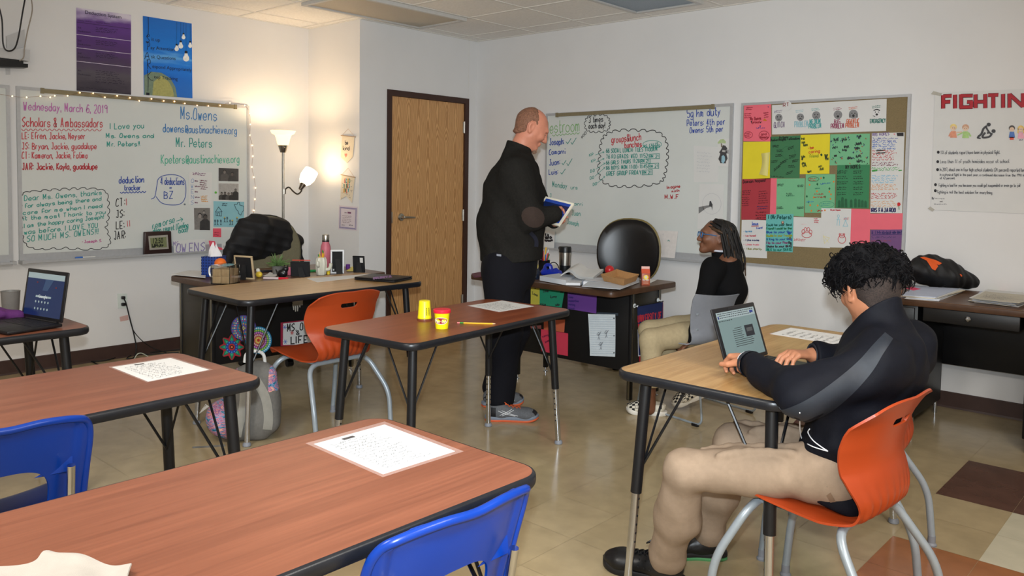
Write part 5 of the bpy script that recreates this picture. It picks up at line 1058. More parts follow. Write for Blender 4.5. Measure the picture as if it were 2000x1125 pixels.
# ================================================================== PEOPLE
from mathutils.bvhtree import BVHTree
class Field:
    """signed-distance body on a grid, meshed as one continuous skin"""
    def __init__(s, lo, hi, h):
        s.lo = np.array(lo, float); s.h = h; s.n = np.ceil((np.array(hi)-s.lo)/h).astype(int)+1
        s.v = np.full(s.n, .5, np.float32); s.ax = [(s.lo[i]+h*np.arange(s.n[i])).astype(np.float32) for i in range(3)]
    def reg(s, lo, hi):
        a = np.clip(np.floor((np.array(lo)-s.lo)/s.h).astype(int), 0, s.n); b = np.clip(np.ceil((np.array(hi)-s.lo)/s.h).astype(int)+1, 0, s.n)
        sl = tuple(slice(a[i], b[i]) for i in range(3))
        return sl, s.ax[0][sl[0]][:, None, None], s.ax[1][sl[1]][None, :, None], s.ax[2][sl[2]][None, None, :]
    def put(s, d, sl, k, mode):
        v = s.v[sl]
        if v.size == 0: return
        if mode == 'add':
            q = np.maximum(k-np.abs(v-d), 0)/k if k > 0 else 0; s.v[sl] = np.minimum(v, d)-(q*q*k*.25)
        elif mode == 'sub':
            d = -d; q = np.maximum(k-np.abs(v-d), 0)/k if k > 0 else 0; s.v[sl] = np.maximum(v, d)+q*q*k*.25
    def cone(s, a, b, ra, rb, x=None, k=.02, mode='add', flat=False):
        """tapered limb from a to b; ra, rb radii or (lateral, other) pairs; x = lateral direction"""
        a = np.array(a, float); b = np.array(b, float); ra = (ra, ra) if np.isscalar(ra) else ra; rb = (rb, rb) if np.isscalar(rb) else rb
        m = max(*ra, *rb)+k+.02; sl, X, Y, Z = s.reg(np.minimum(a, b)-m, np.maximum(a, b)+m)
        ab = b-a; L2 = ab @ ab; l = math.sqrt(L2); w = ab/l
        if x is None: xa, ya, _ = _axes(w)
        else: xa = np.array(x, float); xa = xa-w*(xa @ w); xa /= np.linalg.norm(xa); ya = np.cross(w, xa)
        dx, dy, dz = X-a[0], Y-a[1], Z-a[2]
        t = dx*w[0]+dy*w[1]+dz*w[2]; tc = np.clip(t/l, 0, 1)
        p = dx*xa[0]+dy*xa[1]+dz*xa[2]; q = dx*ya[0]+dy*ya[1]+dz*ya[2]; e = t-tc*l
        rx = ra[0]+(rb[0]-ra[0])*tc; ry = ra[1]+(rb[1]-ra[1])*tc; rm = np.minimum(rx, ry)
        d = (np.sqrt((p/rx)**2+(q/ry)**2+(e/rm)**2)-1)*rm
        if flat: d = np.maximum(d, np.maximum(-t, t-l))
        s.put(d.astype(np.float32), sl, k, mode); return s
    def ell(s, c, r, ax=None, k=.02, mode='add'):
        c = np.array(c, float); r = (r, r, r) if np.isscalar(r) else r; m = max(r)+k+.02; sl, X, Y, Z = s.reg(c-m, c+m)
        A_ = np.eye(3) if ax is None else np.array(ax, float); dx, dy, dz = X-c[0], Y-c[1], Z-c[2]
        u = [dx*A_[i][0]+dy*A_[i][1]+dz*A_[i][2] for i in range(3)]
        k0 = np.sqrt(sum((u[i]/r[i])**2 for i in range(3))); k1 = np.sqrt(sum((u[i]/r[i]**2)**2 for i in range(3)))+1e-6
        s.put((k0*(k0-1)/k1).astype(np.float32), sl, k, mode); return s
    def cut(s, p, n, rad=None, k=0.004):
        """remove what lies on the +n side of the plane, within rad of p"""
        p = np.array(p, float); n = np.array(n, float); n = n/np.linalg.norm(n)
        sl, X, Y, Z = s.reg(p-rad, p+rad) if rad else s.reg(s.lo, s.lo+s.h*s.n)
        d = -((X-p[0])*n[0]+(Y-p[1])*n[1]+(Z-p[2])*n[2]); s.put(d.astype(np.float32), sl, k, 'sub'); return s
    def wrinkle(s, amp, freq, seed=0, dirs=6, z0=None, z1=None):
        r = np.random.default_rng(seed); sl, X, Y, Z = s.reg(s.lo, s.lo+s.h*s.n); acc = np.zeros(s.v.shape, np.float32)
        near = np.abs(s.v) < .03; ix = np.nonzero(near); x, y, z = s.ax[0][ix[0]], s.ax[1][ix[1]], s.ax[2][ix[2]]
        o = np.zeros(len(x), np.float32)
        for i in range(dirs):
            d = r.normal(0, 1, 3); d[2] *= .8; d /= np.linalg.norm(d); f = freq*(.6+.9*r.random())
            ph = r.random()*6.28+.9*np.sin((x*d[1]+y*d[2]+z*d[0])*f*.5)
            o += np.sin((x*d[0]+y*d[1]+z*d[2])*f+ph)
        s.v[ix] += (amp*o/dirs**.5).astype(np.float32); return s
    def mesh(s):
        v = s.v; ins = v < 0; c = np.zeros(tuple(k-1 for k in s.n), np.int8)
        S = lambda o: tuple(slice(o[i], s.n[i]-1+o[i]) for i in range(3))
        offs = [(i, j, k) for i in (0, 1) for j in (0, 1) for k in (0, 1)]
        for o in offs: c += ins[S(o)]
        I = np.array(np.nonzero((c > 0) & (c < 8))).T; P = np.zeros((len(I), 3)); cnt = np.zeros(len(I))
        val = {o: v[I[:, 0]+o[0], I[:, 1]+o[1], I[:, 2]+o[2]].astype(float) for o in offs}
        for o in offs:
            for ax in range(3):
                if o[ax]: continue
                o2 = list(o); o2[ax] = 1; o2 = tuple(o2); a, b = val[o], val[o2]; m = (a < 0) != (b < 0)
                t = np.where(m, a/(a-b+1e-12), 0); q = np.array(o, float)[None, :].repeat(len(I), 0); q[:, ax] += t
                P[m] += q[m]; cnt[m] += 1
        V = s.lo+(I+P/cnt[:, None])*s.h
        idx = np.full(c.shape, -1, np.int32); idx[I[:, 0], I[:, 1], I[:, 2]] = np.arange(len(I)); F = []
        for ax in range(3):
            o = [0, 0, 0]; o[ax] = 1
            a = ins[tuple(slice(0, s.n[i]-o[i]) for i in range(3))]; b = ins[tuple(slice(o[i], s.n[i]) for i in range(3))]
            E = np.array(np.nonzero(a != b)).T; u, w_ = [i for i in range(3) if i != ax]
            E = E[(E[:, u] > 0) & (E[:, w_] > 0) & (E[:, u] < s.n[u]-1) & (E[:, w_] < s.n[w_]-1)]
            def g(du, dw): q = E.copy(); q[:, u] -= du; q[:, w_] -= dw; return idx[q[:, 0], q[:, 1], q[:, 2]]
            Q = np.stack([g(0, 0), g(1, 0), g(1, 1), g(0, 1)], 1); fl = a[E[:, 0], E[:, 1], E[:, 2]]
            if ax == 1: fl = ~fl
            Q[~fl] = Q[~fl][:, ::-1]; F.append(Q)
        F = np.concatenate(F); F = F[(F >= 0).all(1)]
        return V, F
    def relax(s, V, F, it=2, lam=.5):
        e = np.concatenate([F[:, [0, 1]], F[:, [1, 2]], F[:, [2, 3]], F[:, [3, 0]]]); e = np.concatenate([e, e[:, ::-1]])
        n = np.bincount(e[:, 0], minlength=len(V))[:, None]
        for _ in range(it):
            A_ = np.stack([np.bincount(e[:, 0], weights=V[e[:, 1], i], minlength=len(V)) for i in range(3)], 1)/np.maximum(n, 1)
            V = V*(1-lam)+A_*lam
        return V
def skin(f, name, m, parent, it=2, keep=None):
    V, F = f.mesh(); V = f.relax(V, F, it)
    mb = MB(); mb.v = [tuple(p) for p in V]; mb.f = [tuple(int(i) for i in q) for q in F]; mb.m = [0]*len(F)
    o = mb.build(name, m, parent, ang=180, world=True) if parent is not None else mb.build(name, m, None, ang=180)
    return o, BVHTree.FromPolygons([Vector(p) for p in mb.v], mb.f)
def snap(bvh, p, dirv, off=.0015):
    """cast from outside along -dirv onto the surface"""
    d = (Vector(CC)-Vector(p) if dirv is None else Vector(dirv)).normalized(); h = bvh.ray_cast(Vector(p)+d*.25, -d)
    if h[0] is None: h = bvh.find_nearest(Vector(p))
    return np.array(h[0]+h[1]*off*(1 if h[1].dot(d) > 0 else -1))
def band(bvh, path, dirs, width, nm, m, parent, nu=5, off=.0018, t=.0012, k=6):
    """strip of fabric lying on a garment"""
    P = smooth_path(path, k); D_ = [CC-p for p in P] if dirs is None else smooth_path(dirs, k); n = len(P)
    rows = []
    for i in range(n):
        tg = P[min(i+1, n-1)]-P[max(i-1, 0)]; sd = np.cross(tg, D_[i]); sd /= np.linalg.norm(sd)
        rows.append([snap(bvh, P[i]+sd*width*(j/nu-.5), D_[i], off) for j in range(nu+1)])
    R = np.array(rows)
    for _ in range(2): R[1:-1] = R[1:-1]*.5+(R[:-2]+R[2:])*.25
    mb = MB(); mb.sheet(lambda u, v: R[int(round(u*(n-1)))][int(round(v*nu))], n-1, nu, t)
    return mb.build(nm, m, parent, world=True)
def V3(*a): return np.array(a, float)
def rotv(v, ax, a):
    ax = ax/np.linalg.norm(ax); c, s_ = math.cos(a), math.sin(a); return v*c+np.cross(ax, v)*s_+ax*(ax @ v)*(1-c)
def add_hand(f, wrist, fwd, up, side, curls, thumb=(.7, .6, -.25), s=1.0, spread=.06):
    """side=+1: thumb lies towards fwd x up"""
    fwd = fwd/np.linalg.norm(fwd); up = up-fwd*(up @ fwd); up /= np.linalg.norm(up); r = np.cross(fwd, up)*side
    kn = wrist+fwd*.088*s
    f.cone(wrist-fwd*.02*s, wrist+fwd*.01*s, (.027*s, .021*s), (.028*s, .019*s), x=r, k=.012)
    f.cone(wrist+fwd*.012*s, kn-fwd*.008*s, (.029*s, .0165*s), (.038*s, .0145*s), x=r, k=.012)
    for i, (off, ln) in enumerate(((.030, .070), (.0105, .079), (-.0095, .073), (-.028, .057))):
        p = kn+r*off*s+fwd*(-.003*abs(i-1.2))*s; d = fwd+r*spread*(1.3-i); d /= np.linalg.norm(d); a = 0; rr = .0092*s*(1 if i < 3 else .88)
        for q, (fr, cu) in enumerate(zip((.46, .30, .24), curls[i])):
            a += cu; dd = rotv(d, r, -a*side) ; e = p+dd*ln*fr*s
            f.cone(p, e, rr, rr*.90, k=.0035 if q else .006); p = e; rr *= .90
    tb = wrist+fwd*.022*s+r*.026*s-up*.004*s; d = r*thumb[0]+fwd*thumb[1]+up*thumb[2]; d /= np.linalg.norm(d)
    m_ = tb+d*.040*s; d2 = d*.75+fwd*.55; d2 /= np.linalg.norm(d2)
    f.cone(tb, m_, .0125*s, .0100*s, k=.012); f.cone(m_, m_+d2*.030*s, .0098*s, .0085*s, k=.004)
def head(f, c, F, U, s=1.0, jaw=1.0, nose=1.0):
    """skull, jaw, brow, nose, lips, chin and ears around c; F face direction, U crown direction"""
    F = F/np.linalg.norm(F); U = U-F*(U @ F); U /= np.linalg.norm(U); S_ = np.cross(U, F)     # S_ = the person's left
    P = lambda x, y, z: c+(F*x+S_*y+U*z)*s
    ax = [F, S_, U]
    f.ell(P(-.008, 0, .02), (.096*s, .076*s, .092*s), ax, k=.02)
    f.ell(P(.022, 0, -.012), (.068*s, .066*s, .085*s), ax, k=.03)
    f.cone(P(.02, 0, -.055), P(.055, 0, -.085), (.056*s*jaw, .040*s), (.034*s*jaw, .026*s), x=S_, k=.035)
    f.ell(P(.078, 0, -.098), (.020*s, .024*s, .018*s), ax, k=.025)               # chin
    f.cone(P(.085, .028, .022), P(.085, -.028, .022), .013*s, .013*s, k=.022)       # brow
    for y in (-.032, .032): f.ell(P(.091, y, .002), (.014*s, .018*s, .012*s), ax, k=.010, mode='sub'); f.ell(P(.070, y*1.15, -.025), (.024*s, .024*s, .022*s), ax, k=.02)
    for y in (-.032, .032): f.ell(P(.077, y, .002), (.013*s, .015*s, .0105*s), ax, k=.004)
    f.cone(P(.092, 0, .012), P(.112*nose, 0, -.030), .009*s, .0125*s, k=.012); 
    for y in (-.011, .011): f.ell(P(.099, y, -.034), (.012*s, .009*s, .009*s), ax, k=.008)
    f.ell(P(.089, 0, -.058), (.013*s, .024*s, .0075*s), ax, k=.007); f.ell(P(.087, 0, -.070), (.013*s, .021*s, .0075*s), ax, k=.006)
    for y in (-1, 1):
        e = P(-.012, y*.079, -.006); er = [F*.94+U*.2-S_*y*.32, S_*y*.94+F*.32, U*.97-F*.22]
        er = [q/np.linalg.norm(q) for q in er]
        f.ell(e, (.021*s, .0085*s, .033*s), er, k=.006); f.ell(e+er[1]*.009*s+er[0]*.003*s, (.012*s, .007*s, .020*s), er, k=.004, mode='sub'); f.ell(P(-.006, y*.077, -.036), (.010*s, .006*s, .010*s), ax, k=.006)
    return P, ax
M_skinM = mat('ruddy_skin', (190, 126, 102), rough=.5, var=.06, scale=40, spec=.4, bump=.03, bscale=250)
M_skinB = mat('tan_skin', (172, 116, 86), rough=.5, var=.06, scale=40, spec=.4, bump=.03, bscale=250)
M_skinG = mat('brown_skin', (112, 74, 54), rough=.48, var=.06, scale=40, spec=.4, bump=.03, bscale=250)
M_eye = mat('eye_white', (226, 222, 216), rough=.2)
M_iris = mat('dark_iris', (40, 30, 26), rough=.15)
def shoe(parent, heel, toe, w, h, m_up, m_sole, lab=None, z0=0.0, laces=None, deco=None, low=False, tilt=0.0):
    heel = V3(*heel); toe = V3(*toe); d = toe-heel; Lg = np.linalg.norm(d); d /= Lg
    sd = np.cross(V3(0, 0, 1), d); sd /= np.linalg.norm(sd); up = np.cross(d, sd)
    W = lambda x, y, z: heel+d*x+sd*y+up*z
    f = Field((-.03, -.075, -.01), (Lg+.03, .075, h+.05), .0035)
    f.cone((.045, 0, .055), (.09, 0, .058), (.038*w, .038), (.040*w, .040), x=(0, 1, 0), k=.03); f.cone((.09, 0, .055), (Lg-.075, .0, .042), (.040*w, .042), (.046*w, .030), x=(0, 1, 0), k=.03)
    f.ell((Lg-.062, 0, .038), (.060, .046*w, .030 if low else .034), k=.03)
    f.cone((.055, 0, .06), (.062, 0, h), (.036*w, .036), (.037*w, .040), x=(0, 1, 0), k=.03); f.cut((.06, 0, h-.004), (-.12, 0, 1), k=.004)
    f.cone((.064, 0, h+.01), (.064, 0, h-.03), (.030*w, .034), (.026*w, .028), x=(0, 1, 0), k=.006, mode='sub')
    f.cut((0, 0, .014), (0, 0, -1), k=.002)
    V, Fc = f.mesh(); V = f.relax(V, Fc, 1); mb = MB(); mb.v = [tuple(W(*p)) for p in V]; mb.f = [tuple(int(i) for i in q) for q in Fc]; mb.m = [0]*len(Fc)
    o = mb.build('shoe', m_up, parent, ang=180, world=True)
    prof = [(-.004, 0), (.0, .024), (.02, .036), (.06, .038), (.11, .034), (Lg*.62, .042), (Lg*.78, .048), (Lg*.90, .042), (Lg*.97, .026), (Lg+.004, .0)]
    pts = smooth_path([(x, y*w) for x, y in prof], 4); poly = [(p[0], p[1]) for p in pts]+[(p[0], -p[1]) for p in pts[::-1]][1:-1]
    def solem(hs, m, nm, e0, zlo):
        n = len(poly); q = MB(); V_ = []
        for zz, sc in ((zlo, .95), (zlo+.004, 1.0), (hs-.003, 1.0), (hs, .97)):
            for (x, y) in poly:
                t = max(0, (x/Lg-.72))/.28; V_.append(W((x-Lg/2)*sc+Lg/2, y*sc, zz+(.012*t*t if zz > zlo+.003 else .008*t*t)))
        F_ = [(i*n+j, i*n+(j+1) % n, (i+1)*n+(j+1) % n, (i+1)*n+j) for i in range(3) for j in range(n)]+[tuple(range(n))[::-1], tuple(range(3*n, 4*n))]
        return q.add(V_, F_).build(nm, m, o, world=True, ang=50)
    if isinstance(m_sole, tuple): solem(.012, m_sole[1], 'outsole', 0, 0.0); solem(.030, m_sole[0], 'midsole', 0, .0115)
    else: solem(.026, m_sole, 'sole', 0, 0.0)
    bv = BVHTree.FromPolygons([Vector(p) for p in mb.v], mb.f)
    if laces:
        lm = MB()
        for i in range(5):
            x = .105+.022*i; zz = .13
            for sg in (-1, 1):
                pp = [snap(bv, W(x+(.010*sg*(t-.5)*2), (t-.5)*.042, .06), up, .003) for t in np.linspace(0, 1, 6)]; lm.tube(pp, .0026, 6)
        c0 = snap(bv, W(.10, 0, .06), up, .006)
        for sg in (-1, 1): lm.tube(smooth_path([c0, c0+sd*sg*.022+up*.008+d*.012, c0+sd*sg*.03+d*.03-up*.004, c0+sd*sg*.012+d*.012], 5), .0024, 6)
        lm.build('laces', laces, o, world=True)
    if deco: deco(o, bv, W, sd, up, d, Lg)
    return o, bv, W
# ------------------------------------------------------------------ the man with the tablet
def man():
    a = math.radians(50); F = V3(math.cos(a), math.sin(a), 0); Lf = V3(-math.sin(a), math.cos(a), 0); U = V3(0, 0, 1)
    P = lambda x, y, dd=0.: atd(x, y, 4.87+dd)
    lo, hi = (1.9, -2.55, 0.0), (2.95, -1.55, 1.92)
    f = Field(lo, hi, .0045)
    hc = P(1038, 249); Fh = F*math.cos(.52)-U*math.sin(.52); Uh = U*math.cos(.52)+F*math.sin(.52)
    H_, hx = head(f, hc, Fh, Uh, 1.02, 1.08)
    f.cone(P(1003, 312), P(1026, 268), .062, .058, k=.03)
    f.cone(P(1010, 330), P(1002, 380), (.17, .10), (.19, .14), x=Lf, k=.05); f.cone(P(1002, 380), P(996, 505), (.19, .15), (.18, .15), x=Lf, k=.05)
    sR, eR, wR = P(1006, 338, -.19), P(1040, 428, -.24), P(1082, 418, -.17)
    sL, eL, wL = P(1024, 334, .20), P(1062, 420, .24), P(1082, 432, .02)
    for s_, e_, w_ in ((sR, eR, wR), (sL, eL, wL)): f.cone(s_, e_, .055, .044, k=.03); f.cone(e_, w_, .044, .028, k=.02)
    add_hand(f, wR, P(1091, 404, -.06)-wR, U*.8-F*.4, -1, [(.1, .3, .2), (.9, 1.1, .7), (1.0, 1.2, .8), (1.0, 1.2, .8)], s=.95)
    add_hand(f, wL, P(1096, 440, -.10)-wL, -U*.9+F*.3, 1, [(.4, .5, .4)]*4, s=.95)
    hipR, kR, aR = P(985, 520, -.11), P(986, 650, -.11), P(976, 785, -.10); hipL, kL, aL = P(1000, 520, .11), P(1004, 645, .11), P(966, 762, .26)
    for h_, k_, a_ in ((hipR, kR, aR), (hipL, kL, aL)): f.cone(h_, k_, .075, .055, k=.03); f.cone(k_, a_, .055, .036, k=.02); f.cone(a_, a_-U*.05, .036, .038, k=.02)
    o, bv = skin(f, 'person', M_skinM, None, 1); me = o.data
    base = V3(*((aR+aL)/2)); base[2] = 0; me.transform(Matrix.Translation(-Vector(base))); o.location = base; ROOTM[o.name] = Matrix.Translation(base)
    tag(o, 'person standing in a charcoal fleece jacket, looking down at a white-framed tablet', 'person')
    # hair: close-cropped ring around the back and sides
    hf = Field(hc-.17, hc+.17, .0035)
    hf.ell(H_(-.010, 0, .022), (.0985*1.02, .0785*1.02, .0935*1.02), hx, k=.01); hf.cone(H_(-.04, 0, -.02), H_(-.055, 0, -.07), (.062, .040), (.05, .03), x=hx[1], k=.03)
    hf.cut(H_(.034, 0, .03), Fh*.86+Uh*.5, k=.03); hf.cut(H_(0, 0, -.062), -Uh+Fh*.25, k=.02)
    for y in (-1, 1): hf.ell(H_(.03, y*.085, -.03), (.045, .04, .05), hx, k=.01, mode='sub'); hf.ell(H_(-.012, y*.084, -.010), (.026, .03, .042), hx, k=.005, mode='sub')
    hf.wrinkle(.0012, 300, 3); skin(hf, 'hair', mat('cropped_brown_hair', (122, 84, 64), rough=.7, var=.35, scale=150, bump=.5, bscale=500), o, 1)
    gt = MB(); r = np.random.default_rng(4)
    for i in range(90):
        p0 = V3(*snap(bv, H_(.085, (r.random()-.5)*.05, -.088-.03*r.random()), Fh-Uh*.3, -.002)); gt.tube([p0, p0+(Fh*.3-Uh*.8+hx[1]*(r.random()-.5)*.4)*(.012+.012*r.random())], [.0022, .0008], 5)
    gt.build('goatee', mat('grey_brown_beard', (134, 104, 84), rough=.8, var=.3, scale=90), o, world=True)
    for y in (-.032, .032):
        e = MB().ball(H_(.0785, y, .001), .0118, 12, 9); e.build('eye', M_eye, o, world=True); MB().ball(H_(.0875, y*1.02, -.001), .0046, 10, 7).build('iris', M_iris, o, world=True)
    # jacket
    j = Field(lo, hi, .0045)
    j.cone(P(1012, 326), P(1003, 368), (.205, .105), (.235, .155), x=Lf, k=.06); j.cone(P(1003, 368), P(999, 440), (.235, .165), (.225, .192), x=Lf, k=.06); j.cone(P(999, 440), P(999, 515), (.225, .192), (.212, .186), x=Lf, k=.05)
    for s_, e_, w_ in ((sR, eR, wR), (sL, eL, wL)):
        j.ell(s_, .082, k=.05); j.cone(s_, e_, .080, .066, k=.05); j.cone(e_, w_, .066, .046, k=.03)
    j.cone(P(1004, 326), P(1012, 286), (.082, .085), (.072, .076), x=Lf, k=.03)
    j.wrinkle(.005, 22, 11); j.wrinkle(.002, 60, 12); j.cut(P(999, 507), -U+F*.06, .32, k=.01); cN = P(1012, 281); j.cut(cN, P(1026, 248)-P(1003, 312), .12, k=.004)
    j.cone(P(1012, 296), P(1030, 246), (.062, .068), (.062, .068), x=Lf, k=.006, mode='sub')
    jo, jb = skin(j, 'fleece_jacket', mat('charcoal_fleece', (33, 32, 30), rough=.95, var=.15, scale=90, bump=.35, bscale=420, spec=.06), o, 2)
    vd = -RC[2]
    pt = MB(); c0 = P(1041, 420, -.24); px_ = np.array([snap(jb, atd(1041+q[0]*22, 424+q[1]*20+q[0]*3, 4.6), None, .0035) for q in [(0, 0)]+[(r_*math.cos(t), r_*math.sin(t)) for r_ in (.5, 1.) for t in np.linspace(0, 6.283, 17)[:-1]]])
    pt.add(px_, [(0, 1+i, 1+(i+1) % 16) for i in range(16)]+[(1+i, 17+i, 17+(i+1) % 16, 1+(i+1) % 16) for i in range(16)]); pt.build('elbow_patch', mat('brown_suede', (46, 34, 28), rough=.9, var=.15, scale=120), jo, world=True)
    band(jb, [atd(x, y, 4.62) for x, y in ((1036, 454), (1047, 468), (1047, 482))], None, .022, 'pocket_slit', mat('navy_lining', (22, 26, 44), rough=.8), jo, k=5)
    # trousers
    t = Field(lo, (2.95, -1.55, 1.12), .0045)
    t.cone(P(998, 488), P(992, 530), (.19, .165), (.19, .165), x=Lf, k=.04)
    t.cone(hipR, kR, (.105, .125), (.085, .098), x=Lf, k=.05); t.cone(kR, aR+U*.02, (.085, .098), (.078, .083), x=Lf, k=.03)
    t.cone(hipL, kL, (.105, .125), (.085, .098), x=Lf, k=.05); t.cone(kL, aL+U*.02, (.085, .098), (.074, .08), x=Lf, k=.03)
    t.cut(aR-U*.015, -U, .14); t.cut(aL-U*.02, -U, .14); t.cut(P(998, 488), U, .3)
    t.wrinkle(.006, 20, 5)
    to, tb = skin(t, 'trousers', mat('navy_black_trousers', (13, 13, 19), rough=.85, var=.12, scale=60, bump=.1, bscale=400, spec=.2), o, 2)
    MB().prism3([snap(tb, atd(x, y, 4.6), None, .001) for x, y in ((970, 496), (979, 497), (979, 501), (970, 500))], vd, .001).build('logo_tag', mat('grey_tag', (120, 124, 134), rough=.6), to, world=True)
    # running shoes
    m1 = mat('grey_mesh_shoe', (92, 94, 98), rough=.8, var=.15, scale=160, bump=.3, bscale=600); ms = (mat('slate_midsole', (116, 126, 140), rough=.6), mat('orange_outsole', (196, 88, 48), rough=.6)); ml = mat('orange_laces', (206, 92, 44), rough=.7)
    mbk = mat('black_overlay', (24, 24, 28), rough=.6); mwh = mat('white_stripe', (206, 208, 210), rough=.4)
    def deco(o_, bv_, W, sd, up, d, Lg):
        q = MB(); near = -sd
        def st(pts, rr): q.tube([snap(bv_, W(x, -.03, z), near, .001) for x, z in smooth_path([V3(*p) for p in pts], 4)], rr, 5)
        st([(.085, .042), (.12, .058), (.155, .075)], .0018); st([(.10, .040), (.135, .056), (.165, .070)], .0018); st([(.075, .068), (.12, .050), (.175, .038)], .0018); st([(.095, .070), (.14, .052), (.19, .040)], .0018)
        q.build('side_stripes', mwh, o_, world=True)
        g = [[snap(bv_, W(Lg-.005+.03*math.cos(t)*0-.045*s_, .034*math.sin(t)*(1), .05), up+d*1.2, .001) for t in np.linspace(-1.4, 1.4, 9)] for s_ in (0, .25, .5, .75, 1.)]; MB().sheet(lambda u, v: g[int(round(u*4))][int(round(v*8))], 4, 8, .0008).build('toe_overlay', mbk, o_, world=True)
        h_ = MB(); g = [[snap(bv_, W(x, -.03, z), near, .0012) for z in np.linspace(.032, .085, 5)] for x in np.linspace(.006, .062, 6)]; h_.sheet(lambda u, v: g[int(round(u*5))][int(round(v*4))], 5, 4, .0008); h_.build('heel_overlay', mbk, o_, world=True)
    shoe(o, atz(948, 820, 0), atz(1051, 822, 0), 1.04, .098, m1, ms, laces=ml, deco=deco)
    shoe(o, atz(942, 794, 0), atz(1022, 788, 0), 1.04, .098, m1, ms, laces=ml, deco=deco)
    # tablet
    c0, c1, c2 = P(1066, 383.5, .06), P(1121, 397, -.08), P(1092, 441, -.17); c3 = c0+c2-c1; n = np.cross(c1-c0, c2-c0); n /= np.linalg.norm(n)
    if n @ (CC-c0) < 0: n = -n
    ctr = (c0+c2)/2; tb_ = thing('tablet', 'white-framed tablet with a blue screen held by the standing person', 'tablet', ctr)
    MB().prism3([c0, c1, c2, c3], -n, .009).build('body', mat('cream_tablet_frame', (226, 220, 200), rough=.35), tb_, smooth=False, world=True)
    uv = lambda u, v: c0*(1-u)*(1-v)+c1*u*(1-v)+c2*u*v+c3*(1-u)*v
    sc = MB().prism3([uv(.06, .08)+n*.0004, uv(.94, .08)+n*.0004, uv(.94, .92)+n*.0004, uv(.06, .92)+n*.0004], n, .0004).build('screen', mat('blue_screen', (30, 58, 132), rough=.12, emit=(30, 58, 140), estr=.35), tb_, smooth=False, world=True)
    MB().prism3([uv(.06, .2)+n*.001, uv(.94, .2)+n*.001, uv(.94, .42)+n*.001, uv(.06, .42)+n*.001], n, .0003).prism3([uv(.3, .55)+n*.001, uv(.94, .55)+n*.001, uv(.94, .57)+n*.001, uv(.3, .57)+n*.001], n, .0003).build('screen_bars', mat('dark_blue_bar', (18, 30, 66), rough=.12, emit=(18, 30, 66), estr=.3), sc, smooth=False, world=True)
man()
# ------------------------------------------------------------------ the seated girl and her grey chair
def sled_chair(label, loc, ang):
    r = thing('sled_chair', label, 'chair', loc, ang-math.pi/2)
    prof = np.array(smooth_path([(.22, .425), (.205, .447), (.10, .445), (-.08, .435), (-.165, .445), (-.205, .49), (-.215, .55), (-.230, .63), (-.258, .715), (-.278, .76)], 6))
    ln = np.r_[0, np.cumsum(np.linalg.norm(np.diff(prof, axis=0), axis=1))]; ln /= ln[-1]
    def pt(u, v):
        y = np.interp(v, ln, prof[:, 0]); z = np.interp(v, ln, prof[:, 1]); s = 2*u-1; wd = np.interp(v, [0, .05, .25, .45, .56, .7, .85, .95, 1], [.19, .215, .225, .215, .19, .20, .225, .24, .235])
        b = min(1, max(0, (v-.48)/.2)); y += b*.06*abs(s)**2.2; z += (1-b)*.012*abs(s)**3-.018*max(0, (v-.85)/.15)*(1-abs(s)**2)
        return (s*wd, y, z)
    mb = MB(); mb.sheet(lambda u, v: pt(1-u, v), 24, 40, .006); mb.build('seat_shell', mat('grey_plastic_shell', (126, 130, 138), rough=.4, var=.03), r)
    MB().sheet(lambda u, v: V3(*pt(.15+.7*(1-u), .04+.36*v))+V3(0, 0, .004), 12, 12, .012).build('seat_cushion', mat('blue_seat_pad', (78, 108, 150), rough=.85, var=.08, scale=100), r)
    fr = MB()
    for s in (-1, 1):
        p = [(s*.20, -.17, .432), (s*.235, -.26, .30), (s*.245, -.30, .013), (s*.245, .22, .013), (s*.215, .16, .425)]
        lo = MB().tube(fillet(p, .05, 6), .0065, 10).build('sled_runner', M_leg, r)
        for y in (-.25, .17): MB().rbox(s*.245-.011, s*.245+.011, y-.022, y+.022, 0, .016, .003).build('glide_block', M_blk, lo)
    MB().tube([(-.21, .12, .418), (.21, .12, .418)], .0065, 8).build('cross_rod', M_leg, r); MB().tube([(-.205, -.15, .424), (.205, -.15, .424)], .0065, 8).build('cross_rod', M_leg, r)
    for s in (-1, 1):
        for z in (.55, .64): MB().cyl((s*.197, -.207, z), (s*.208, -.209, z), .006, n=8).build('rivet', M_leg, r)
    return r
GA = math.radians(220)
C_girl = sled_chair('grey plastic chair with a thin sled base under the seated girl', (3.08, -1.21, 0), math.radians(168))
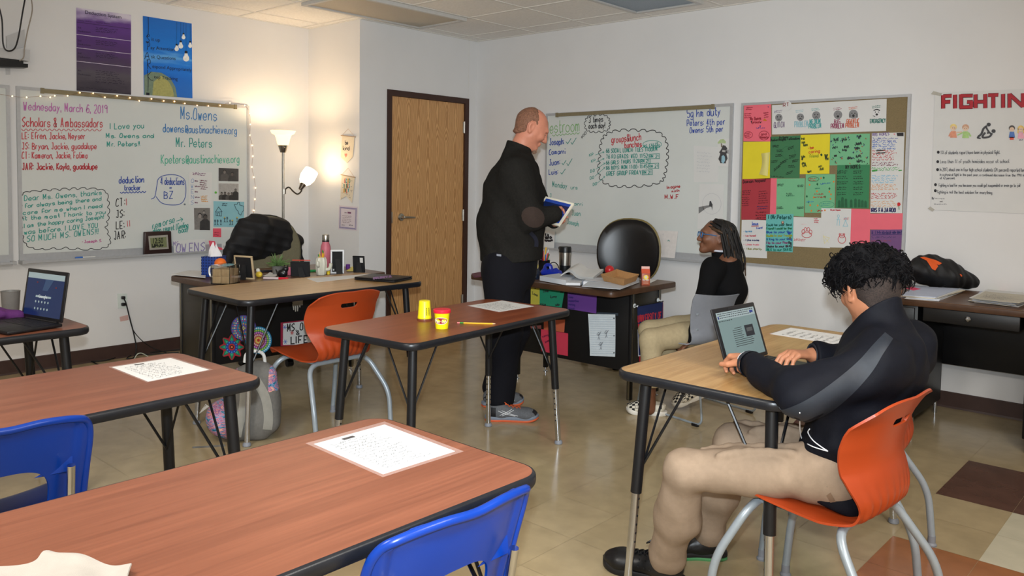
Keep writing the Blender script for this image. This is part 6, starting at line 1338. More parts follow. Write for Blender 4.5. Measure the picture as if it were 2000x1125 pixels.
def girl():
    F = V3(math.cos(GA), math.sin(GA), 0); Lf = V3(-F[1], F[0], 0); U = V3(0, 0, 1); P = lambda x, y, dd=0.: atd(x, y, 4.97+dd)
    lo, hi = (2.60, -1.85, 0.0), (3.62, -.80, 1.36)
    f = Field(lo, hi, .0045)
    hc = P(1398, 462); Fh = F*.98+U*.10+Lf*.05; Fh /= np.linalg.norm(Fh); Uh = U
    H_, hx = head(f, hc, Fh, Uh, .93, .95, 1.0)
    c = V3(3.135, -1.085, .0)
    pel = c+U*.50; ch = P(1418, 560); sh = P(1418, 512); nk = P(1412, 505)
    f.cone(pel, ch, (.14, .10), (.14, .10), x=Lf, k=.05); f.cone(ch, sh, (.14, .10), (.14, .07), x=Lf, k=.05); f.cone(P(1416, 512), P(1408, 482), .048, .046, k=.03)
    sL, eL, wL = P(1392, 524, -.15), P(1368, 606, -.18), P(1352, 664, -.14); sR, eR, wR = P(1432, 520, .16), P(1400, 605, .2), P(1360, 650, .08)
    for s_, e_, w_ in ((sL, eL, wL), (sR, eR, wR)): f.cone(s_, e_, .042, .034, k=.03); f.cone(e_, w_, .034, .024, k=.02)
    add_hand(f, wL, P(1326, 683, -.14)-wL, U*.9+F*.35, 1, [(.35, .5, .4)]*4, s=.88); add_hand(f, wR, P(1330, 672, .08)-wR, U, -1, [(.35, .5, .4)]*4, s=.88)
    hipL, kL, aL = pel-U*.0+Lf*.09, V3(2.985, -1.535, .465), V3(2.985, -1.535, .09); hipR, kR, aR = pel-Lf*.09, V3(2.87, -1.37, .48), V3(3.065, -1.165, .125)
    for h_, k_, a_ in ((hipL, kL, aL), (hipR, kR, aR)): f.cone(h_, k_, .065, .048, k=.03); f.cone(k_, a_, .046, .033, k=.02); f.cone(a_, a_-U*.04, .033, .036, k=.02)
    o, bv = skin(f, 'person', M_skinG, None, 1); base = V3(c[0], c[1], 0); o.data.transform(Matrix.Translation(-Vector(base))); o.location = base; ROOTM[o.name] = Matrix.Translation(base)
    tag(o, 'person with long dreadlocks and blue glasses seated on the grey chair', 'person')
    for y in (-.032, .032): e = H_(.078, y, .002); MB().ball(e, .0108, 12, 9).build('eye', M_eye, o, world=True); MB().ball(e+Fh*.0082, .0044, 10, 7).build('iris', M_iris, o, world=True)
    # glasses
    g = MB()
    for y in (-.033, .033):
        g.tube(smooth_path([H_(.104, y+a*.026, .002+b*.017) for a, b in ((-1, .6), (-.6, 1), (.6, 1), (1, .6), (.9, -.6), (.4, -1), (-.4, -1), (-.9, -.6), (-1, .6))], 3), .0028, 6)
        g.tube([H_(.102, y*1.8, .010), H_(.05, y*2.25, .010), H_(-.005, y*2.3, .006)], .0026, 6)
    g.tube([H_(.106, -.008, .006), H_(.106, .008, .006)], .0025, 6); g.build('glasses', mat('blue_glasses', (30, 96, 150), rough=.25), o, world=True)
    # sweater
    j = Field(lo, hi, .0045)
    j.cone(pel-U*.03, ch, (.165, .125), (.165, .115), x=Lf, k=.05); j.cone(ch, P(1420, 522), (.165, .115), (.155, .085), x=Lf, k=.05)
    j.cone(P(1420, 516), P(1412, 498), (.09, .07), (.060, .060), x=Lf, k=.03); j.cone(P(1412, 498), P(1409, 486), .058, .056, k=.02)
    for s_, e_, w_ in ((sL, eL, wL), (sR, eR, wR)): j.ell(s_, .062, k=.04); j.cone(s_, e_, .060, .050, k=.04); j.cone(e_, w_, .050, .040, k=.025)
    j.cut(P(1410, 489), P(1408, 482)-P(1416, 512), .1); j.cut(pel-U*.05, -U, .3)
    j.wrinkle(.003, 30, 21); jo, jb = skin(j, 'sweater', mat('black_sweater', (10, 10, 12), rough=.9, var=.15, scale=90, bump=.15, bscale=400, spec=.2), o, 2)
    cf = MB(); ring = [snap(jb, P(1410, 493)+(Lf*math.cos(t)+F*math.sin(t))*.2, Lf*math.cos(t)+F*math.sin(t), .001)+U*.012 for t in np.linspace(0, 6.283, 25)[:-1]]; cf.tube(smooth_path(ring, 2, True)+[ring[0]], .006, 6); cf.build('shirt_collar', mat('white_collar', (206, 210, 222), rough=.8), jo, world=True)
    # trousers
    t = Field(lo, hi, .0045)
    t.cone(pel-Lf*.07, pel+Lf*.07, .105, .105, k=.04); 
    for h_, k_, a_ in ((hipL, kL, aL), (hipR, kR, aR)):
        t.cone(h_, k_, .088, .066, k=.04); am = k_+(a_-k_)*.80; t.cone(k_, am, .064, .058, k=.03); t.cut(k_+(a_-k_)*.74, a_-k_, .12)
    t.wrinkle(.0028, 34, 8); skin(t, 'trousers', mat('khaki_trousers', (166, 151, 120), rough=.85, var=.06, scale=60, bump=.08, bscale=400, spec=.2), o, 2)
    # checkered slip-on shoes
    mu = mat('cream_canvas_shoe', (214, 208, 192), rough=.8, var=.05); msl = mat('white_rubber_sole', (210, 206, 196), rough=.5); mk = mat('black_check', (22, 22, 24), rough=.8)
    def deco(o_, bv_, W, sd, up, d, Lg):
        q = MB(); nx, ny = 8, 10; x0, x1 = Lg*.38, Lg*.93
        for i in range(nx):
            for k in range(ny):
                if (i+k) % 2: continue
                cs = []
                for a, b in ((0, 0), (1, 0), (1, 1), (0, 1)):
                    x = x0+(x1-x0)*(i+a)/nx; an = math.pi*(k+b)/ny; dr = sd*math.cos(an)+up*math.sin(an); cs.append(snap(bv_, W(x, 0, .028), dr, .0012))
                q.add(cs, [(0, 1, 2, 3)])
        for i in range(2):
            for k in range(3):
                if (i+k) % 2: continue
                for sg in (-1, 1):
                    cs = [snap(bv_, W(.012+.018*(i+a), 0, .03+.016*(k+b)), sd*sg, .0012) for a, b in ((0, 0), (1, 0), (1, 1), (0, 1))]; q.add(cs, [(0, 1, 2, 3)])
        q.build('checker_pattern', mk, o_, smooth=False, world=True)
    shoe(o, atz(1302, 811, 0), atz(1224, 806, 0), .95, .075, mu, msl, deco=deco, low=True)
    shoe(o, atd(1378, 772, 4.98), atd(1316, 797, 4.98), .95, .075, mu, msl, deco=deco, low=True)
    # dreadlocks
    r = np.random.default_rng(12); hm = MB()
    hf = Field(hc-.2, hc+.2, .005); hf.ell(H_(-.016, 0, .026), (.100*.93, .083*.93, .094*.93), hx, k=.01); hf.cut(H_(.052, 0, .03), Fh*.9+Uh*.42, k=.02); hf.cut(H_(0, 0, -.05), -Uh, k=.02)
    for y in (-1, 1): hf.ell(H_(.05, y*.08, -.03), (.055, .05, .06), hx, k=.01, mode='sub')
    V, Fc = hf.mesh(); V = hf.relax(V, Fc, 1); hm.v = [tuple(p) for p in V]; hm.f = [tuple(int(i) for i in q) for q in Fc]; hm.m = [0]*len(Fc)
    sb = 0
    for i in range(120):
        th = (r.random()*2-1)*2.75; el = .25+1.1*r.random()          # azimuth from the back, elevation
        front = abs(th) > 2.0
        dr = -Fh*math.cos(th)*math.cos(el)+hx[1]*math.sin(th)*math.cos(el)+Uh*math.sin(el)
        p0 = H_(-.016, 0, .026)+dr*.083
        out = -Fh*math.cos(th)+hx[1]*math.sin(th)
        if abs(th) > 1.75: out = hx[1]*np.sign(th)*.9-Fh*.25; out /= np.linalg.norm(out)
        rad = .092+.028*r.random(); zt = -(.02+.06*r.random()); q1 = H_(-.016, 0, .0)+out*rad*.95+Uh*(.05*math.sin(el)); 
        lnq = (.12+.06*r.random()) if abs(th) > 1.75 else (.20+.12*r.random()); bk = -Fh*(.03+.03*r.random())
        q2 = q1-Uh*lnq*.5+bk*.5+out*.012; q3 = q1-Uh*lnq+bk+out*.008*r.normal()
        w_ = [p0, (p0+q1)/2+dr*.018, q1]+[q1*(1-t)+q3*t+out*.012*math.sin(t*3)+V3(*r.normal(0, .004, 3)) for t in (.3, .6, .8)]+[q3]
        rr = .0062+.0018*r.random(); sp = smooth_path(w_, 5); n = len(sp)
        hm.tube(sp, [rr*(1-.55*max(0, k/n-.6)/.4)*(1+.10*math.sin(k*2.1+i)) for k in range(n)], 6, 1 if i % 6 == 0 else 0)
    hm.build('dreadlocks', [mat('black_hair', (18, 15, 14), rough=.6, var=.4, scale=120, bump=.4, bscale=500), mat('brown_hair_tips', (66, 46, 28), rough=.6, var=.4, scale=80)], o, ang=70, world=True)
girl()
# ------------------------------------------------------------------ the boy at the laptop
def boy():
    ta = math.radians(190); F = V3(math.cos(ta), math.sin(ta), 0); Rt = V3(math.sin(ta), -math.cos(ta), 0); Lf = -Rt; U = V3(0, 0, 1)
    lo, hi = (3.80, -3.62, 0.0), (5.05, -2.60, 1.32)
    sL, sR = V3(4.785, -3.205, .880), V3(4.772, -2.855, .885); nb = V3(4.745, -3.03, .945); pel = V3(4.655, -3.125, .535); mid = V3(4.695, -3.10, .73)
    eL, wL = V3(4.642, -3.375, .800), V3(4.395, -3.200, .822); eR, wR = V3(4.655, -2.74, .805), atz(1590, 694, .820)
    hc = atd(1700, 563, 2.52); ha = math.radians(138); Fh = V3(math.cos(ha), math.sin(ha), 0)*math.cos(.30)-U*math.sin(.30); Uh = U*math.cos(.30)+V3(math.cos(ha), math.sin(ha), 0)*math.sin(.30)
    hipL, kL, aL = V3(4.63, -3.215, .53), V3(4.275, -3.375, .485), V3(4.120, -3.215, .105); hipR, kR, aR = V3(4.63, -3.04, .53), V3(4.28, -3.06, .50), V3(4.130, -2.945, .12)
    f = Field(lo, hi, .0036)
    H_, hx = head(f, hc, Fh, Uh, .98, .95)
    f.cone(nb-U*.03, H_(-.025, 0, -.06), .052, .053, k=.035)
    f.cone(pel, mid, (.14, .11), (.15, .10), x=Lf, k=.05); f.cone(mid, nb-U*.05, (.15, .10), (.13, .07), x=Lf, k=.05)
    for s_, e_, w_ in ((sL, eL, wL), (sR, eR, wR)): f.cone(s_, e_, .045, .037, k=.03); f.cone(e_, w_, .037, .026, k=.02)
    kb = .790
    add_hand(f, wL, atz(1437, 694, .826)-wL, U+Rt*.15, -1, [(.85, 1.1, .6), (.95, 1.2, .7), (1.0, 1.25, .7), (1.05, 1.2, .7)], thumb=(.55, .6, -.35), s=.98)
    add_hand(f, wR, atz(1535, 690, .832)-wR, U, 1, [(.55, .55, .35), (.62, .6, .35), (.7, .6, .35), (.75, .6, .35)], thumb=(.6, .7, -.3), s=.98)
    for h_, k_, a_ in ((hipL, kL, aL), (hipR, kR, aR)): f.cone(h_, k_, .070, .050, k=.03); f.cone(k_, a_, .048, .034, k=.02); f.cone(a_, a_-U*.05, .034, .036, k=.02)
    o, bv = skin(f, 'person', M_skinB, None, 1); base = V3(4.70, -3.12, 0); o.data.transform(Matrix.Translation(-Vector(base))); o.location = base; ROOTM[o.name] = Matrix.Translation(base)
    tag(o, 'person with curly black hair in a dark track jacket typing at a laptop', 'person')
    for y in (-.032, .032): e = H_(.0785, y, .001); MB().ball(e, .0113, 12, 9).build('eye', M_eye, o, world=True); MB().ball(e+Fh*.0086, .0045, 10, 7).build('iris', M_iris, o, world=True)
    # hair: faded sides and back, curls on top
    hf = Field(hc-.19, hc+.19, .0036)
    hf.ell(H_(-.010, 0, .020), (.0975*.98, .0780*.98, .0935*.98), hx, k=.01); hf.cone(H_(-.045, 0, -.02), H_(-.050, 0, -.062), (.056, .040), (.046, .028), x=hx[1], k=.03)
    hf.cut(H_(.03, 0, .0), Fh, k=.02); hf.cut(H_(0, 0, -.088), -Uh+Fh*.35, k=.03)
    for y in (-1, 1): hf.ell(H_(-.010, y*.084, -.012), (.027, .03, .042), hx, k=.005, mode='sub'); hf.ell(H_(.05, y*.085, -.05), (.05, .04, .05), hx, k=.02, mode='sub')
    skin(hf, 'faded_hair', mat('short_dark_hair', (44, 34, 30), rough=.75, var=.5, scale=220, bump=.5, bscale=700), o, 1)
    tf = Field(hc-.22, hc+.24, .0045); tf.ell(H_(.004, 0, .060), (.116, .104, .076), hx, k=.03); tf.ell(H_(.06, 0, .055), (.075, .095, .062), hx, k=.03); tf.ell(H_(-.05, 0, .042), (.058, .090, .058), hx, k=.03)
    tf.wrinkle(.009, 110, 6); V, Fc = tf.mesh(); V = tf.relax(V, Fc, 1); tb_ = BVHTree.FromPolygons([Vector(p) for p in V], [tuple(int(i) for i in q) for q in Fc])
    hm = MB(); hm.v = [tuple(p) for p in V]; hm.f = [tuple(int(i) for i in q) for q in Fc]; hm.m = [0]*len(Fc); r = np.random.default_rng(31); c0 = H_(.0, 0, .035)
    for i in range(1500):
        d = r.normal(0, 1, 3); d /= np.linalg.norm(d)
        if d @ Uh < -.28: continue
        p = snap(tb_, c0+d*.02, d, -.003); ax_ = np.cross(d, r.normal(0, 1, 3)); ax_ /= np.linalg.norm(ax_); b2 = np.cross(ax_, d); R0 = .007+.008*r.random(); tw = 2.2+2.6*r.random(); drop = .018+.022*r.random()
        pts = []
        for k in range(12):
            t = k/11; a_ = t*tw; pts.append(p+d*(R0*.8*math.sin(a_)+.004*t)+ax_*(R0*(1-math.cos(a_)))+b2*t*.012*(r.random()-.3)-U*drop*t*t*.6)
        hm.tube(pts, [.0021*(1-.75*(k/11)**2) for k in range(12)], 4)
    hm.build('curly_hair', mat('glossy_black_hair', (12, 11, 13), rough=.65, var=.4, scale=160, spec=.12, bump=.6, bscale=350), o, ang=80, world=True)
    # jacket
    j = Field(lo, hi, .0042)
    j.cone(pel-U*.05, mid, (.172, .120), (.178, .118), x=Lf, k=.05); j.cone(mid, nb-U*.055, (.178, .118), (.165, .110), x=Lf, k=.05); j.ell(nb-U*.11+V3(.035, .02, 0), (.085, .15, .08), k=.06)
    for s_, e_, w_ in ((sL, eL, wL), (sR, eR, wR)): j.ell(s_, .078, k=.06); j.cone(s_, e_, .074, .064, k=.05); j.cone(e_, w_, .064, .042, k=.03)
    nd = H_(-.025, 0, -.06)-(nb-U*.03); j.cone(nb-U*.045, nb+nd*1.05, (.085, .085), (.074, .077), x=Lf, k=.03)
    j.wrinkle(.008, 26, 17); j.wrinkle(.003, 60, 18); j.cut(nb+nd*.52, nd/np.linalg.norm(nd)+Fh*.75, .13, k=.004); j.cone(nb+nd*.1, nb+nd*1.6, .064, .066, k=.005, mode='sub')
    j.cut(pel-U*.085, -U+F*.35, .35, k=.01); j.cut(wL+(wL-eL)*.03, wL-eL, .08); j.cut(wR+(wR-eR)*.03, wR-eR, .08)
    jo, jb = skin(j, 'track_jacket', mat('navy_black_jacket', (11, 13, 21), rough=.7, var=.1, scale=60, bump=.12, bscale=500, spec=.18), o, 2)
    gs = mat('slate_stripe', (27, 33, 42), rough=.6, var=.08, scale=90)
    nr = Lf; up_ = U
    sp = smooth_path([V3(x, y, w_) for x, y, w_ in ((1736, 656, 20), (1714, 684, 26), (1690, 716, 34), (1655, 750, 40), (1612, 784, 44), (1572, 806, 42), (1535, 818, 38), (1506, 817, 30))], 6)
    rows = []
    for i, q in enumerate(sp):
        tg = (sp[min(i+1, len(sp)-1)]-sp[max(i-1, 0)])[:2]; nn = np.array([-tg[1], tg[0]])/np.linalg.norm(tg)
        rows.append([snap(jb, atd(q[0]+nn[0]*q[2]*(k/6-.5), q[1]+nn[1]*q[2]*(k/6-.5), 2.3), None, .0022) for k in range(7)])
    Rr = np.array(rows); Rr[1:-1] = Rr[1:-1]*.6+(Rr[:-2]+Rr[2:])*.2; nr_ = len(sp)-1
    sm = MB(); sm.sheet(lambda u, v: Rr[int(round(u*nr_))][int(round(v*6))], nr_, 6, .0012); sm.build('sleeve_stripe', gs, jo, world=True)
    for e_, w_ in ((eL, wL), (eR, wR)):
        d = (w_-e_)/np.linalg.norm(w_-e_); MB().tube([w_-d*.012, w_+d*.010], [.0445, .0405], 20, caps=False).tube([w_+d*.010, w_+d*.008], [.0405, .034], 20, caps=False).build('grey_cuff', gs, jo, world=True)
    d = (wL-eL)/np.linalg.norm(wL-eL); MB().tube([wL+d*.008, wL+d*.024], [.037, .034], 20, caps=False).tube([wL+d*.024, wL+d*.022], [.034, .029], 20, caps=False).build('white_wristband', mat('white_band', (216, 216, 220), rough=.7), o, world=True)
    # collar edge
    # trousers
    t = Field(lo, (5.05, -2.60, .74), .0042)
    t.cone(pel+Lf*.07, pel-Lf*.07, (.11, .105), (.11, .105), k=.04)
    for h_, k_, a_ in ((hipL, kL, aL), (hipR, kR, aR)):
        t.cone(h_, k_, .086, .066, k=.05); t.cone(k_, k_+(a_-k_)*.55, .065, .070, k=.03); t.cone(k_+(a_-k_)*.55, a_+U*.01, .070, .060, k=.03); t.cone(a_, a_+(a_-k_)*.06, .060, .060, k=.02); t.cut(a_+(a_-k_)*.07, a_-k_, .13)
    for ps, rr in (([(.0, .0, .075), (.12, -.03, .070), (.30, -.05, .058)], .012), ([(.02, -.05, .06), (.14, -.072, .045), (.26, -.062, .05)], .010), ([(.0, .05, .07), (.10, .03, .075), (.22, .045, .062)], .010)):
        for hp, kp in ((hipL, kL), (hipR, kR)):
            dd = kp-hp; dd = dd/np.linalg.norm(dd); Pq = [hp+dd*(u_+.06)+Lf*v_+U*w_ for u_, v_, w_ in ps]; sp_ = smooth_path(Pq, 4)
            for i in range(len(sp_)-1): t.cone(sp_[i], sp_[i+1], rr, rr*.9, k=.018)
    t.wrinkle(.0045, 34, 29); t.wrinkle(.0018, 75, 31); to, tb2 = skin(t, 'trousers', mat('khaki_chinos', (144, 125, 106), rough=.85, var=.05, scale=60, bump=.1, bscale=400, spec=.2), o, 2)
    vd = CC-np.array(hipL); vd /= np.linalg.norm(vd)
    MB().sheet(lambda u, v: snap(tb2, atd(*(np.array((1614, 968))*(1-u)*(1-v)+np.array((1622, 962))*u*(1-v)+np.array((1638, 990))*u*v+np.array((1630, 996))*(1-u)*v), 2.2), None, .001), 4, 8, .001).build('pocket_welt', mat('khaki_seam', (120, 98, 78), rough=.9), to, world=True)
    # black high-top shoes
    mu = mat('black_leather_shoe', (16, 16, 18), rough=.4, var=.2, scale=30, bump=.1, bscale=120); msl = mat('black_rubber_sole', (22, 22, 24), rough=.5)
    def deco(o_, bv_, W, sd, up, d, Lg):
        c = snap(bv_, W(.055, 0, .085), sd, .002); MB().lathe([(0, 0), (.012, 0), (.011, .002), (0, .003)], 16, c, sd).build('round_badge', mat('olive_badge', (110, 100, 60), rough=.3), o_, world=True)
        q = MB()
        for i in range(5):
            for k in range(3): p_ = snap(bv_, W(.11+.022*i, 0, .05+.012*k), sd*1.0+up*.3*k, .0006); q.ball(p_, .0032, 7, 5)
        q.build('stitched_dots', mu, o_, world=True)
    shoe(o, V3(4.176, -3.190, 0), V3(3.878, -3.250, 0), 1.08, .135, mu, msl, laces=mu, deco=deco)
    shoe(o, V3(4.175, -2.885, 0), V3(3.965, -3.06, 0), 1.08, .135, mu, (msl, mat('green_outsole', (70, 130, 80), rough=.6)), laces=mu)
    # earphone cord
    q = MB(); 
    for ps in ([(1563, 842), (1567, 854), (1585, 870), (1618, 880)], [(1584, 838), (1581, 846), (1592, 862), (1618, 880)]): q.tube(smooth_path([snap(jb, atd(x, y, 2.2), None, .004) for x, y in ps], 6), .0017, 6)
    c = one(q, 'earphone_cord', mat('white_earphone', (222, 224, 228), rough=.4), 'white earphone cord looping over the hem of the dark track jacket', 'cord')
boy()
# ------------------------------------------------------------------ blue shell chairs with chrome frames
M_blue = mat('blue_polypropylene', (2, 50, 138), rough=.30, var=.03, scale=12, bump=.03, bscale=500)
def blue_chair(label, loc, ang):
    r = thing('stacking_chair', label, 'chair', loc, ang-math.pi/2); bw, z0, z1 = .205, .44, .785
    def yb(z): return -.165-.085*((z-z0)/(z1-z0))**1.3
    nu, nv = 44, 36; hole = lambda x, z: (abs(x)/.105)**3+(abs(z-.556)/.090)**3 < 1
    P = {}; bmm = bmesh.new(); G = []
    for i in range(nu+1):
        row = []
        for k in range(nv+1):
            s = 2*i/nu-1; v = k/nv; z = z0+(z1-z0)*v; w_ = bw*(.93+.09*v); x = s*w_
            if v > .8: t = (v-.8)/.2; x = s*w_*(1-.16*t**3); z -= .035*t*abs(s)**5
            z += .010*(1-s*s)*max(0, v-.6)*-1.6
            y = yb(z)+.045*abs(s)**2.4
            if abs(s) > .80: y -= .010*min(1, (abs(s)-.80)/.06)
            if v > .88: y -= .010*(v-.88)/.12
            row.append(bmm.verts.new((x, y, z)))
        G.append(row)
    for i in range(nu):
        for k in range(nv):
            q = (G[i][k], G[i][k+1], G[i+1][k+1], G[i+1][k]); c = sum((v.co for v in q), Vector())/4
            if hole(c.x, c.z): continue
            bmm.faces.new(q)
    for v in list(bmm.verts):
        if not v.link_faces: bmm.verts.remove(v)
    bmesh.ops.smooth_vert(bmm, verts=[v for v in bmm.verts if v.is_boundary and abs(v.co.x) < .125 and .46 < v.co.z < .68], factor=.3, use_axis_x=True, use_axis_y=True, use_axis_z=True)
    for v in bmm.verts:
        if v.is_boundary and abs(v.co.x) < .125 and .46 < v.co.z < .68: s = ((abs(v.co.x)/.105)**3+(abs(v.co.z-.556)/.090)**3)**(1/3); v.co.x /= s; v.co.z = .556+(v.co.z-.556)/s; v.co.y = yb(v.co.z)+.045*abs(v.co.x/bw)**2.4
    bmm.normal_update(); bmesh.ops.solidify(bmm, geom=list(bmm.faces), thickness=.006); q = MB().bm(bmm); bmm.free()
    # rolled rim round the top and sides
    rim = [(s*bw*w_, yb(z)+.045-.014, z) for s, w_, z in ((-1, .95, .45), (-1, .985, .60), (-1, 1.0, .70))]+[(-bw*.94, yb(.75)+.026, .744), (-bw*.80, yb(.77)+.008, .764), (-bw*.4, yb(.78)-.010, .775), (0, yb(.78)-.014, .771), (bw*.4, yb(.78)-.010, .775), (bw*.80, yb(.77)+.008, .764), (bw*.94, yb(.75)+.026, .744)]+[(s*bw*w_, yb(z)+.045-.014, z) for s, w_, z in ((1, 1.0, .70), (1, .985, .60), (1, .95, .45))]
    q.tube(smooth_path(rim, 5), .0095, 8); bk = q.build('backrest', M_blue, r, ang=50)
    for s in (-1, 1):        # moulded pocket gusset that holds the upright
        MB().add([(s*.162, yb(.66)+.020, .655), (s*.07, yb(.61)+.002, .618), (s*.164, yb(.60)+.020, .605), (s*.160, yb(.62)+.003, .618)], [(0, 1, 3), (1, 2, 3), (0, 3, 2), (0, 2, 1)]).build('pocket_gusset', M_blue, bk, smooth=False)
    def seat(u, v):
        s = 2*u-1; y = -.16+.40*v; return (s*(.19+.025*v)*(1-.10*max(0, (v-.8)/.2)**2), y, .438+.018*abs(s)**2.5-.020*math.exp(-((v-.35)/.3)**2)-.020*max(0, (v-.85)/.15)**2)
    MB().sheet(seat, 26, 24, .006).build('seat', M_blue, r)
    for s in (-1, 1):
        MB().tube(fillet([(s*.150, yb(.64)-.016, .64), (s*.155, -.185, .43), (s*.16, -.12, .405), (s*.165, .16, .405), (s*.20, .215, .02)], .05, 5), .0105, 12).build('front_leg', M_chr, r)
        MB().tube(fillet([(s*.165, .10, .395), (s*.17, -.12, .392), (s*.215, -.26, .02)], .05, 5), .0105, 12).build('rear_leg', M_chr, r)
        for y, x in ((.215, .20), (-.26, .215)): MB().lathe([(0, 0), (.015, 0), (.016, .01), (.013, .026), (0, .026)], 12, (s*x, y, 0)).build('foot_cap', M_glide, r)
    MB().tube([(-.165, .02, .398), (.165, .02, .398)], .009, 10).build('cross_bar', M_chr, r)
    return r
B1 = blue_chair('blue plastic chair at the left edge, backed against the left cherry table', (3.075, -4.99, 0), math.radians(176))
B2 = blue_chair('blue plastic chair cut by the bottom edge, at the foreground cherry table', (4.235, -4.555, 0), math.radians(179))
# ------------------------------------------------------------------ office chairs
def star_base(r, z=.40):
    for i in range(5):
        a = i*1.2566+.4; d = V3(math.cos(a), math.sin(a), 0); o = MB().tube([V3(0, 0, .10), d*.16+V3(0, 0, .088), d*.29+V3(0, 0, .07)], [.026, .02, .014], 8).build('base_arm', M_blk, r)
        c = d*.285; t = V3(-d[1], d[0], 0); MB().cyl(c+V3(0, 0, .028)-t*.022, c+V3(0, 0, .028)+t*.022, .028, n=16).build('caster', M_blk, o)
    MB().cyl((0, 0, .08), (0, 0, z), .025, n=14).build('gas_column', M_blk, r)
def office_chair(label, loc, ang, w_, h0, h1, mfront, mback, lean=.10):
    r = thing('office_chair', label, 'office chair', loc, ang-math.pi/2); star_base(r)
    b = bmesh.new(); bmesh.ops.create_cube(b, size=1)
    for v in b.verts: v.co = Vector((v.co.x*.48, v.co.y*.46+.02, .45+v.co.z*.10))
    bmesh.ops.bevel(b, geom=list(b.edges), offset=.045, segments=4, profile=.5, affect='EDGES'); MB().bm(b).build('seat', mfront, r); b.free()
    H_ = h1-h0
    def out(t, sc): c, s = math.cos(t), math.sin(t); e = .78; x = w_/2*sc*np.sign(c)*abs(c)**e; z = h0+H_/2+H_/2*sc*np.sign(s)*abs(s)**(e if s < 0 else .92); return x*(1-.06*(z > h0+H_*.6)*(z-h0-H_*.6)/H_), z
    def pad(m, nm, off, th, par, gs=1.0):
        q = MB(); N_ = 40; V = []; rings = ((0.0, 1), (.12, 1), (.25, 1), (.4, 1), (.55, 1), (.7, .98), (.82, .92), (.95, .66), (1.0, .2), (1.0, -.2), (.95, -.66), (.8, -.9), (.5, -1), (0.0, -1))
        for sc, y in rings:
            for i in range(N_): x, z = out(2*math.pi*i/N_, max(sc*gs, .001)); V.append((x, off+th*y-lean*(z-h0)+.05*(abs(x)/(w_/2))**2, z))
        return q.add(V, [(j*N_+i, j*N_+(i+1) % N_, (j+1)*N_+(i+1) % N_, (j+1)*N_+i) for j in range(len(rings)-1) for i in range(N_)]).build(nm, m, par)
    bk = pad(mfront, 'backrest', -.20, .032, r); pad(mback, 'back_shell', -.238, .022, bk, 1.035)
    MB().tube(fillet([(0, -.02, .40), (0, -.25, .41), (0, -.27, .62)], .06, 5), .022, 10).build('back_bracket', M_blk, r)
    return r
OC1 = office_chair('olive upholstered office chair with a black coat over its back', (.10, -2.28, 0), math.radians(-14), .54, .56, 1.09, mat('olive_upholstery', (108, 102, 80), rough=.9, var=.08, scale=120, bump=.2, bscale=400), M_blk)
OC2 = office_chair('black leather office chair with a tan-rimmed oval back', (2.02, -.42, 0), math.radians(-68), .50, .60, 1.10, mat('black_leather', (20, 17, 17), rough=.32, bump=.03, bscale=220, var=.12), mat('tan_rim', (132, 116, 70), rough=.5), .06)
# black padded coat thrown over the olive chair
P = lambda x, y, d=0.: atx(x, y, -.10+d)
lo = P(440, 520); 
f = Field((-.42, -2.80, .60), (.30, -1.78, 1.28), .006)
for a, b, r0, r1 in (((470, 470), (505, 440), .05, .075), ((505, 442), (545, 452), .085, .085), ((545, 452), (572, 475), .08, .06), ((500, 455), (490, 485), .085, .07), ((530, 470), (545, 492), .075, .05), ((560, 480), (562, 497), .05, .035), ((478, 462), (460, 473), .05, .04), ((585, 470), (565, 466), .022, .04)):
    f.cone(P(*a), P(*b), r0, r1, k=.05)
f.cone(P(470, 478), P(550, 476), (.125, .06), (.10, .05), x=(0, 0, 1), k=.05); f.cone(P(480, 462), P(545, 462), (.13, .065), (.11, .06), x=(0, 0, 1), k=.05)
f.cone(P(456, 478), P(444, 512, .02), .05, .04, k=.04); f.cone(P(444, 512), P(440, 545, -.02), .042, .04, k=.03); f.cone(P(583, 472, -.05), P(588, 515, -.05), .022, .018, k=.03)
nz = np.nonzero(np.abs(f.v) < .03); zz_ = f.ax[2][nz[2]]+.25*f.ax[1][nz[1]]; f.v[nz] += (.006*np.abs(np.sin(zz_*48))-.004).astype(np.float32)
f.wrinkle(.008, 34, 4); V, Fc = f.mesh(); V = f.relax(V, Fc, 2); mb = MB(); mb.v = [tuple(p) for p in V]; mb.f = [tuple(int(i) for i in q) for q in Fc]; mb.m = [0]*len(Fc)
one(mb, 'coat', mat('black_padded_nylon', (13, 12, 15), rough=.7, bump=.15, bscale=160, var=.2), 'black padded coat draped over the olive office chair', 'coat', ang=180)
# ------------------------------------------------------------------ backpack on the floor
c = V3(1.64, -3.40, 0); xv = RC[0].copy(); xv[2] = 0; xv /= np.linalg.norm(xv); yv = np.cross(V3(0, 0, 1), xv)
bp = thing('backpack', 'grey backpack with floral side panels slumped on the floor behind the left table', 'backpack', c)
f = Field(c-.36+V3(0, 0, .34), c+V3(.36, .36, .56), .0055); f.cone(c+xv*.03+V3(0, 0, .10), c+xv*.05+yv*.03+V3(0, 0, .34), (.155, .105), (.115, .075), x=xv, k=.05); f.ell(c-xv*.07-yv*.05+V3(0, 0, .12), (.11, .11, .11), k=.05); f.wrinkle(.008, 28, 13); f.cut(c+V3(0, 0, .003), (0, 0, -1))
V, Fc = f.mesh(); V = f.relax(V, Fc, 2); Vl = V-c; mb = MB(); mb.v = [tuple(p) for p in Vl]; mb.f = [tuple(int(i) for i in q) for q in Fc]
dx = (Vl[Fc].mean(1) @ xv); zc = Vl[Fc].mean(1)[:, 2]; mb.m = [1 if (x < -.035-.05*(z-.1) or (x > .13 and z > .26)) else 0 for x, z in zip(dx, zc)]
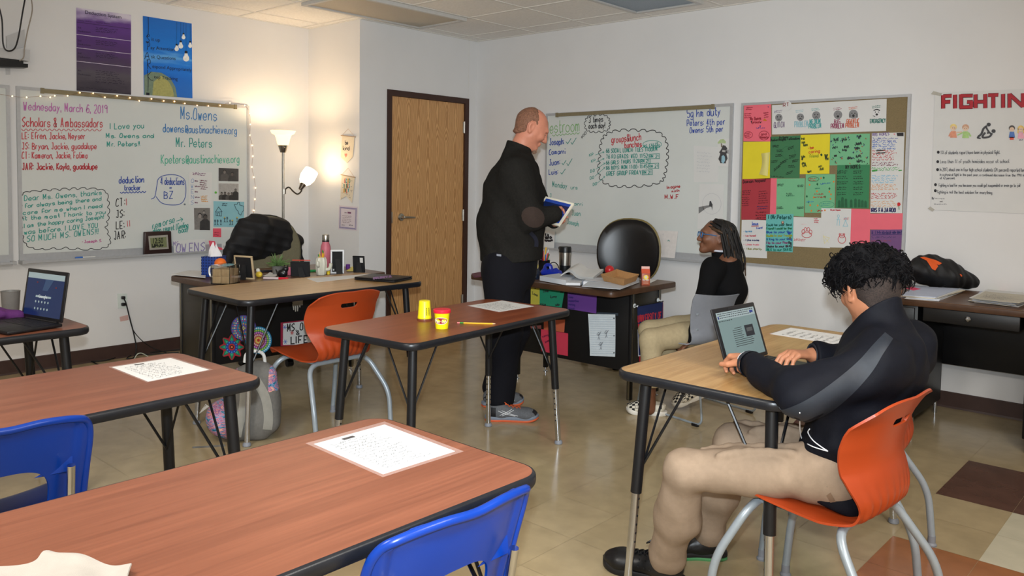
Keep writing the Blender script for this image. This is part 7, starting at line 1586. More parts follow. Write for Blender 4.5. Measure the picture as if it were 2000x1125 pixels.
def floral():
    m = bpy.data.materials.new('floral_fabric'); m.use_nodes = True; nt = m.node_tree; N = nt.nodes; K = nt.links; tc = N.new('ShaderNodeTexCoord'); mp = N.new('ShaderNodeMapping'); mp.inputs['Scale'].default_value = (7, 7, 16); K.new(tc.outputs['Object'], mp.inputs[0])
    nz = N.new('ShaderNodeTexNoise'); nz.inputs['Scale'].default_value = 2.2; nz.inputs['Detail'].default_value = 2; nz.inputs['Distortion'].default_value = 2.5; K.new(mp.outputs[0], nz.inputs[0]); rp = N.new('ShaderNodeValToRGB'); e = rp.color_ramp.elements
    for p_, c_ in ((.36, (30, 100, 130)), (.44, (110, 150, 190)), (.50, (206, 120, 130)), (.56, (90, 80, 150)), (.62, (220, 150, 130))): q = e.new(p_); q.color = (*s2l(c_), 1)
    e[0].color = (*s2l((40, 60, 110)), 1); e[-1].color = (*s2l((160, 200, 206)), 1); K.new(nz.outputs['Fac'], rp.inputs[0]); K.new(rp.outputs[0], N['Principled BSDF'].inputs['Base Color']); N['Principled BSDF'].inputs['Roughness'].default_value = .85; return m
mg_ = mat('grey_canvas', (104, 102, 98), rough=.9, var=.08, scale=60, bump=.2, bscale=400); mb.build('body', [mg_, floral()], bp, ang=180)
bvp = BVHTree.FromPolygons([Vector(p) for p in V], [tuple(int(i) for i in q) for q in Fc]); vd = -RC[2]
for ps in ([(500, 742), (518, 775), (524, 815), (522, 838)], [(478, 745), (476, 790), (466, 830), (462, 852)]): band(bvp, [atd(x, y, 4.0) for x, y in ps], None, .045, 'shoulder_strap', mat('strap_canvas', (138, 136, 128), rough=.9, bump=.2, bscale=300), bp, k=5, off=.006, t=.006)
tp = c+xv*.04+yv*.03+V3(0, 0, .40); MB().tube(smooth_path([tp-xv*.055, tp-xv*.045+V3(0, 0, .045), tp+V3(0, 0, .062), tp+xv*.045+V3(0, 0, .045), tp+xv*.055-V3(0, 0, .02)], 6), .009, 8).build('carry_handle', mat('white_webbing', (206, 206, 204), rough=.8), bp, world=True)
tq = c-xv*.19-yv*.02+V3(0, 0, .17); q = MB()
for i in range(7): q.tube([tq, tq-xv*(.02+.005*i)+V3(0, 0, .012-.008*i)], .0022, 5)
q.build('tassel', MATS['white_webbing'], bp, world=True)
MB().tube([atz(440, 870, .004), atz(415, 872, .004), atz(376, 874, .004)], .006, 6, sx=.4).build('loose_strap', mg_, bp, world=True)
# ================================================================== THINGS ON DESKS AND TABLES
HL, HR, HW, HP, HT, HB, HF, HLT, HG = .742, .76, .76, .722, .768, .76, .74, .735, .74
p6 = lambda x, y: (330+x/4, 420+y/4)
p5 = lambda x, y: (1030+x/6.617, 400+y/6.617)
def M(name, rgb, **k): return mat(name, rgb, **k)
def frame_at(pos, ang, tilt=0.0):     # local x = right, y = away from the face, z = up; leaning back by tilt
    return Matrix.Translation(Vector([float(q) for q in pos])) @ Matrix.Rotation(ang, 4, 'Z') @ Matrix.Rotation(-tilt, 4, 'X')
def sheet_on(h, label, quad, m=None, name='paper', cat='paper', off=.0006, t=.0008, group=None, curl=0): return paper(name, label, cat, flat(h), quad, off, m, t, group, curl)
def text_rows(p, h, quad, n, c=(150, 148, 146), off=.0020, w=.8, seed=0, head_=None):
    k = Ink(flat(h), off); k.sc(c, quad, n, w, amp=.35, seed=seed)
    if head_: k.f((70, 66, 66), head_)
    k.build('print', p)
def lamsheet(h, label, inner, outer, m=None, rows=12, hd=None, seed=0):
    p = sheet_on(h, label, inner, m, off=.0010); q = [np.array(a, float) for a in inner]; c = sum(q)/4
    if outer:
        MB().prism3([flat(h)(*(c+(a-c)*outer), .0004) for a in q], (0, 0, 1), .0003).build('clear_film', M('clear_film', (206, 170, 158), rough=.12, alpha=.35), p, smooth=False, world=True)
    uv = lambda u, v: tuple((q[0]*(1-u)+q[1]*u)*(1-v)+(q[3]*(1-u)+q[2]*u)*v)
    text_rows(p, h, [uv(.12, .10), uv(.88, .10), uv(.88, .92), uv(.12, .92)], rows, (128, 128, 128), w=1.1, seed=seed, head_=[uv(*a) for a in hd] if hd else None); return p
# the quads run: top-left as read, top-right, bottom-right, bottom-left
lamsheet(HF, 'white printed sheet under clear film taped to the foreground cherry table', [(613, 867), (751, 829), (889, 881), (748, 926)], 1.12, pmat((190, 192, 194)), rows=14, hd=((.34, .05), (.50, .05), (.50, .09), (.34, .09)))
lamsheet(HLT, 'white printed sheet under clear film near the end of the left table', [(219, 717), (333, 699), (408, 722), (289, 745)], 1.08, rows=10, hd=((.34, .05), (.50, .05), (.50, .09), (.34, .09)), seed=3)
lamsheet(HP, 'white printed sheet at the far end of the clay-tub table', [(915, 597), (981, 587), (1043, 598), (975, 609)], 1.06, rows=7, seed=4)
lamsheet(HB, 'white printed sheet at the far end of the light oak table with the boy', [(1504, 652), (1545, 640), (1673, 659), (1637, 673)], 1.04, rows=7, seed=5)
sheet_on(HT, 'white sheet lying on the light oak table beside the closed laptop', [p6(1075, 495), p6(1560, 460), p6(1650, 468), p6(1160, 525)])
# cloth at the near left corner of the foreground table
cl = flat(HF)
qc = [(-140, 1160), (110, 1088), (257, 1118), (170, 1310)]
P0 = [cl(*q) for q in qc]
def clf(u, v):
    p = (P0[0]*(1-u)+P0[1]*u)*(1-v)+(P0[3]*(1-u)+P0[2]*u)*v
    z = .010+.010*math.sin(u*5+v*3)**2+.014*math.exp(-((u-.95)/.08)**2)*(.5+.5*math.sin(v*6))+.008*math.sin(v*9+u*4)
    e = .012*math.sin(u*11)*(1-v)
    return p+V3(e, e*.6, max(.002, z*.6))
one(MB().sheet(clf, 34, 34, .0025), 'cloth', M('cream_cloth', (178, 173, 166), rough=.9, bump=.2, bscale=500, var=.03), 'crumpled cream cloth on the near left of the foreground table', 'cloth')
# clay tubs and pencil
def tub(label, px, up, lidc, rr, hh):
    p = flat(HP)(*px); r = thing('clay_tub', label, 'tub', (p[0], p[1], HP), 0, 'modelling clay tubs')
    yb = M('yellow_tub', (234, 218, 20), rough=.35, var=.02); lm = M('tub_lid_%d' % lidc[0], lidc, rough=.35)
    if up:
        bd = MB().lathe([(0, .0), (rr*.80, 0), (rr*.82, .002), (rr*.98, hh*.80), (rr, hh*.84), (0, hh*.84)], 26).build('body', yb, r)
        MB().lathe([(0, hh*.84), (rr*1.10, hh*.82), (rr*1.14, hh*.86), (rr*1.13, hh*.97), (rr*1.06, hh), (0, hh)], 26).build('lid', lm, r)
    else:
        MB().lathe([(0, 0), (rr*1.12, 0), (rr*1.14, .004), (rr*1.12, hh*.10), (0, hh*.10)], 26).build('lid', lm, r)
        bd = MB().lathe([(0, hh*.10), (rr, hh*.10), (rr*1.02, hh*.16), (rr*.98, hh*.2), (rr*.82, hh*.97), (rr*.78, hh), (rr*.70, hh*.985), (0, hh*.985)], 26).build('body', yb, r)
    return r, bd, p
t1, b1, pA = tub('yellow clay tub standing upside down on its dark lid', (829, 625), False, (110, 60, 40), .033, .094)
t2, b2, pB = tub('upright yellow clay tub with red lid and oval logo', (863, 641), True, (216, 36, 60), .0355, .088)
def wrap_text(par, ctr, rr, h0, txt, ang0, width, hh, m, turn=False, slope=0.0):
    st, W = strokes(txt); q = MB()
    for s_ in st:
        pp = []
        for a in s_:
            u = a[0]/W-.5; v = a[1]
            an = ang0+(u*width if not turn else v*hh)/rr; z = h0+(v*hh if not turn else u*width)
            rz = rr+slope*z+.0008; pp.append((ctr[0]+rz*math.cos(an), ctr[1]+rz*math.sin(an), z))
        q.tube(pp, .0009, 4)
    return q.build('lettering', m, par, world=False)
va = math.atan2(CC[1]-pB[1], CC[0]-pB[0]); 
# oval logo patch on the tub
def patch(par, rr0, slope, an0, z0, a, b, m, nm, lift=.0006):
    q = MB(); pts = [(0, 0)]+[(math.cos(t)*a, math.sin(t)*b) for t in np.linspace(0, 2*math.pi, 25)[:-1]]
    V = []
    for x, z in pts: rz = rr0+slope*(z0+z)+lift; V.append((rz*math.cos(an0+x/rr0), rz*math.sin(an0+x/rr0), z0+z))
    return q.add(V, [(0, 1+i, 1+(i+1) % 24) for i in range(24)]).build(nm, m, par)
sl = .0355*.16/(.088*.8)
patch(b2, .0291, sl, va-.15, .038, .030, .016, M('logo_white', (226, 220, 210), rough=.4), 'logo_border'); lg = patch(b2, .0291, sl, va-.15, .038, .027, .0135, M('logo_red', (150, 28, 36), rough=.4), 'logo_oval', .0010)
wrap_text(b2, (0, 0), .0305, .030, 'Play-Doh', va-.15, .048, .014, M('logo_white', (226, 220, 210)), slope=sl)
vb = math.atan2(CC[1]-pA[1], CC[0]-pA[0])
for i, (an, z) in enumerate(((.30, .045), (.72, .045))):
    q = MB()
    for k_ in range(9):
        z0 = .028+k_*.0042; rz = .0345-.0065*(z0/.094)+.0008; q.tube([(rz*math.cos(vb+an+d), rz*math.sin(vb+an+d), z0+dz) for d, dz in ((-.10, 0), (-.03, .0015*(k_ % 2)), (.04, -.0008), (.10, .001))], .0009, 4)
    q.build('lettering', M('ink_black_print', (40, 40, 20)), b1)
a, b = flat(HP)(893, 632), flat(HP)(969, 634); d = (b-a)/np.linalg.norm(b-a); up = V3(0, 0, .0038)
pc = one(MB().tube([a+d*.030+up, b-d*.016+up], .0038, 6), 'pencil', M('pencil_yellow', (232, 178, 50), rough=.35), 'yellow pencil with a pink eraser lying on the cherry table', 'pencil', ang=20)
MB().tube([b-d*.016+up, b-d*.003+up], [.0037, .0010], 8).build('sharpened_tip', M('bare_wood', (214, 176, 130)), pc, world=True); MB().tube([b-d*.003+up, b+up], [.0010, .0003], 6).build('lead', M_blk, pc, world=True)
MB().tube([a+d*.012+up, a+d*.030+up], .0040, 10).build('ferrule', M('green_ferrule', (80, 160, 70), rough=.3, metal=.6), pc, world=True); MB().tube([a+up, a+d*.012+up], .0036, 10).build('eraser', M('pink_eraser', (230, 130, 130)), pc, world=True)
# laptops
M_lap = M('black_laptop_plastic', (20, 20, 23), rough=.42, var=.08, bump=.05, bscale=500); M_key = M('laptop_keys', (28, 27, 30), rough=.5)
def laptop(label, hl, hr, depth_, tilt, h, sw, opened=True):
    """hl, hr: hinge ends as seen from the keyboard side"""
    hl, hr = V3(*hl), V3(*hr); x = hr-hl; w_ = np.linalg.norm(x); x /= w_; y = np.cross(V3(0, 0, 1), x)      # y: away from the user
    Mx = Matrix(((x[0], y[0], 0, (hl[0]+hr[0])/2), (x[1], y[1], 0, (hl[1]+hr[1])/2), (0, 0, 1, h), (0, 0, 0, 1)))
    r = thing('laptop', label, 'laptop', M=Mx); a = w_/2
    bs = MB().rbox(-a, a, -depth_, 0.004, .003, .018, .005).build('base', M_lap, r)
    ks = MB()
    for i in range(5):
        n = 13 if i < 4 else 7; y1 = -.022-.0185*i
        for k in range(n):
            kw = (2*a-.03)/n; x0 = -a+.015+k*kw; ks.box(x0+.001, x0+kw-.001, y1-.0165, y1-.001, .0175, .0196)
    ks.build('keyboard', M_key, bs, smooth=False); MB().box(-.045, .045, -depth_+.012, -depth_+.072, .0178, .0184).build('touchpad', M_lap, bs, smooth=False)
    for sx in (-1, 1):
        for sy in (-depth_+.02, -.02): MB().cyl((sx*(a-.025), sy, 0), (sx*(a-.025), sy, .004), .007, n=8).build('rubber_foot', M_key, bs)
    T_ = Matrix.Translation((0, -.002, .016)) @ Matrix.Rotation(-tilt, 4, 'X'); hh = depth_*.98
    ld = MB().rbox(-a, a, -.001, .008, .004, hh, .005, M=T_).build('lid', M_lap, r)
    MB().cyl((-a*.75, .002, .016), (a*.75, .002, .016), .007, n=10).build('hinge', M_key, r)
    def S(u, v, off=0): p = T_ @ Vector((-a+.016+u*(2*a-.032), -.0012-off, .018+v*(hh-.034))); return np.array(Mx @ p)
    return r, ld, S
def screen_face(S, off, u0, u1, v0, v1): return [S(u0, v0, off), S(u1, v0, off), S(u1, v1, off), S(u0, v1, off)]
def emis(name, c, e): return mat(name, tuple(v*.35 for v in c), rough=.15, emit=c, estr=e*.85, var=.01)
def poly(mb, pts, m=0): return mb.add(pts, [tuple(range(len(pts)))], m)
# boy's laptop
sa, sb = atz(1418, 726, HB), atz(1500, 703, HB)
l1, ld1, S1 = laptop('black laptop with a pale document screen in front of the boy', sa, sb, .205, .34, HB, 0)
sc = poly(MB(), screen_face(S1, .0004, 0, 1, 0, 1)).build('screen', emis('pale_green_screen', (150, 178, 178), .55), ld1, smooth=False, world=True)
q = MB(); cs = [emis('screen_white', (196, 216, 218), .55), emis('screen_text', (70, 84, 90), .3), emis('screen_blue', (40, 70, 170), .5), emis('screen_photo', (40, 50, 66), .3), emis('screen_photo_light', (110, 116, 118), .4)]
poly(q, screen_face(S1, .0008, 0, 1, .84, 1.0), 0); r_ = np.random.default_rng(2)
for v, u0, u1 in ((.965, .03, .95), (.925, .06, .8), (.88, .02, .9), (.81, .03, .35)):
    u = u0
    while u < u1: w_ = .02+.04*r_.random(); poly(q, screen_face(S1, .0011, u, u+w_*.7, v-.008, v+.008), 1); u += w_
poly(q, screen_face(S1, .0011, .86, .95, .885, .935), 2); poly(q, screen_face(S1, .0011, .02, .05, .86, .92), 2)
poly(q, screen_face(S1, .0011, .62, .85, .40, .64), 3); poly(q, screen_face(S1, .0013, .66, .81, .50, .58), 4)
for i in range(10):
    v = .62-.042*i; poly(q, screen_face(S1, .0011, .30 if i else .36, (.58 if i < 6 else .80)-.06*r_.random(), v-.006, v+.006), 1)
q.build('document', cs, sc, smooth=False, world=True)
MB().add(screen_face(S1, .0006, .34, .66, 1.035, 1.075), [(0, 1, 2, 3)]).build('camera_strip', M_key, ld1, smooth=False, world=True)
# laptop on the left-wall table
sa, sb = atz(42, 626, HG), atz(121, 640, HG)
l2, ld2, S2 = laptop('black laptop showing a blue search page by the left wall', sa, sb, .225, .16, HG, 0)
sc = poly(MB(), screen_face(S2, .0004, 0, 1, 0, 1)).build('screen', emis('navy_screen', (16, 52, 110), .5), ld2, smooth=False, world=True)
q = MB(); cs = [emis('screen_white', (196, 216, 218), .55), emis('screen_bluegrey', (60, 94, 140), .5), emis('screen_red', (150, 40, 50), .4)]
poly(q, screen_face(S2, .0008, 0, 1, .87, 1.0), 0); poly(q, [S2(.44, .60, .0008), S2(.58, .60, .0008), S2(.72, .87, .0008), S2(.50, .87, .0008)], 1)
poly(q, screen_face(S2, .0011, .28, .70, .43, .475), 0)
for v in (.33, .17):
    for i in range(5):
        u = .30+.085*i; poly(q, [S2(u+.018*math.cos(t), v+.028*math.sin(t), .0011) for t in np.linspace(0, 6.283, 13)[:-1]], 0); poly(q, screen_face(S2, .0011, u-.02, u+.02, v-.06, v-.05), 1)
for u, v in ((.28, .78), (.80, .70)): poly(q, screen_face(S2, .0011, u-.02, u+.02, v-.015, v+.015), 2)
q.build('page_items', cs, sc, smooth=False, world=True)
class SPl:                       # writing plane of a screen
    pass
pl = on(S2(.5, .5), np.cross(S2(1, 0)-S2(0, 0), S2(0, 1)-S2(0, 0))/np.linalg.norm(np.cross(S2(1, 0)-S2(0, 0), S2(0, 1)-S2(0, 0))))
k = Ink(pl, .0016); k.pr((226, 232, 238), 'Google', 75, 581, 92, 583.5, 6.2); k.build('search_logo', sc)
# closed laptop on the light oak table
Q = [p6(1470, 525), p6(1640, 470), p6(1886, 492), p6(1700, 543)]; c4 = [flat(HT)(*a) for a in Q]; ctr = sum(c4)/4; e1 = c4[3]-c4[0]; an = math.atan2(e1[1], e1[0]); L1 = np.linalg.norm(e1); L2 = np.linalg.norm(c4[1]-c4[0])
r = thing('laptop', 'closed black laptop with purple sticker lettering on the light oak table', 'laptop', (ctr[0], ctr[1], HT), an)
MB().rbox(-.145, .145, -.105, .105, .002, .013, .004).build('base', M_lap, r); ld = MB().rbox(-.145, .145, -.105, .105, .0135, .022, .005).build('lid', M_lap, r)
k = Ink(flat(HT+.022), .0008); k.t((140, 100, 160), 'MUNYA', *p6(1600, 503), *p6(1748, 486), 4.5, 2.2).sc((96, 90, 70), [p6(1790, 478), p6(1850, 482), p6(1840, 490), p6(1780, 486)], 1, 1.2); k.build('sticker', ld)
# purple cloth and grey cup on the left-wall table
r_ = np.random.default_rng(8); b0 = flat(HG)(2, 627)
f = Field(b0+V3(-.13, -.13, -.02), b0+V3(.14, .14, .1), .005)
f.cone(b0+V3(-.07, -.07, .02), b0+V3(.05, .05, .025), .034, .028, k=.02); f.ell(b0+V3(.0, .0, .035), (.05, .03, .02), k=.02); f.cone(b0+V3(-.06, -.02, .018), b0+V3(.02, .08, .015), .022, .018, k=.02); f.wrinkle(.006, 70, 3); f.cut(b0+V3(0, 0, .001), (0, 0, -1))
V, Fc = f.mesh(); mb = MB(); mb.v = [tuple(p) for p in V]; mb.f = [tuple(int(i) for i in q) for q in Fc]; mb.m = [0]*len(Fc); one(mb, 'cloth_pouch', M('purple_fabric', (84, 34, 96), rough=.85, bump=.3, bscale=260), 'crumpled purple fabric pouch beside the laptop by the left wall', 'pouch', ang=180)
c = flat(HG)(39, 616); one(MB().lathe([(0, 0), (.030, 0), (.034, .01), (.040, .105), (.042, .11), (.038, .11), (.032, .014), (0, .012)], 20, (c[0]-.06, c[1]-.02, HG)), 'cup', M('grey_cup', (120, 118, 114), rough=.4), 'grey cup half hidden behind the laptop by the left wall', 'cup')
# ------------------------------------------------------------------ left teacher desk
FL = flat(HL)
def qz(*a): return [FL(*p6(*q)) for q in a]
for i, (m_, dz, sh) in enumerate(((M('blue_folder', (44, 62, 150), rough=.4), .0, 0), (M_paper, .004, 2), (M_paper, .0075, -2))):
    quad = [p6(26+sh*3, 466), p6(160+sh*6, 436), p6(290, 440), p6(285, 492)]
    one(MB().prism3([FL(*q, .0008+dz) for q in quad], (0, 0, 1), .003), ('folder', 'paper', 'paper')[i], m_, ('blue folder at the end of the lamp-lit desk under loose papers', 'loose white paper directly on the blue folder', 'uppermost white paper on the blue folder')[i], ('folder', 'paper', 'paper')[i], smooth=False)
# tissue box
c = FL(*p6(352, 476)); r = thing('tissue_box', 'blue patterned tissue box on the lamp-lit teacher desk', 'tissue box', c, math.radians(35)); bx_ = MB().rbox(-.057, .057, -.057, .057, 0, .13, .003).build('box', M('blue_box', (28, 62, 140), rough=.5), r)
q = MB()
for face in range(4):
    Mf = Matrix.Rotation(face*math.pi/2, 4, 'Z')
    for i in range(6):
        for k_ in range(7): x = -.048+.019*i; z = .01+.0185*k_; q.add([tuple(Mf @ Vector(v)) for v in ((x, -.0578, z), (x+.011, -.0578, z), (x+.011, -.0578, z+.011), (x, -.0578, z+.011))], [(0, 1, 2, 3)])
q.build('pattern', M('dark_blue_print', (14, 34, 92), rough=.5), bx_, smooth=False)
def tis(u, v):
    a_ = u*2*math.pi; R0 = .042*(1-v*.72)*(1+.22*math.sin(3*a_+v*4)+.1*math.sin(7*a_)); return (R0*math.cos(a_), R0*.7*math.sin(a_)+.012*v, .128+.075*v*(1+.25*math.sin(a_*2)))
MB().sheet(tis, 26, 10, .0008).build('tissue', M('tissue_white', (226, 222, 224), rough=.9), r)
# mug with an orange on top
c = FL(*p6(402, 504)); r = thing('mug', 'white mug behind the clear acrylic box, topped by an orange', 'mug', c)
MB().lathe([(0, 0), (.036, 0), (.040, .006), (.041, .092), (.0395, .095), (.037, .092), (.036, .012), (0, .010)], 26).build('body', M('white_glaze', (226, 224, 220), rough=.2), r)
vl = -RC[0]; hd = [vl*.039+V3(0, 0, .080), vl*.066+V3(0, 0, .078), vl*.070+V3(0, 0, .045), vl*.060+V3(0, 0, .020), vl*.039+V3(0, 0, .022)]; MB().tube(smooth_path(hd, 5), .0055, 8).build('handle', MATS['white_glaze'], r)
one(MB().ball((c[0], c[1], HL+.104), (.0365, .0365, .033), 18, 12), 'orange', M('orange_peel', (232, 110, 30), rough=.5, bump=.3, bscale=600), 'orange resting on the rim of the white mug', 'orange')
# acrylic box with wooden blocks
c = FL(*p6(442, 534)); r = thing('acrylic_box', 'clear acrylic box of pale wooden blocks at the front of the desk', 'box', c, math.radians(32)); s_ = .062; t = .003; gl = mat('acrylic', (236, 238, 236), rough=.05, trans=1.0, ior=1.35, var=.0)
MB().box(-s_, s_, -s_, s_, 0, t).box(-s_, s_, -s_, -s_+t, t, .112).box(-s_, s_, s_-t, s_, t, .112).box(-s_, -s_+t, -s_+t, s_-t, t, .112).box(s_-t, s_, -s_+t, s_-t, t, .112).build('case', gl, r, smooth=False)
MB().box(-s_, s_, -s_, s_, .1125, .1155).build('cover', gl, r, smooth=False)
for i, (a_, b_) in enumerate(((-1, -1), (1, -1), (-1, 1), (1, 1))):
    for z in (.005, .049):
        x, y = a_*.028, b_*.028; o = one(MB().rbox(-.0265, .0265, -.0265, .0265, 0, .043, .002), 'wooden_block', wood('pale_beech', (196, 160, 116), (220, 188, 146), 2, 2.0, rough=.6), 'pale wooden block inside the clear acrylic box', 'block', group='wooden blocks in the acrylic box'); o.matrix_world = Matrix.Translation(Vector(c)+Vector((0, 0, z))) @ Matrix.Rotation(math.radians(32), 4, 'Z') @ Matrix.Translation((x, y, 0))
# photo frames seen from behind
M_bb = M('black_frame_back', (18, 18, 20), rough=.75, bump=.1, bscale=400)
def back_frame(label, bl_, br_, tl, mf, mback, rim, stand=True, sticker=None, depth=.012, thick=None):
    """standing frame whose back is towards us, from photo corners on the desk"""
    a, b = FL(*bl_), FL(*br_); x = b-a; w_ = np.linalg.norm(x); x /= w_; y = np.cross(V3(0, 0, 1), x)   # y away from us
    dep = (RC @ (a-CC))[2]; h_ = abs(tl[1]-bl_[1])*dep/FPX*1.0; ti = .16
    Mx = Matrix(((x[0], y[0], 0, (a+b)[0]/2), (x[1], y[1], 0, (a+b)[1]/2), (0, 0, 1, HL), (0, 0, 0, 1)))
    r = thing('tabletop_picture', label, 'photo frame', M=Mx, group=None); T_ = Matrix.Rotation(ti, 4, 'X'); w2 = w_/2
    f_ = MB(); 
    for q in ((-w2, w2, 0, rim), (-w2, w2, h_-rim, h_), (-w2, -w2+rim, rim, h_-rim), (w2-rim, w2, rim, h_-rim)): f_.rbox(q[0], q[1], 0, depth, q[2], q[3], .002, M=T_)
    f_.build('moulding', mf, r); MB().box(-w2+rim*.8, w2-rim*.8, .002, depth-.002, rim*.8, h_-rim*.8, M=T_).build('backing', mback, r, smooth=False)
    if stand:
        t0 = T_ @ Vector((0, .001, h_*.62)); e0 = Vector((w2*.35, -h_*.34, 0.002)); wv = Vector((.018, 0, 0)); MB().add([t0-wv*.8, t0+wv*.8, e0+wv*1.2, e0-wv*1.2, t0-wv*.8+Vector((0, .004, 0)), t0+wv*.8+Vector((0, .004, 0)), e0+wv*1.2+Vector((0, .004, .002)), e0-wv*1.2+Vector((0, .004, .002))], [(0, 1, 2, 3), (7, 6, 5, 4), (0, 4, 5, 1), (1, 5, 6, 2), (2, 6, 7, 3), (3, 7, 4, 0)]).build('easel_leg', M_bb, r, smooth=False)
    if sticker: MB().box(-w2+sticker[0]*w_, -w2+sticker[1]*w_, .0008, .002, sticker[2]*h_, sticker[3]*h_, M=T_).build('sticker', M('white_sticker', (206, 204, 200), rough=.6), r, smooth=False)
    return r
back_frame('tan wood photo frame seen from behind, left of the plant', p6(525, 495), p6(665, 505), p6(525, 310), M('tan_frame', (190, 168, 132), rough=.6), M_bb, .010, sticker=(.14, .24, .08, .14))
back_frame('white photo frame seen from behind, right of the cactus holder', p6(1262, 457), p6(1368, 456), p6(1262, 268), M('white_frame', (226, 228, 230), rough=.4), M_bb, .011, sticker=(.18, .28, .12, .19))
back_frame('small black photo frame seen from behind at the right end of the desk', p6(1440, 447), p6(1530, 450), p6(1440, 316), M_bb, M_bb, .008, sticker=(.62, .88, .60, .90))
back_frame('tilted black frame with a red top edge in the middle of the desk', p6(952, 480), p6(1100, 482), p6(952, 362), M_bb, M_bb, .007, sticker=None, depth=.02)
c = FL(*p6(1026, 474)); one(MB().rbox(-.060, .060, .030, .040, .118, .124, .002).bm(bmesh.new()), 'red_card', M('red_card', (206, 66, 48), rough=.6), 'red card tucked along the top of the tilted black frame', 'card').matrix_world = Matrix.Translation(Vector(c)) @ Matrix.Rotation(math.atan2(*( (FL(*p6(1100, 482))-FL(*p6(952, 480)))[1::-1])), 4, 'Z') @ Matrix.Translation((0, .026, .098))
# small figures, plant, markers, papers
def rnd(label, name, cat, c, prof, m_, n=18): return one(MB().lathe(prof, n, c), name, m_, label, cat)
c = FL(*p6(703, 488)); r = thing('duck_figure', 'small yellow and white duck figure left of the red marker', 'figurine', c); MB().ball((0, 0, .020), (.028, .02, .020)).build('body', M('duck_yellow', (222, 190, 60), rough=.4), r); MB().ball((-.012, 0, .046), .0135).build('head', M('duck_white', (222, 218, 206), rough=.4), r)
sheet_on(HL, 'crumpled white paper in front of the small plant', [p6(735, 482), p6(790, 452), p6(850, 462), p6(835, 486)], off=.001, curl=.006)
d = lambda x, y, z=.0085: FL(*p6(x, y), z)
marker('red marker lying along the front edge of the lamp-lit desk', d(932, 497), d(738, 492), (200, 30, 50), (206, 190, 190), .0085, capfrac=.38)
marker('black marker lying behind the duck figure', d(690, 440), d(806, 436), (206, 206, 206), (26, 26, 30), .010, capfrac=.18)
marker('green marker lying behind the tilted black frame', d(1100, 436), d(1150, 434), (40, 130, 70), (40, 130, 70), .009)
c = FL(*p6(848, 462)); r = thing('potted_plant', 'small spiky green plant in a grey pot on the lamp-lit desk', 'plant', c)
MB().lathe([(0, 0), (.030, 0), (.038, .055), (.040, .058), (.035, .058), (.033, .05), (0, .05)], 20).build('pot', M('grey_pot', (108, 106, 102), rough=.6), r); MB().lathe([(0, .048), (.034, .05), (.0, .056)], 14).build('soil', M('soil', (52, 40, 30), rough=.95), r)
q = MB(); r_ = np.random.default_rng(14)
for i in range(70):
    a_ = r_.random()*6.28; e_ = .25+1.1*r_.random(); l_ = .05+.05*r_.random(); dv_ = V3(math.cos(a_)*math.cos(e_), math.sin(a_)*math.cos(e_), math.sin(e_)); p0 = V3(0, 0, .052)+dv_*.006; sd = np.cross(dv_, V3(0, 0, 1)); sd /= np.linalg.norm(sd)+1e-9
    m_ = p0+dv_*l_*.55; e2 = p0+dv_*l_+V3(0, 0, -.012*math.cos(e_)); q.tube([p0, m_, e2], [.0022, .0035, .0005], 4)
q.build('leaves', M('sage_leaves', (96, 124, 70), rough=.5, var=.3, scale=60), r)
f = Field((-.06, -.05, -.01), (.06, .05, .10), .0035); f.ell((0, 0, .026), (.034, .024, .028), k=.01); f.ell((.020, 0, .056), (.020, .018, .018), k=.012); f.cone((.012, .010, .066), (.010, .013, .084), .007, .002, k=.005); f.cone((.030, .010, .066), (.034, .013, .084), .007, .002, k=.005); f.cone((-.030, 0, .02), (-.045, .01, .05), .006, .004, k=.008); f.cut((0, 0, 0), (0, 0, -1))
V, Fc = f.mesh(); c = FL(*p6(886, 488)); mb = MB(); an = YAW; mb.v = [(c[0]+p[0]*math.cos(.73)-p[1]*math.sin(.73), c[1]+p[0]*math.sin(.73)+p[1]*math.cos(.73), HL+p[2]) for p in V]; mb.f = [tuple(int(i) for i in q) for q in Fc]; mb.m = [0]*len(Fc)
one(mb, 'cat_figure', M('black_ceramic', (20, 19, 22), rough=.25), 'small black cat figure in front of the grey plant pot', 'figurine', ang=180)
c = FL(*p6(940, 470)); one(MB().rbox(c[0]-.014, c[0]+.014, c[1]-.012, c[1]+.012, HL, HL+.055, .006), 'pink_tube', M('pink_plastic', (206, 110, 130), rough=.4), 'small pink tube standing beside the black cat figure', 'tube')
# cactus pencil holder with pencils
c = FL(*p6(1190, 466)); r = thing('cactus_holder', 'white ribbed cactus-shaped pencil holder', 'pencil holder', c)
q = MB(); n = 40; prof = [(.027, 0), (.031, .004), (.036, .04), (.037, .08), (.034, .105), (.028, .118), (.024, .116), (.026, .10), (.0, .09)]; V = []; F_ = []
for i, (rr, z) in enumerate(prof):
    for k_ in range(n): a_ = 2*math.pi*k_/n; rr2 = rr*(1+.06*math.cos(a_*10)) if i < 6 else rr; V.append((rr2*math.cos(a_), rr2*math.sin(a_), z))
for i in range(len(prof)-1):
    for k_ in range(n): F_.append((i*n+k_, i*n+(k_+1) % n, (i+1)*n+(k_+1) % n, (i+1)*n+k_))
F_.append(tuple(reversed(range(n)))); q.add(V, F_); mc = M('cream_ceramic', (206, 204, 188), rough=.3); q.build('body', mc, r)
rv = RC[0]; ar = [rv*.030+V3(0, 0, .035), rv*.052+V3(0, 0, .038), rv*.062+V3(0, 0, .055), rv*.064+V3(0, 0, .078)]; MB().tube(smooth_path(ar, 5), [.012]*15+[.006], 12).build('side_arm', mc, r); 
ar = [rv*-.010-RC[2]*.034+V3(0, 0, .06), rv*-.012-RC[2]*.052+V3(0, 0, .068), rv*-.012-RC[2]*.052+V3(0, 0, .095)]; MB().tube(smooth_path(ar, 5), [.011]*10+[.005], 12).build('side_arm', mc, r)
r_ = np.random.default_rng(3)
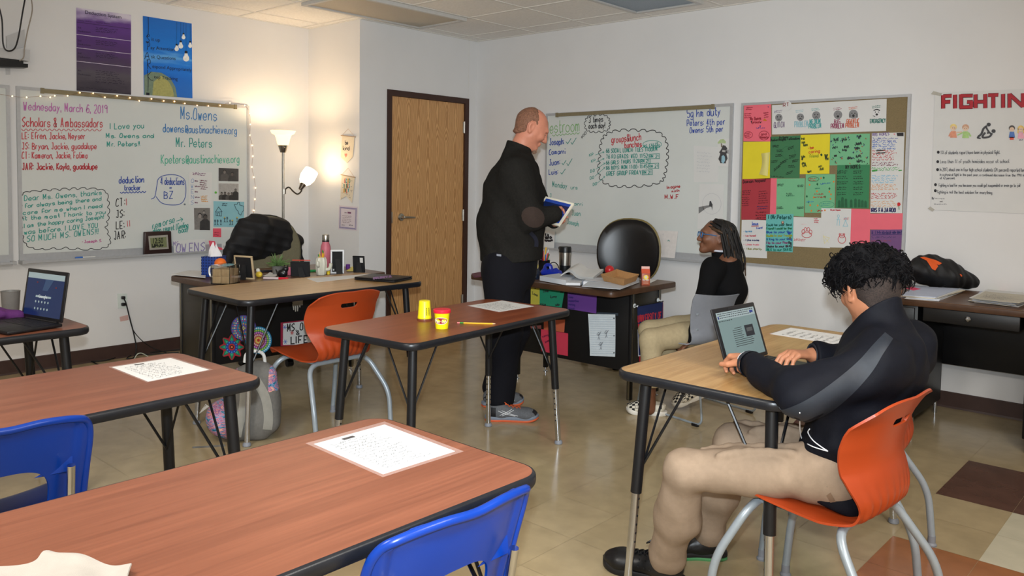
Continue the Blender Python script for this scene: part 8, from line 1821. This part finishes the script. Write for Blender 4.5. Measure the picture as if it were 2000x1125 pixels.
for i in range(6):
    a_ = i*1.05; b0 = V3(c[0]+.010*math.cos(a_), c[1]+.010*math.sin(a_), HL+.094); tp = V3(c[0]+.020*math.cos(a_), c[1]+.020*math.sin(a_), HL+.160+.022*r_.random()-.006*i); dd = (tp-b0)/np.linalg.norm(tp-b0)
    o = one(MB().tube([b0, tp-dd*.016], .0036, 6), 'pencil', M('pencil_yellow', (232, 178, 50)), 'yellow pencil standing in the white cactus holder', 'pencil', group='pencils in the cactus holder', ang=20)
    MB().tube([tp-dd*.016, tp], [.0035, .0006], 6).build('tip', M('bare_wood', (214, 176, 130)), o, world=True) if i % 2 else MB().tube([tp-dd*.016, tp], .0037, 8).build('eraser_end', M('green_ferrule', (80, 160, 70)), o, world=True)
# pink bottle
c = FL(*p6(1224, 436)); r = thing('water_bottle', 'dusty pink water bottle with a steel cap', 'bottle', c); pk = M('dusty_pink_metal', (196, 104, 118), rough=.45)
MB().lathe([(0, 0), (.032, 0), (.035, .004), (.0355, .15), (.033, .175), (.0245, .198), (.024, .206), (0, .206)], 28).build('body', pk, r); MB().lathe([(.0, .206), (.0245, .206), (.0255, .210), (.0245, .2145), (0, .2145)], 24).build('seal_ring', M_blk, r); MB().lathe([(0, .2145), (.0235, .2145), (.0245, .222), (.0245, .252), (.022, .256), (0, .256)], 24).build('steel_cap', M_steel, r)
sheet_on(HL, 'yellow paper slip between the two right-hand frames', [p6(1385, 440), p6(1430, 405), p6(1450, 408), p6(1440, 440)], pmat((226, 214, 110)), off=.002, curl=.004)
c = FL(*p6(1398, 420)); rnd('small purple pot behind the white photo frame', 'pot', 'pot', c, [(0, 0), (.014, 0), (.016, .03), (.012, .034), (0, .034)], M('purple_pot', (96, 40, 130), rough=.4))
c = FL(*p6(1245, 462)); rnd('yellow tube beside the cactus holder', 'tube', 'tube', c, [(0, 0), (.011, 0), (.011, .045), (0, .047)], M('yellow_tube', (226, 196, 40), rough=.4))
# stickers hung on the front of the left desk
PF = on((.745+.375-.30+.0012, 0, 0), (1, 0, 0)); z7f = (330, 560, 3.308)
def disc(label, cx, cy, r0, rings, petals=None):
    q = Ink(PF, 0, z7f); 
    shape = [(cx+r0*math.cos(t)*(1+(.16*math.cos(petals*t) if petals else 0)), cy+r0*1.03*math.sin(t)*(1+(.16*math.cos(petals*t) if petals else 0))) for t in np.linspace(0, 2*math.pi, 65)[:-1]]
    p = one(MB().prism3([PF(*q.p(*a)) for a in shape], (1, 0, 0), .0008), 'mandala_sticker', pmat(rings[0]), label, 'sticker', smooth=False, group=None)
    k = Ink(PF, .0012, z7f)
    for i, (fr, c_, nd) in enumerate(rings[1:] if isinstance(rings[1], tuple) and len(rings[1]) == 3 and not isinstance(rings[1][0], int) else []):
        if nd == 0: k.dot(c_, cx, cy, r0*fr, r0*fr*1.03, .0001*i, 40)
        elif nd < 0:
            for j in range(-nd):
                t = 2*math.pi*j/(-nd); k.f(c_, [(cx+r0*fr*math.cos(t)*1.25, cy+r0*fr*math.sin(t)*1.28), (cx+r0*fr*.8*math.cos(t+.28), cy+r0*fr*.8*math.sin(t+.28)), (cx+r0*fr*.35*math.cos(t), cy+r0*fr*.35*math.sin(t)), (cx+r0*fr*.8*math.cos(t-.28), cy+r0*fr*.8*math.sin(t-.28))], .0001*i)
        else:
            for j in range(nd): t = 2*math.pi*j/nd; k.dot(c_, cx+r0*fr*math.cos(t), cy+r0*fr*1.03*math.sin(t), r0*.06, r0*.065, .0001*i, 8)
    k.build('pattern', p)
disc('round mandala sticker of many small flowers, uppermost on the desk front', 482, 268, 82, [(92, 60, 130), (.94, (60, 110, 170), 0), (.84, (206, 170, 60), 26), (.84, (190, 60, 120), 13), (.70, (214, 206, 180), 22), (.58, (200, 70, 110), 18), (.46, (60, 150, 160), 16), (.34, (220, 160, 60), 12), (.22, (140, 60, 150), 8), (.10, (230, 210, 90), 4)])
disc('round mandala sticker of blue, green and purple rings on the desk front', 578, 346, 86, [(34, 130, 180), (.95, (50, 160, 200), 0), (.88, (200, 220, 230), 36), (.80, (60, 150, 80), 0), (.72, (190, 210, 90), 28), (.64, (120, 60, 150), 0), (.56, (220, 150, 200), 24), (.48, (180, 60, 90), 0), (.38, (230, 200, 190), 18), (.28, (220, 130, 60), 0), (.18, (240, 214, 120), 9), (.09, (200, 60, 60), 0)])
disc('red flower-shaped mandala sticker with green petals, lowest on the desk front', 406, 390, 70, [(172, 36, 50), (.92, (30, 120, 90), -8), (.70, (60, 170, 130), -8), (.58, (40, 70, 150), 0), (.46, (90, 150, 210), 12), (.30, (190, 50, 50), 0), (.18, (30, 30, 40), 0), (.10, (220, 120, 70), 0)], 8)
zz = lambda x, y: (330+x/3.308, 560+y/3.308)
p = paper('sign', 'white desk sign with a red border and black letters, behind the orange chair', 'sign', PF, [zz(722, 232), zz(960, 205), zz(960, 380), zz(722, 384)], 0, pmat((150, 30, 60)), .0012)
MB().prism3([PF(*zz(*a), .0016) for a in ((738, 238), (950, 214), (950, 372), (736, 376))], (1, 0, 0), .0005).build('white_sheet', M_paper, p, smooth=False, world=True)
k = Ink(PF, .0026, z7f); k.t(blk, 'MS. O', 766, 290, 868, 280, 48, 2.2).t(blk, '&', 824, 312, 846, 310, 26, 1.8).t(blk, 'LIFE', 788, 368, 900, 362, 46, 2.6)
for x, y, c_ in ((748, 262, (90, 110, 190)), (795, 298, (190, 60, 60)), (752, 356, (80, 120, 190))):
    for j in range(6): t = j*1.047; k.l(c_, [(x, y), (x+13*math.cos(t), y+15*math.sin(t))], 1.2, False)
k.build('lettering', p)
hb = MB()
for x0, y0, x1, y1 in ((800, 112, 806, 150), (815, 112, 818, 160), (829, 110, 831, 158), (840, 105, 846, 132)): hb.tube([PF(*zz(x0, y0), .008), PF(*zz((x0+x1)/2+2, (y0+y1)/2), .012), PF(*zz(x1, y1), .008)], [.0055, .005, .0035], 7)
hb.prism3([PF(*zz(*a), .003) for a in ((795, 92), (860, 84), (860, 118), (800, 124))], (1, 0, 0), .009); one(hb, 'hand_decoration', M('bone_white', (176, 170, 158), rough=.6), 'small bone-white hand decoration hanging on the desk front', 'decoration')
# ------------------------------------------------------------------ right teacher desk
FR = flat(HR); fr = lambda x, y, z=0.: FR(*p5(x, y), z)
c = fr(214, 900); r = thing('pencil_cup', 'black mesh cup full of pens beside the standing person', 'pencil cup', c); MB().lathe([(0, .0), (.036, 0), (.040, .095), (.042, .098), (.037, .098), (.034, .006), (0, .005)], 22).build('cup', M('black_mesh', (22, 22, 26), rough=.4, metal=.3), r)
for i, (cc, l_) in enumerate((((196, 40, 50), .15), ((40, 110, 60), .14), ((206, 206, 204), .17), ((230, 180, 50), .185), ((196, 40, 50), .16), ((30, 30, 34), .18), ((220, 120, 50), .165), ((120, 60, 140), .15), ((200, 30, 40), .13), ((60, 90, 170), .14))):
    a_ = i*.628; b0 = c+V3(.016*math.cos(a_+2.5), .016*math.sin(a_+2.5), .008); tp = c+V3(.034*math.cos(a_), .034*math.sin(a_), l_); dd = (tp-b0)/np.linalg.norm(tp-b0)
    o = one(MB().tube([b0, tp-dd*.03], .0042, 8), 'pen', M('pen_%d_%d' % cc[:2], cc, rough=.35), ('red pen', 'green pen', 'white pen', 'yellow pencil', 'second red pen', 'black pen', 'orange pen', 'purple pen', 'short red pen', 'blue pen')[i]+' standing in the black mesh cup', 'pen', group='pens in the mesh cup'); MB().tube([tp-dd*.03, tp-dd*.004, tp], [.0048, .0045, .002], 8).build('cap', M('pen_%d_%d' % cc[:2], cc), o, world=True)
c = fr(484, 895); r = thing('travel_mug', 'steel travel mug with a black lid on the right teacher desk', 'travel mug', c)
MB().lathe([(0, 0), (.036, 0), (.0375, .004), (.039, .062), (.0, .062)], 26).build('black_base', M_blk, r); MB().lathe([(0, .062), (.0395, .062), (.0415, .15), (.0, .15)], 28).build('steel_body', M_steel, r); lid = MB().lathe([(0, .15), (.0425, .15), (.0425, .178), (.039, .190), (0, .192)], 26).build('lid', M_blk, r); MB().rbox(-.055, -.03, -.009, .009, .165, .187, .004).build('lid_tab', M_blk, lid)
f = Field((-.10, -.06, -.01), (.10, .06, .11), .004); f.cone((-.055, 0, .022), (.055, 0, .022), (.03, .022), (.03, .018), x=(0, 1, 0), k=.015); f.ell((-.025, 0, .052), (.034, .02, .034), k=.015); f.cone((.03, 0, .04), (.06, 0, .018), .016, .012, k=.01); f.cut((0, 0, 0), (0, 0, -1)); f.cone((-.025, -.05, .054), (-.025, .05, .054), .011, .011, k=.002, mode='sub')
V, Fc = f.mesh(); c = fr(312, 918); mb = MB(); cs_, sn = math.cos(-.3+.73), math.sin(-.3+.73); mb.v = [(c[0]+p[0]*cs_-p[1]*sn, c[1]+p[0]*sn+p[1]*cs_, HR+p[2]) for p in V]; mb.f = [tuple(int(i) for i in q) for q in Fc]; mb.m = [0]*len(Fc); one(mb, 'tape_dispenser', M('cobalt_plastic', (26, 44, 150), rough=.2), 'shiny blue tape dispenser in front of the mesh cup', 'tape dispenser', ang=180)
c = fr(112, 960); rnd('small dark glass jar at the left of the blue tape dispenser', 'jar', 'jar', c, [(0, 0), (.020, 0), (.022, .004), (.022, .055), (.019, .06), (.019, .068), (0, .068)], M('dark_glass', (24, 32, 48), rough=.12))
MB_c = [fr(290, 740, .07), fr(350, 745, .075), fr(390, 775, .06), fr(408, 820, .02)]; one(MB().tube(smooth_path([fr(270, 830, .01), fr(300, 760, .07)]+MB_c[1:], 6), .0035, 7), 'cable', MATS['black_rubber_cord'], 'black cable arching behind the mesh cup to the mug', 'cable')
for lab, qd, m_ in (('yellow notepad behind the mesh cup', ((60, 840), (110, 770), (150, 775), (130, 850)), pmat((228, 218, 120))), ('sheet of print between the mesh cup and the mug', ((270, 830), (320, 770), (400, 780), (410, 850)), M_paper), ('pink slip of paper in front of the travel mug', ((330, 860), (360, 845), (420, 850), (400, 868)), pmat((214, 120, 130)))): paper('paper', lab, 'paper', FR, [p5(*a) for a in qd], .001, m_, .002)
qd = [(921, 534), (938, 531), (946, 538), (926, 540)]; paper('notebook', 'small maroon notebook at the far left end of the right desk', 'notebook', FR, qd, .001, pmat((96, 50, 66)), .008)
# paper block, open binder, spiral book
dk = on((0, 0, HR), (0, 0, 1))
def block(label, name, cat, quad, t, m_, off=0.001, top=None, group=None):
    o = one(MB().prism3([FR(*p5(*a), off) for a in quad], (0, 0, 1), t), name, m_, label, cat, smooth=False, group=group); return o
M_pg = M('page_edges', (206, 208, 212), rough=.8, var=.10, scale=400, stretch=(1, 1, 400)); M_bind = M('dark_teal_cover', (18, 40, 56), rough=.4)
r = thing('open_binder', 'thick open binder with curling white pages on the right desk', 'binder', fr(560, 1020))
MB().prism3([FR(*p5(*a), .001) for a in ((150, 975), (420, 935), (765, 978), (690, 1048))], (0, 0, 1), .003).build('cover', M_bind, r, smooth=False, world=True)
MB().prism3([FR(*p5(*a), .0045) for a in ((160, 978), (400, 945), (610, 975), (500, 1040))], (0, 0, 1), .030).build('left_pages', M_pg, r, smooth=False, world=True)
MB().prism3([FR(*p5(*a), .0045) for a in ((500, 1040), (612, 976), (755, 980), (684, 1044))], (0, 0, 1), .016).build('right_pages', M_pg, r, smooth=False, world=True)
A0, B0 = fr(478, 1015), fr(590, 940); A1, B1 = fr(850, 1035), fr(985, 940)
def lf(u, v):
    a_ = A0*(1-v)+B0*v; b_ = A1*(1-v)+B1*v; p = a_*(1-u)+b_*u; z = .030+.042*math.exp(-((u-.22)/.20)**2)+.012*(1-u)+.016*u+.01*v
    return p+V3(0, 0, z)+(a_-b_)*.10*math.exp(-((u-.0)/.14)**2)
for i in range(4): MB().sheet(lambda u, v: lf(u, v)+V3(0, 0, -.0045*i)-(A1-A0)*.02*i*(1-u), 26, 6, .0012).build('curling_page', M_paper, r, world=True)
r = thing('spiral_book', 'thick spiral-bound book lying under the cardboard tray', 'book', fr(1000, 1060))
B4 = [(705, 1055), (780, 1000), (1452, 1000), (1200, 1095)]
MB().prism3([FR(*p5(*a), .001) for a in B4], (0, 0, 1), .003).build('back_cover', M_bind, r, smooth=False, world=True); MB().prism3([FR(*p5(*a), .004) for a in ((722, 1052), (790, 1002), (1445, 1002), (1195, 1090))], (0, 0, 1), .030).build('pages', M_pg, r, smooth=False, world=True); MB().prism3([FR(*p5(*a), .034) for a in B4], (0, 0, 1), .002).build('front_cover', M('white_card_cover', (190, 196, 204), rough=.5), r, smooth=False, world=True)
a_, b_ = FR(*p5(712, 1054)), FR(*p5(1196, 1095)); q = MB(); dd = b_-a_; nn = np.cross(dd, V3(0, 0, 1)); nn /= np.linalg.norm(nn); nn = nn if nn @ (CC-a_) > 0 else -nn; MB().prism3([a_+nn*.001, b_+nn*.001, b_+nn*.001+V3(0, 0, .036), a_+nn*.001+V3(0, 0, .036)], nn, .002).build('spine_strip', M_bind, r, smooth=False, world=True)
for i in range(30):
    c_ = a_+dd*(i+.5)/30+V3(0, 0, .019); q.tube([c_+nn*.014*math.cos(t)+V3(0, 0, .0185*math.sin(t))+dd*.006*(t/6.28) for t in np.linspace(-2.6, 2.6, 14)], .0018, 6)
q.build('spiral_binding', M('spiral_wire', (196, 204, 216), rough=.3, metal=.4), r, world=True)
# cardboard food tray
kr = M('kraft_card', (176, 132, 84), rough=.8, var=.06, scale=50); zt_ = .0365
bt = [fr(*a, zt_) for a in ((990, 985), (1160, 925), (1400, 985), (1240, 1045))]; cc = sum(bt)/4; tp = [cc+(p-cc)*1.22+V3(0, 0, .042) for p in bt]
r = thing('food_tray', 'brown cardboard food tray sitting on the spiral-bound book', 'tray', cc); MB().prism3(bt, (0, 0, 1), .0012).build('bottom', kr, r, smooth=False, world=True); w4 = MB()
for i in range(4):
    a_, b_, c_, d_ = bt[i], bt[(i+1) % 4], tp[(i+1) % 4], tp[i]; w4.sheet(lambda u, v: (a_*(1-u)+b_*u)*(1-v)+(d_*(1-u)+c_*u)*v+V3(0, 0, .004*math.sin(u*3.14)*v*-1), 8, 3, .0013)
w4.build('walls', kr, r, world=True)
# milk carton
c = fr(1522, 1035); an = math.radians(42); r = thing('milk_carton', 'small brown chocolate milk carton near the corner of the right desk', 'carton', c, an); w2 = .0255
mo = M('brown_carton', (158, 76, 50), rough=.45); MB().rbox(-w2, w2, -w2, w2, 0, .075, .002).build('body', mo, r)
MB().add([(-w2, -w2, .075), (w2, -w2, .075), (w2, w2, .075), (-w2, w2, .075), (-w2, 0, .102), (w2, 0, .102)], [(0, 1, 5, 4), (2, 3, 4, 5), (1, 2, 5), (3, 0, 4)]).build('gable_top', M('orange_red_carton', (196, 84, 58), rough=.45), r, smooth=False); MB().box(-w2, w2, -.0015, .0015, .100, .116).build('top_seam', M('pale_carton_seam', (214, 170, 160), rough=.5), r, smooth=False)
for s_, ang in ((1, 0), (1, math.pi/2)):
    Mr = Matrix.Rotation(ang, 4, 'Z'); q = MB()
    q.add([tuple(Mr @ Vector((.0155*math.cos(t), -w2-.0006, .050+.0155*math.sin(t)))) for t in np.linspace(0, 6.283, 19)[:-1]], [tuple(range(18))], 0); q.add([tuple(Mr @ Vector((.008*math.cos(t), -w2-.0009, .052+.009*math.sin(t)))) for t in np.linspace(0, 6.283, 13)[:-1]], [tuple(range(12))], 1)
    st, W = strokes('Borden')
    for sp_ in st: q.tube([tuple(Mr @ Vector(((a[0]/W-.5)*.038, -w2-.0012, .030+a[1]*.012))) for a in sp_], .0010, 4, 2)
    for i in range(3): q.add([tuple(Mr @ Vector(v)) for v in ((-.016, -w2-.0006, .022-.006*i), (.016, -w2-.0006, .022-.006*i), (.016, -w2-.0006, .0245-.006*i), (-.016, -w2-.0006, .0245-.006*i))], [(0, 1, 2, 3)], 3)
    q.build('carton_print', [M('sun_yellow', (226, 196, 60), rough=.4), M('cream_print', (206, 200, 180), rough=.4), M('white_print', (232, 226, 216), rough=.4), M('pale_print', (206, 150, 120), rough=.4)], r, smooth=False)
paper('paper', 'white sheet lying behind the small milk carton', 'paper', FR, [p5(1450, 965), p5(1500, 950), p5(1675, 968), p5(1590, 1010)], .001, M_paper, .001)
c = fr(1060, 905); one(MB().ball((c[0], c[1], HR+.033), .033, 16, 10), 'apple', M('red_apple', (190, 36, 40), rough=.3), 'red apple mostly hidden behind the cardboard tray', 'apple')
# signs hung on the front of the right desk
FFy = -1.41-.36+.36; FF = on((0, FFy-.0012, 0), (0, -1, 0)); c6 = lambda x, y: (1020+x/4.5, 530+y/4.5)
def sign(label, quad, rgb, wr=(), off=0, sd=0, lines=False):
    p = paper('hanging_sign', label, 'sign', FF, [c6(*a) for a in quad], off, pmat(rgb), .0012, group='signs on the desk front'); k = Ink(FF, off+.0018, (1020, 530, 4.5))
    for w_ in wr:
        if isinstance(w_[0], str): k.t(w_[6] if len(w_) > 6 else (40, 40, 44), *w_[:6], 1.2)
        else: k.sc((70, 60, 90), *w_, .9, seed=sd)
    k.build('writing', p); return p
sign('yellow paper sign half behind the standing person on the desk front', ((40, 142), (152, 134), (152, 292), (40, 292)), (200, 186, 70), (('Love', 90, 200, 135, 222, 24), ('+', 106, 160, 124, 160, 18)))
sign('green paper sign on the desk front, left of the purple one', ((155, 150), (372, 165), (346, 318), (152, 292)), (34, 140, 104), (('Love', 185, 182, 232, 182, 20), ('funny', 245, 236, 305, 230, 22), ('silly', 292, 305, 330, 300, 20), ('nice', 160, 292, 208, 298, 18), ('Joy', 334, 186, 364, 186, 18)))
sign('purple paper sign with a column of words on the desk front', ((400, 176), (655, 196), (650, 370), (399, 330)), (104, 60, 140), tuple((t_, 408, 200+i*32, 408+w_, 204+i*33, 18, (60, 40, 110)) for i, (t_, w_) in enumerate((('Trustworthy', 100), ('funny', 42), ('supportive', 88), ('caring', 56), ('loyal', 50)))))
sign('orange paper sign above the pinkish red one on the desk front', ((190, 432), (376, 424), (368, 536), (188, 512)), (186, 92, 60))
sign('pinkish red paper sign lowest on the desk front', ((165, 508), (402, 545), (400, 744), (163, 702)), (196, 54, 76), (('caring', 178, 580, 240, 566, 20, (120, 30, 60)), ('sweet', 200, 630, 246, 610, 20, (120, 30, 60)), ('nice', 256, 672, 306, 664, 20, (80, 40, 90))), .0014)
sign('dull pink paper strip at the left of the pinkish red sign', ((60, 482), (166, 474), (166, 506), (62, 500)), (170, 104, 104))
p = paper('notebook_sheet', 'wrinkled lined notebook sheet with pencil figures on the desk front', 'paper', FF, [c6(*a) for a in ((582, 374), (822, 378), (820, 750), (600, 740))], .0004, M('lined_paper', (196, 204, 208), rough=.8, var=.06, scale=14), .0008, curl=.006)
k = Ink(FF, .0085, (1020, 530, 4.5)); gl_ = (170, 184, 196)
for i in range(17): k.l(gl_, [(590+i*.9, 400+i*20), (818, 403+i*20)], .5, False)
for y in (412, 565, 716): k.dot((20, 20, 22), 806, y, 6, 6)
gp = (96, 98, 104)
for x, y in ((672, 545), (738, 530), (690, 635)): k.ring(gp, x, y, 8, 9, .9).l(gp, [(x, y+9), (x+1, y+32), (x-8, y+52)], .9).l(gp, [(x+1, y+32), (x+9, y+52)], .9).l(gp, [(x-18, y+6), (x, y+18), (x+20, y-16)], .9)
k.build('pencil_figures', p)
sign('dark strip of glossy tape above the notebook sheet', ((655, 358), (842, 366), (842, 390), (655, 376)), (44, 54, 64))
# banner on the right end of that desk
FS = on((2.28+.48+.003, 0, 0), (1, 0, 0)); r = thing('pennant_banner', 'navy and red felt university banner hooked on the desk end', 'banner', FS(*c6(1120, 790)))
def sq(q, o0, o1, m_, nm, par): return MB().prism3([FS(*c6(*a), o0) for a in q], (1, 0, 0), o1-o0).build(nm, m_, par, smooth=False, world=True)
nav, crd = M('navy_felt', (26, 38, 84), rough=.95, bump=.2, bscale=500), M('red_felt', (176, 30, 46), rough=.95, bump=.2, bscale=500)
cl = sq([(1012, 312), (1236, 268), (1226, 900), (1034, 960)], .001, .0035, crd, 'red_cloth', r); sq([(1012, 312), (1236, 268), (1232, 432), (1016, 462)], .0036, .0042, nav, 'navy_top', cl)
k = Ink(FS, .0048, (1020, 530, 4.5)); k.t((190, 40, 54), 'UNIVERSITY OF', 1018, 445, 1224, 408, 56, 2.6); k.build('lettering', cl)
k = Ink(FS, .0044, (1020, 530, 4.5)); wf = (206, 206, 214)
k.f(wf, [(1014, 512), (1056, 505), (1100, 580), (1150, 492), (1200, 476), (1206, 760), (1150, 770), (1148, 620), (1104, 680), (1060, 600), (1056, 742), (1018, 748)]); k.f((28, 42, 96), [(1020, 522), (1052, 515), (1100, 598), (1154, 502), (1194, 488), (1199, 750), (1156, 758), (1154, 600), (1104, 664), (1054, 580), (1050, 734), (1024, 738)], .0003); k.f(crd_ := (176, 30, 46), [(1060, 620), (1104, 690), (1146, 640), (1148, 900), (1062, 930)], .0006); k.build('block_letter', cl)
for x, y in ((985, 302), (1192, 252)):
    b0 = FS(*c6(x, y), .001); MB().lathe([(0, 0), (.014, 0), (.015, .003), (.006, .006), (.006, .014), (0, .015)], 14, b0, (1, 0, 0)).tube([b0+V3(.012, 0, 0), b0+V3(.024, 0, -.004), b0+V3(.026, 0, .006)], .003, 6).build('suction_hook', M('white_plastic', (216, 220, 220), rough=.3), r, world=True)
MB().tube([FS(*c6(985, 305), .018), FS(*c6(1240, 262), .018)], .003, 6).build('rod', M_blk, r, world=True)
# ------------------------------------------------------------------ desk along the right wall
FW = flat(HW); w8 = lambda x, y: (1740+x/3.75, 480+y/3.75)
def stack(lbl, quad, n, t, cols, name='paper_stack', cat='papers', seed=0):
    r_ = np.random.default_rng(seed); q0 = np.array([FW(*w8(*a)) for a in quad]); c_ = q0.mean(0)
    r = thing(name, lbl, cat, c_)
    for i in range(n):
        a_ = (r_.random()-.5)*.16; dx = (r_.random(2)-.5)*.02; P_ = []
        for p in q0: d_ = p-c_; P_.append(c_+V3(d_[0]*math.cos(a_)-d_[1]*math.sin(a_)+dx[0], d_[0]*math.sin(a_)+d_[1]*math.cos(a_)+dx[1], .001+t*i))
        MB().prism3(P_, (0, 0, 1), t*.8).build('sheet', cols[i % len(cols)], r, smooth=False, world=True)
    return r
stack('pile of white papers at the left of the wall desk, below the bag', ((90, 388), (190, 320), (510, 338), (340, 405)), 6, .0035, [M_paper, pmat((190, 200, 222)), M_paper, pmat((226, 216, 190))], seed=1)
paper('sticky_note', 'pink sticky note on the left paper pile of the wall desk', 'note', flat(HW+.0215), [w8(105, 312), w8(150, 300), w8(220, 316), w8(165, 326)], .001, pmat((240, 80, 120)), .001)
stack('pile of printed papers at the right end of the wall desk', ((585, 412), (680, 345), (1120, 385), (900, 450)), 7, .0032, [M_paper, pmat((206, 200, 186)), pmat((190, 196, 214))], seed=4)
p = paper('newsletter', 'curling printed newsletter on top of the right-hand paper pile', 'paper', flat(HW+.024), [w8(590, 388), w8(690, 338), w8(1100, 372), w8(940, 425)], .002, pmat((196, 190, 174)), .001, curl=.004); k = Ink(flat(HW+.0272), .003, (1740, 480, 3.75)); k.sc((90, 88, 84), [(700, 350), (1000, 376), (930, 405), (640, 382)], 4, .9).l((60, 50, 46), [(690, 368), (980, 398)], 1.4, False); k.build('print', p)
paper('notepad', 'lime green pad of handwritten notes on the wall desk', 'notepad', FW, [w8(720, 340), w8(830, 318), w8(1100, 335), w8(1060, 362)], .001, pmat((150, 196, 54)), .004); paper('card', 'red card edge between the newsletter and the green pad', 'card', flat(HW+.006), [w8(765, 342), w8(800, 334), w8(880, 350), w8(860, 358)], .001, pmat((206, 60, 60)), .002)
# drawstring bag
c = FW(*w8(330, 318)); bag0 = c+V3(.02, .03, 0); f = Field(bag0+V3(-.28, -.20, -.02), bag0+V3(.32, .20, .26), .006); xv = RC[0].copy(); xv[2] = 0; xv /= np.linalg.norm(xv)
f.cone(bag0-xv*.115+V3(0, 0, .120), bag0+xv*.02+V3(0, 0, .095), (.085, .085), (.10, .095), k=.05); f.cone(bag0+xv*.02+V3(0, 0, .085), bag0+xv*.19+V3(0, 0, .05), (.10, .085), (.06, .05), k=.05); f.ell(bag0-xv*.07+V3(0, 0, .15), (.07, .06, .055), k=.04); f.cone(bag0-xv*.155+V3(0, 0, .13), bag0-xv*.205+V3(0, 0, .135), .05, .022, k=.03); f.cone(bag0+xv*.19+V3(0, 0, .05), bag0+xv*.245+V3(0, 0, .065), (.03, .015), (.03, .012), k=.03)
f.wrinkle(.006, 38, 9); f.wrinkle(.0035, 90, 10); f.cut(bag0+V3(0, 0, .002), (0, 0, -1)); V, Fc = f.mesh(); V = f.relax(V, Fc, 2); mb = MB(); mb.v = [tuple(p) for p in V]; mb.f = [tuple(int(i) for i in q) for q in Fc]; mb.m = [0]*len(Fc)
bg = one(mb, 'drawstring_bag', M('black_nylon', (17, 17, 19), rough=.6, bump=.1, bscale=400), 'black drawstring bag with orange lettering on the wall desk', 'bag', ang=180); bb = BVHTree.FromPolygons([Vector(p) for p in mb.v], mb.f)
q = MB()
for sh in (((215, 88), (240, 84), (330, 108), (372, 130), (352, 142), (325, 128), (346, 150), (322, 182), (300, 170), (282, 140), (262, 112)), ((500, 208), (512, 210), (520, 222), (512, 226))):
    pp = [np.array(w8(*a)) for a in sh]; ce = sum(pp)/len(pp); V_ = [snap(bb, atd(*ce, 4.4), None, .006)]
    for fr_ in (.5, 1.0): V_ += [snap(bb, atd(*(ce+(a-ce)*fr_), 4.4), None, .004) for a in pp]
    n = len(pp); q.add(V_, [(0, 1+i, 1+(i+1) % n) for i in range(n)]+[(1+i, 1+n+i, 1+n+(i+1) % n, 1+(i+1) % n) for i in range(n)])
q.build('orange_print', M('orange_print', (224, 92, 34), rough=.6), bg, world=True); n0 = bag0-xv*.20+V3(0, 0, .135)
for i, pts in enumerate(([n0, n0-xv*.05+V3(0, 0, .02), n0-xv*.075+V3(0, -.02, -.05), n0-xv*.05+V3(.0, -.05, -.115), n0+xv*.03+V3(0, -.10, -.12), bag0+xv*.0+V3(.02, -.10, .02), bag0+xv*.08+V3(0, -.10, .07)], [n0, n0-xv*.035+V3(0, .01, -.01), n0-xv*.05+V3(0, 0, -.07), n0-xv*.06+V3(0, -.03, -.128), n0-xv*.12+V3(0, -.05, -.13)])): MB().tube(smooth_path(pts, 6), .0035, 7).build('drawstring', M_blk, bg, world=True)
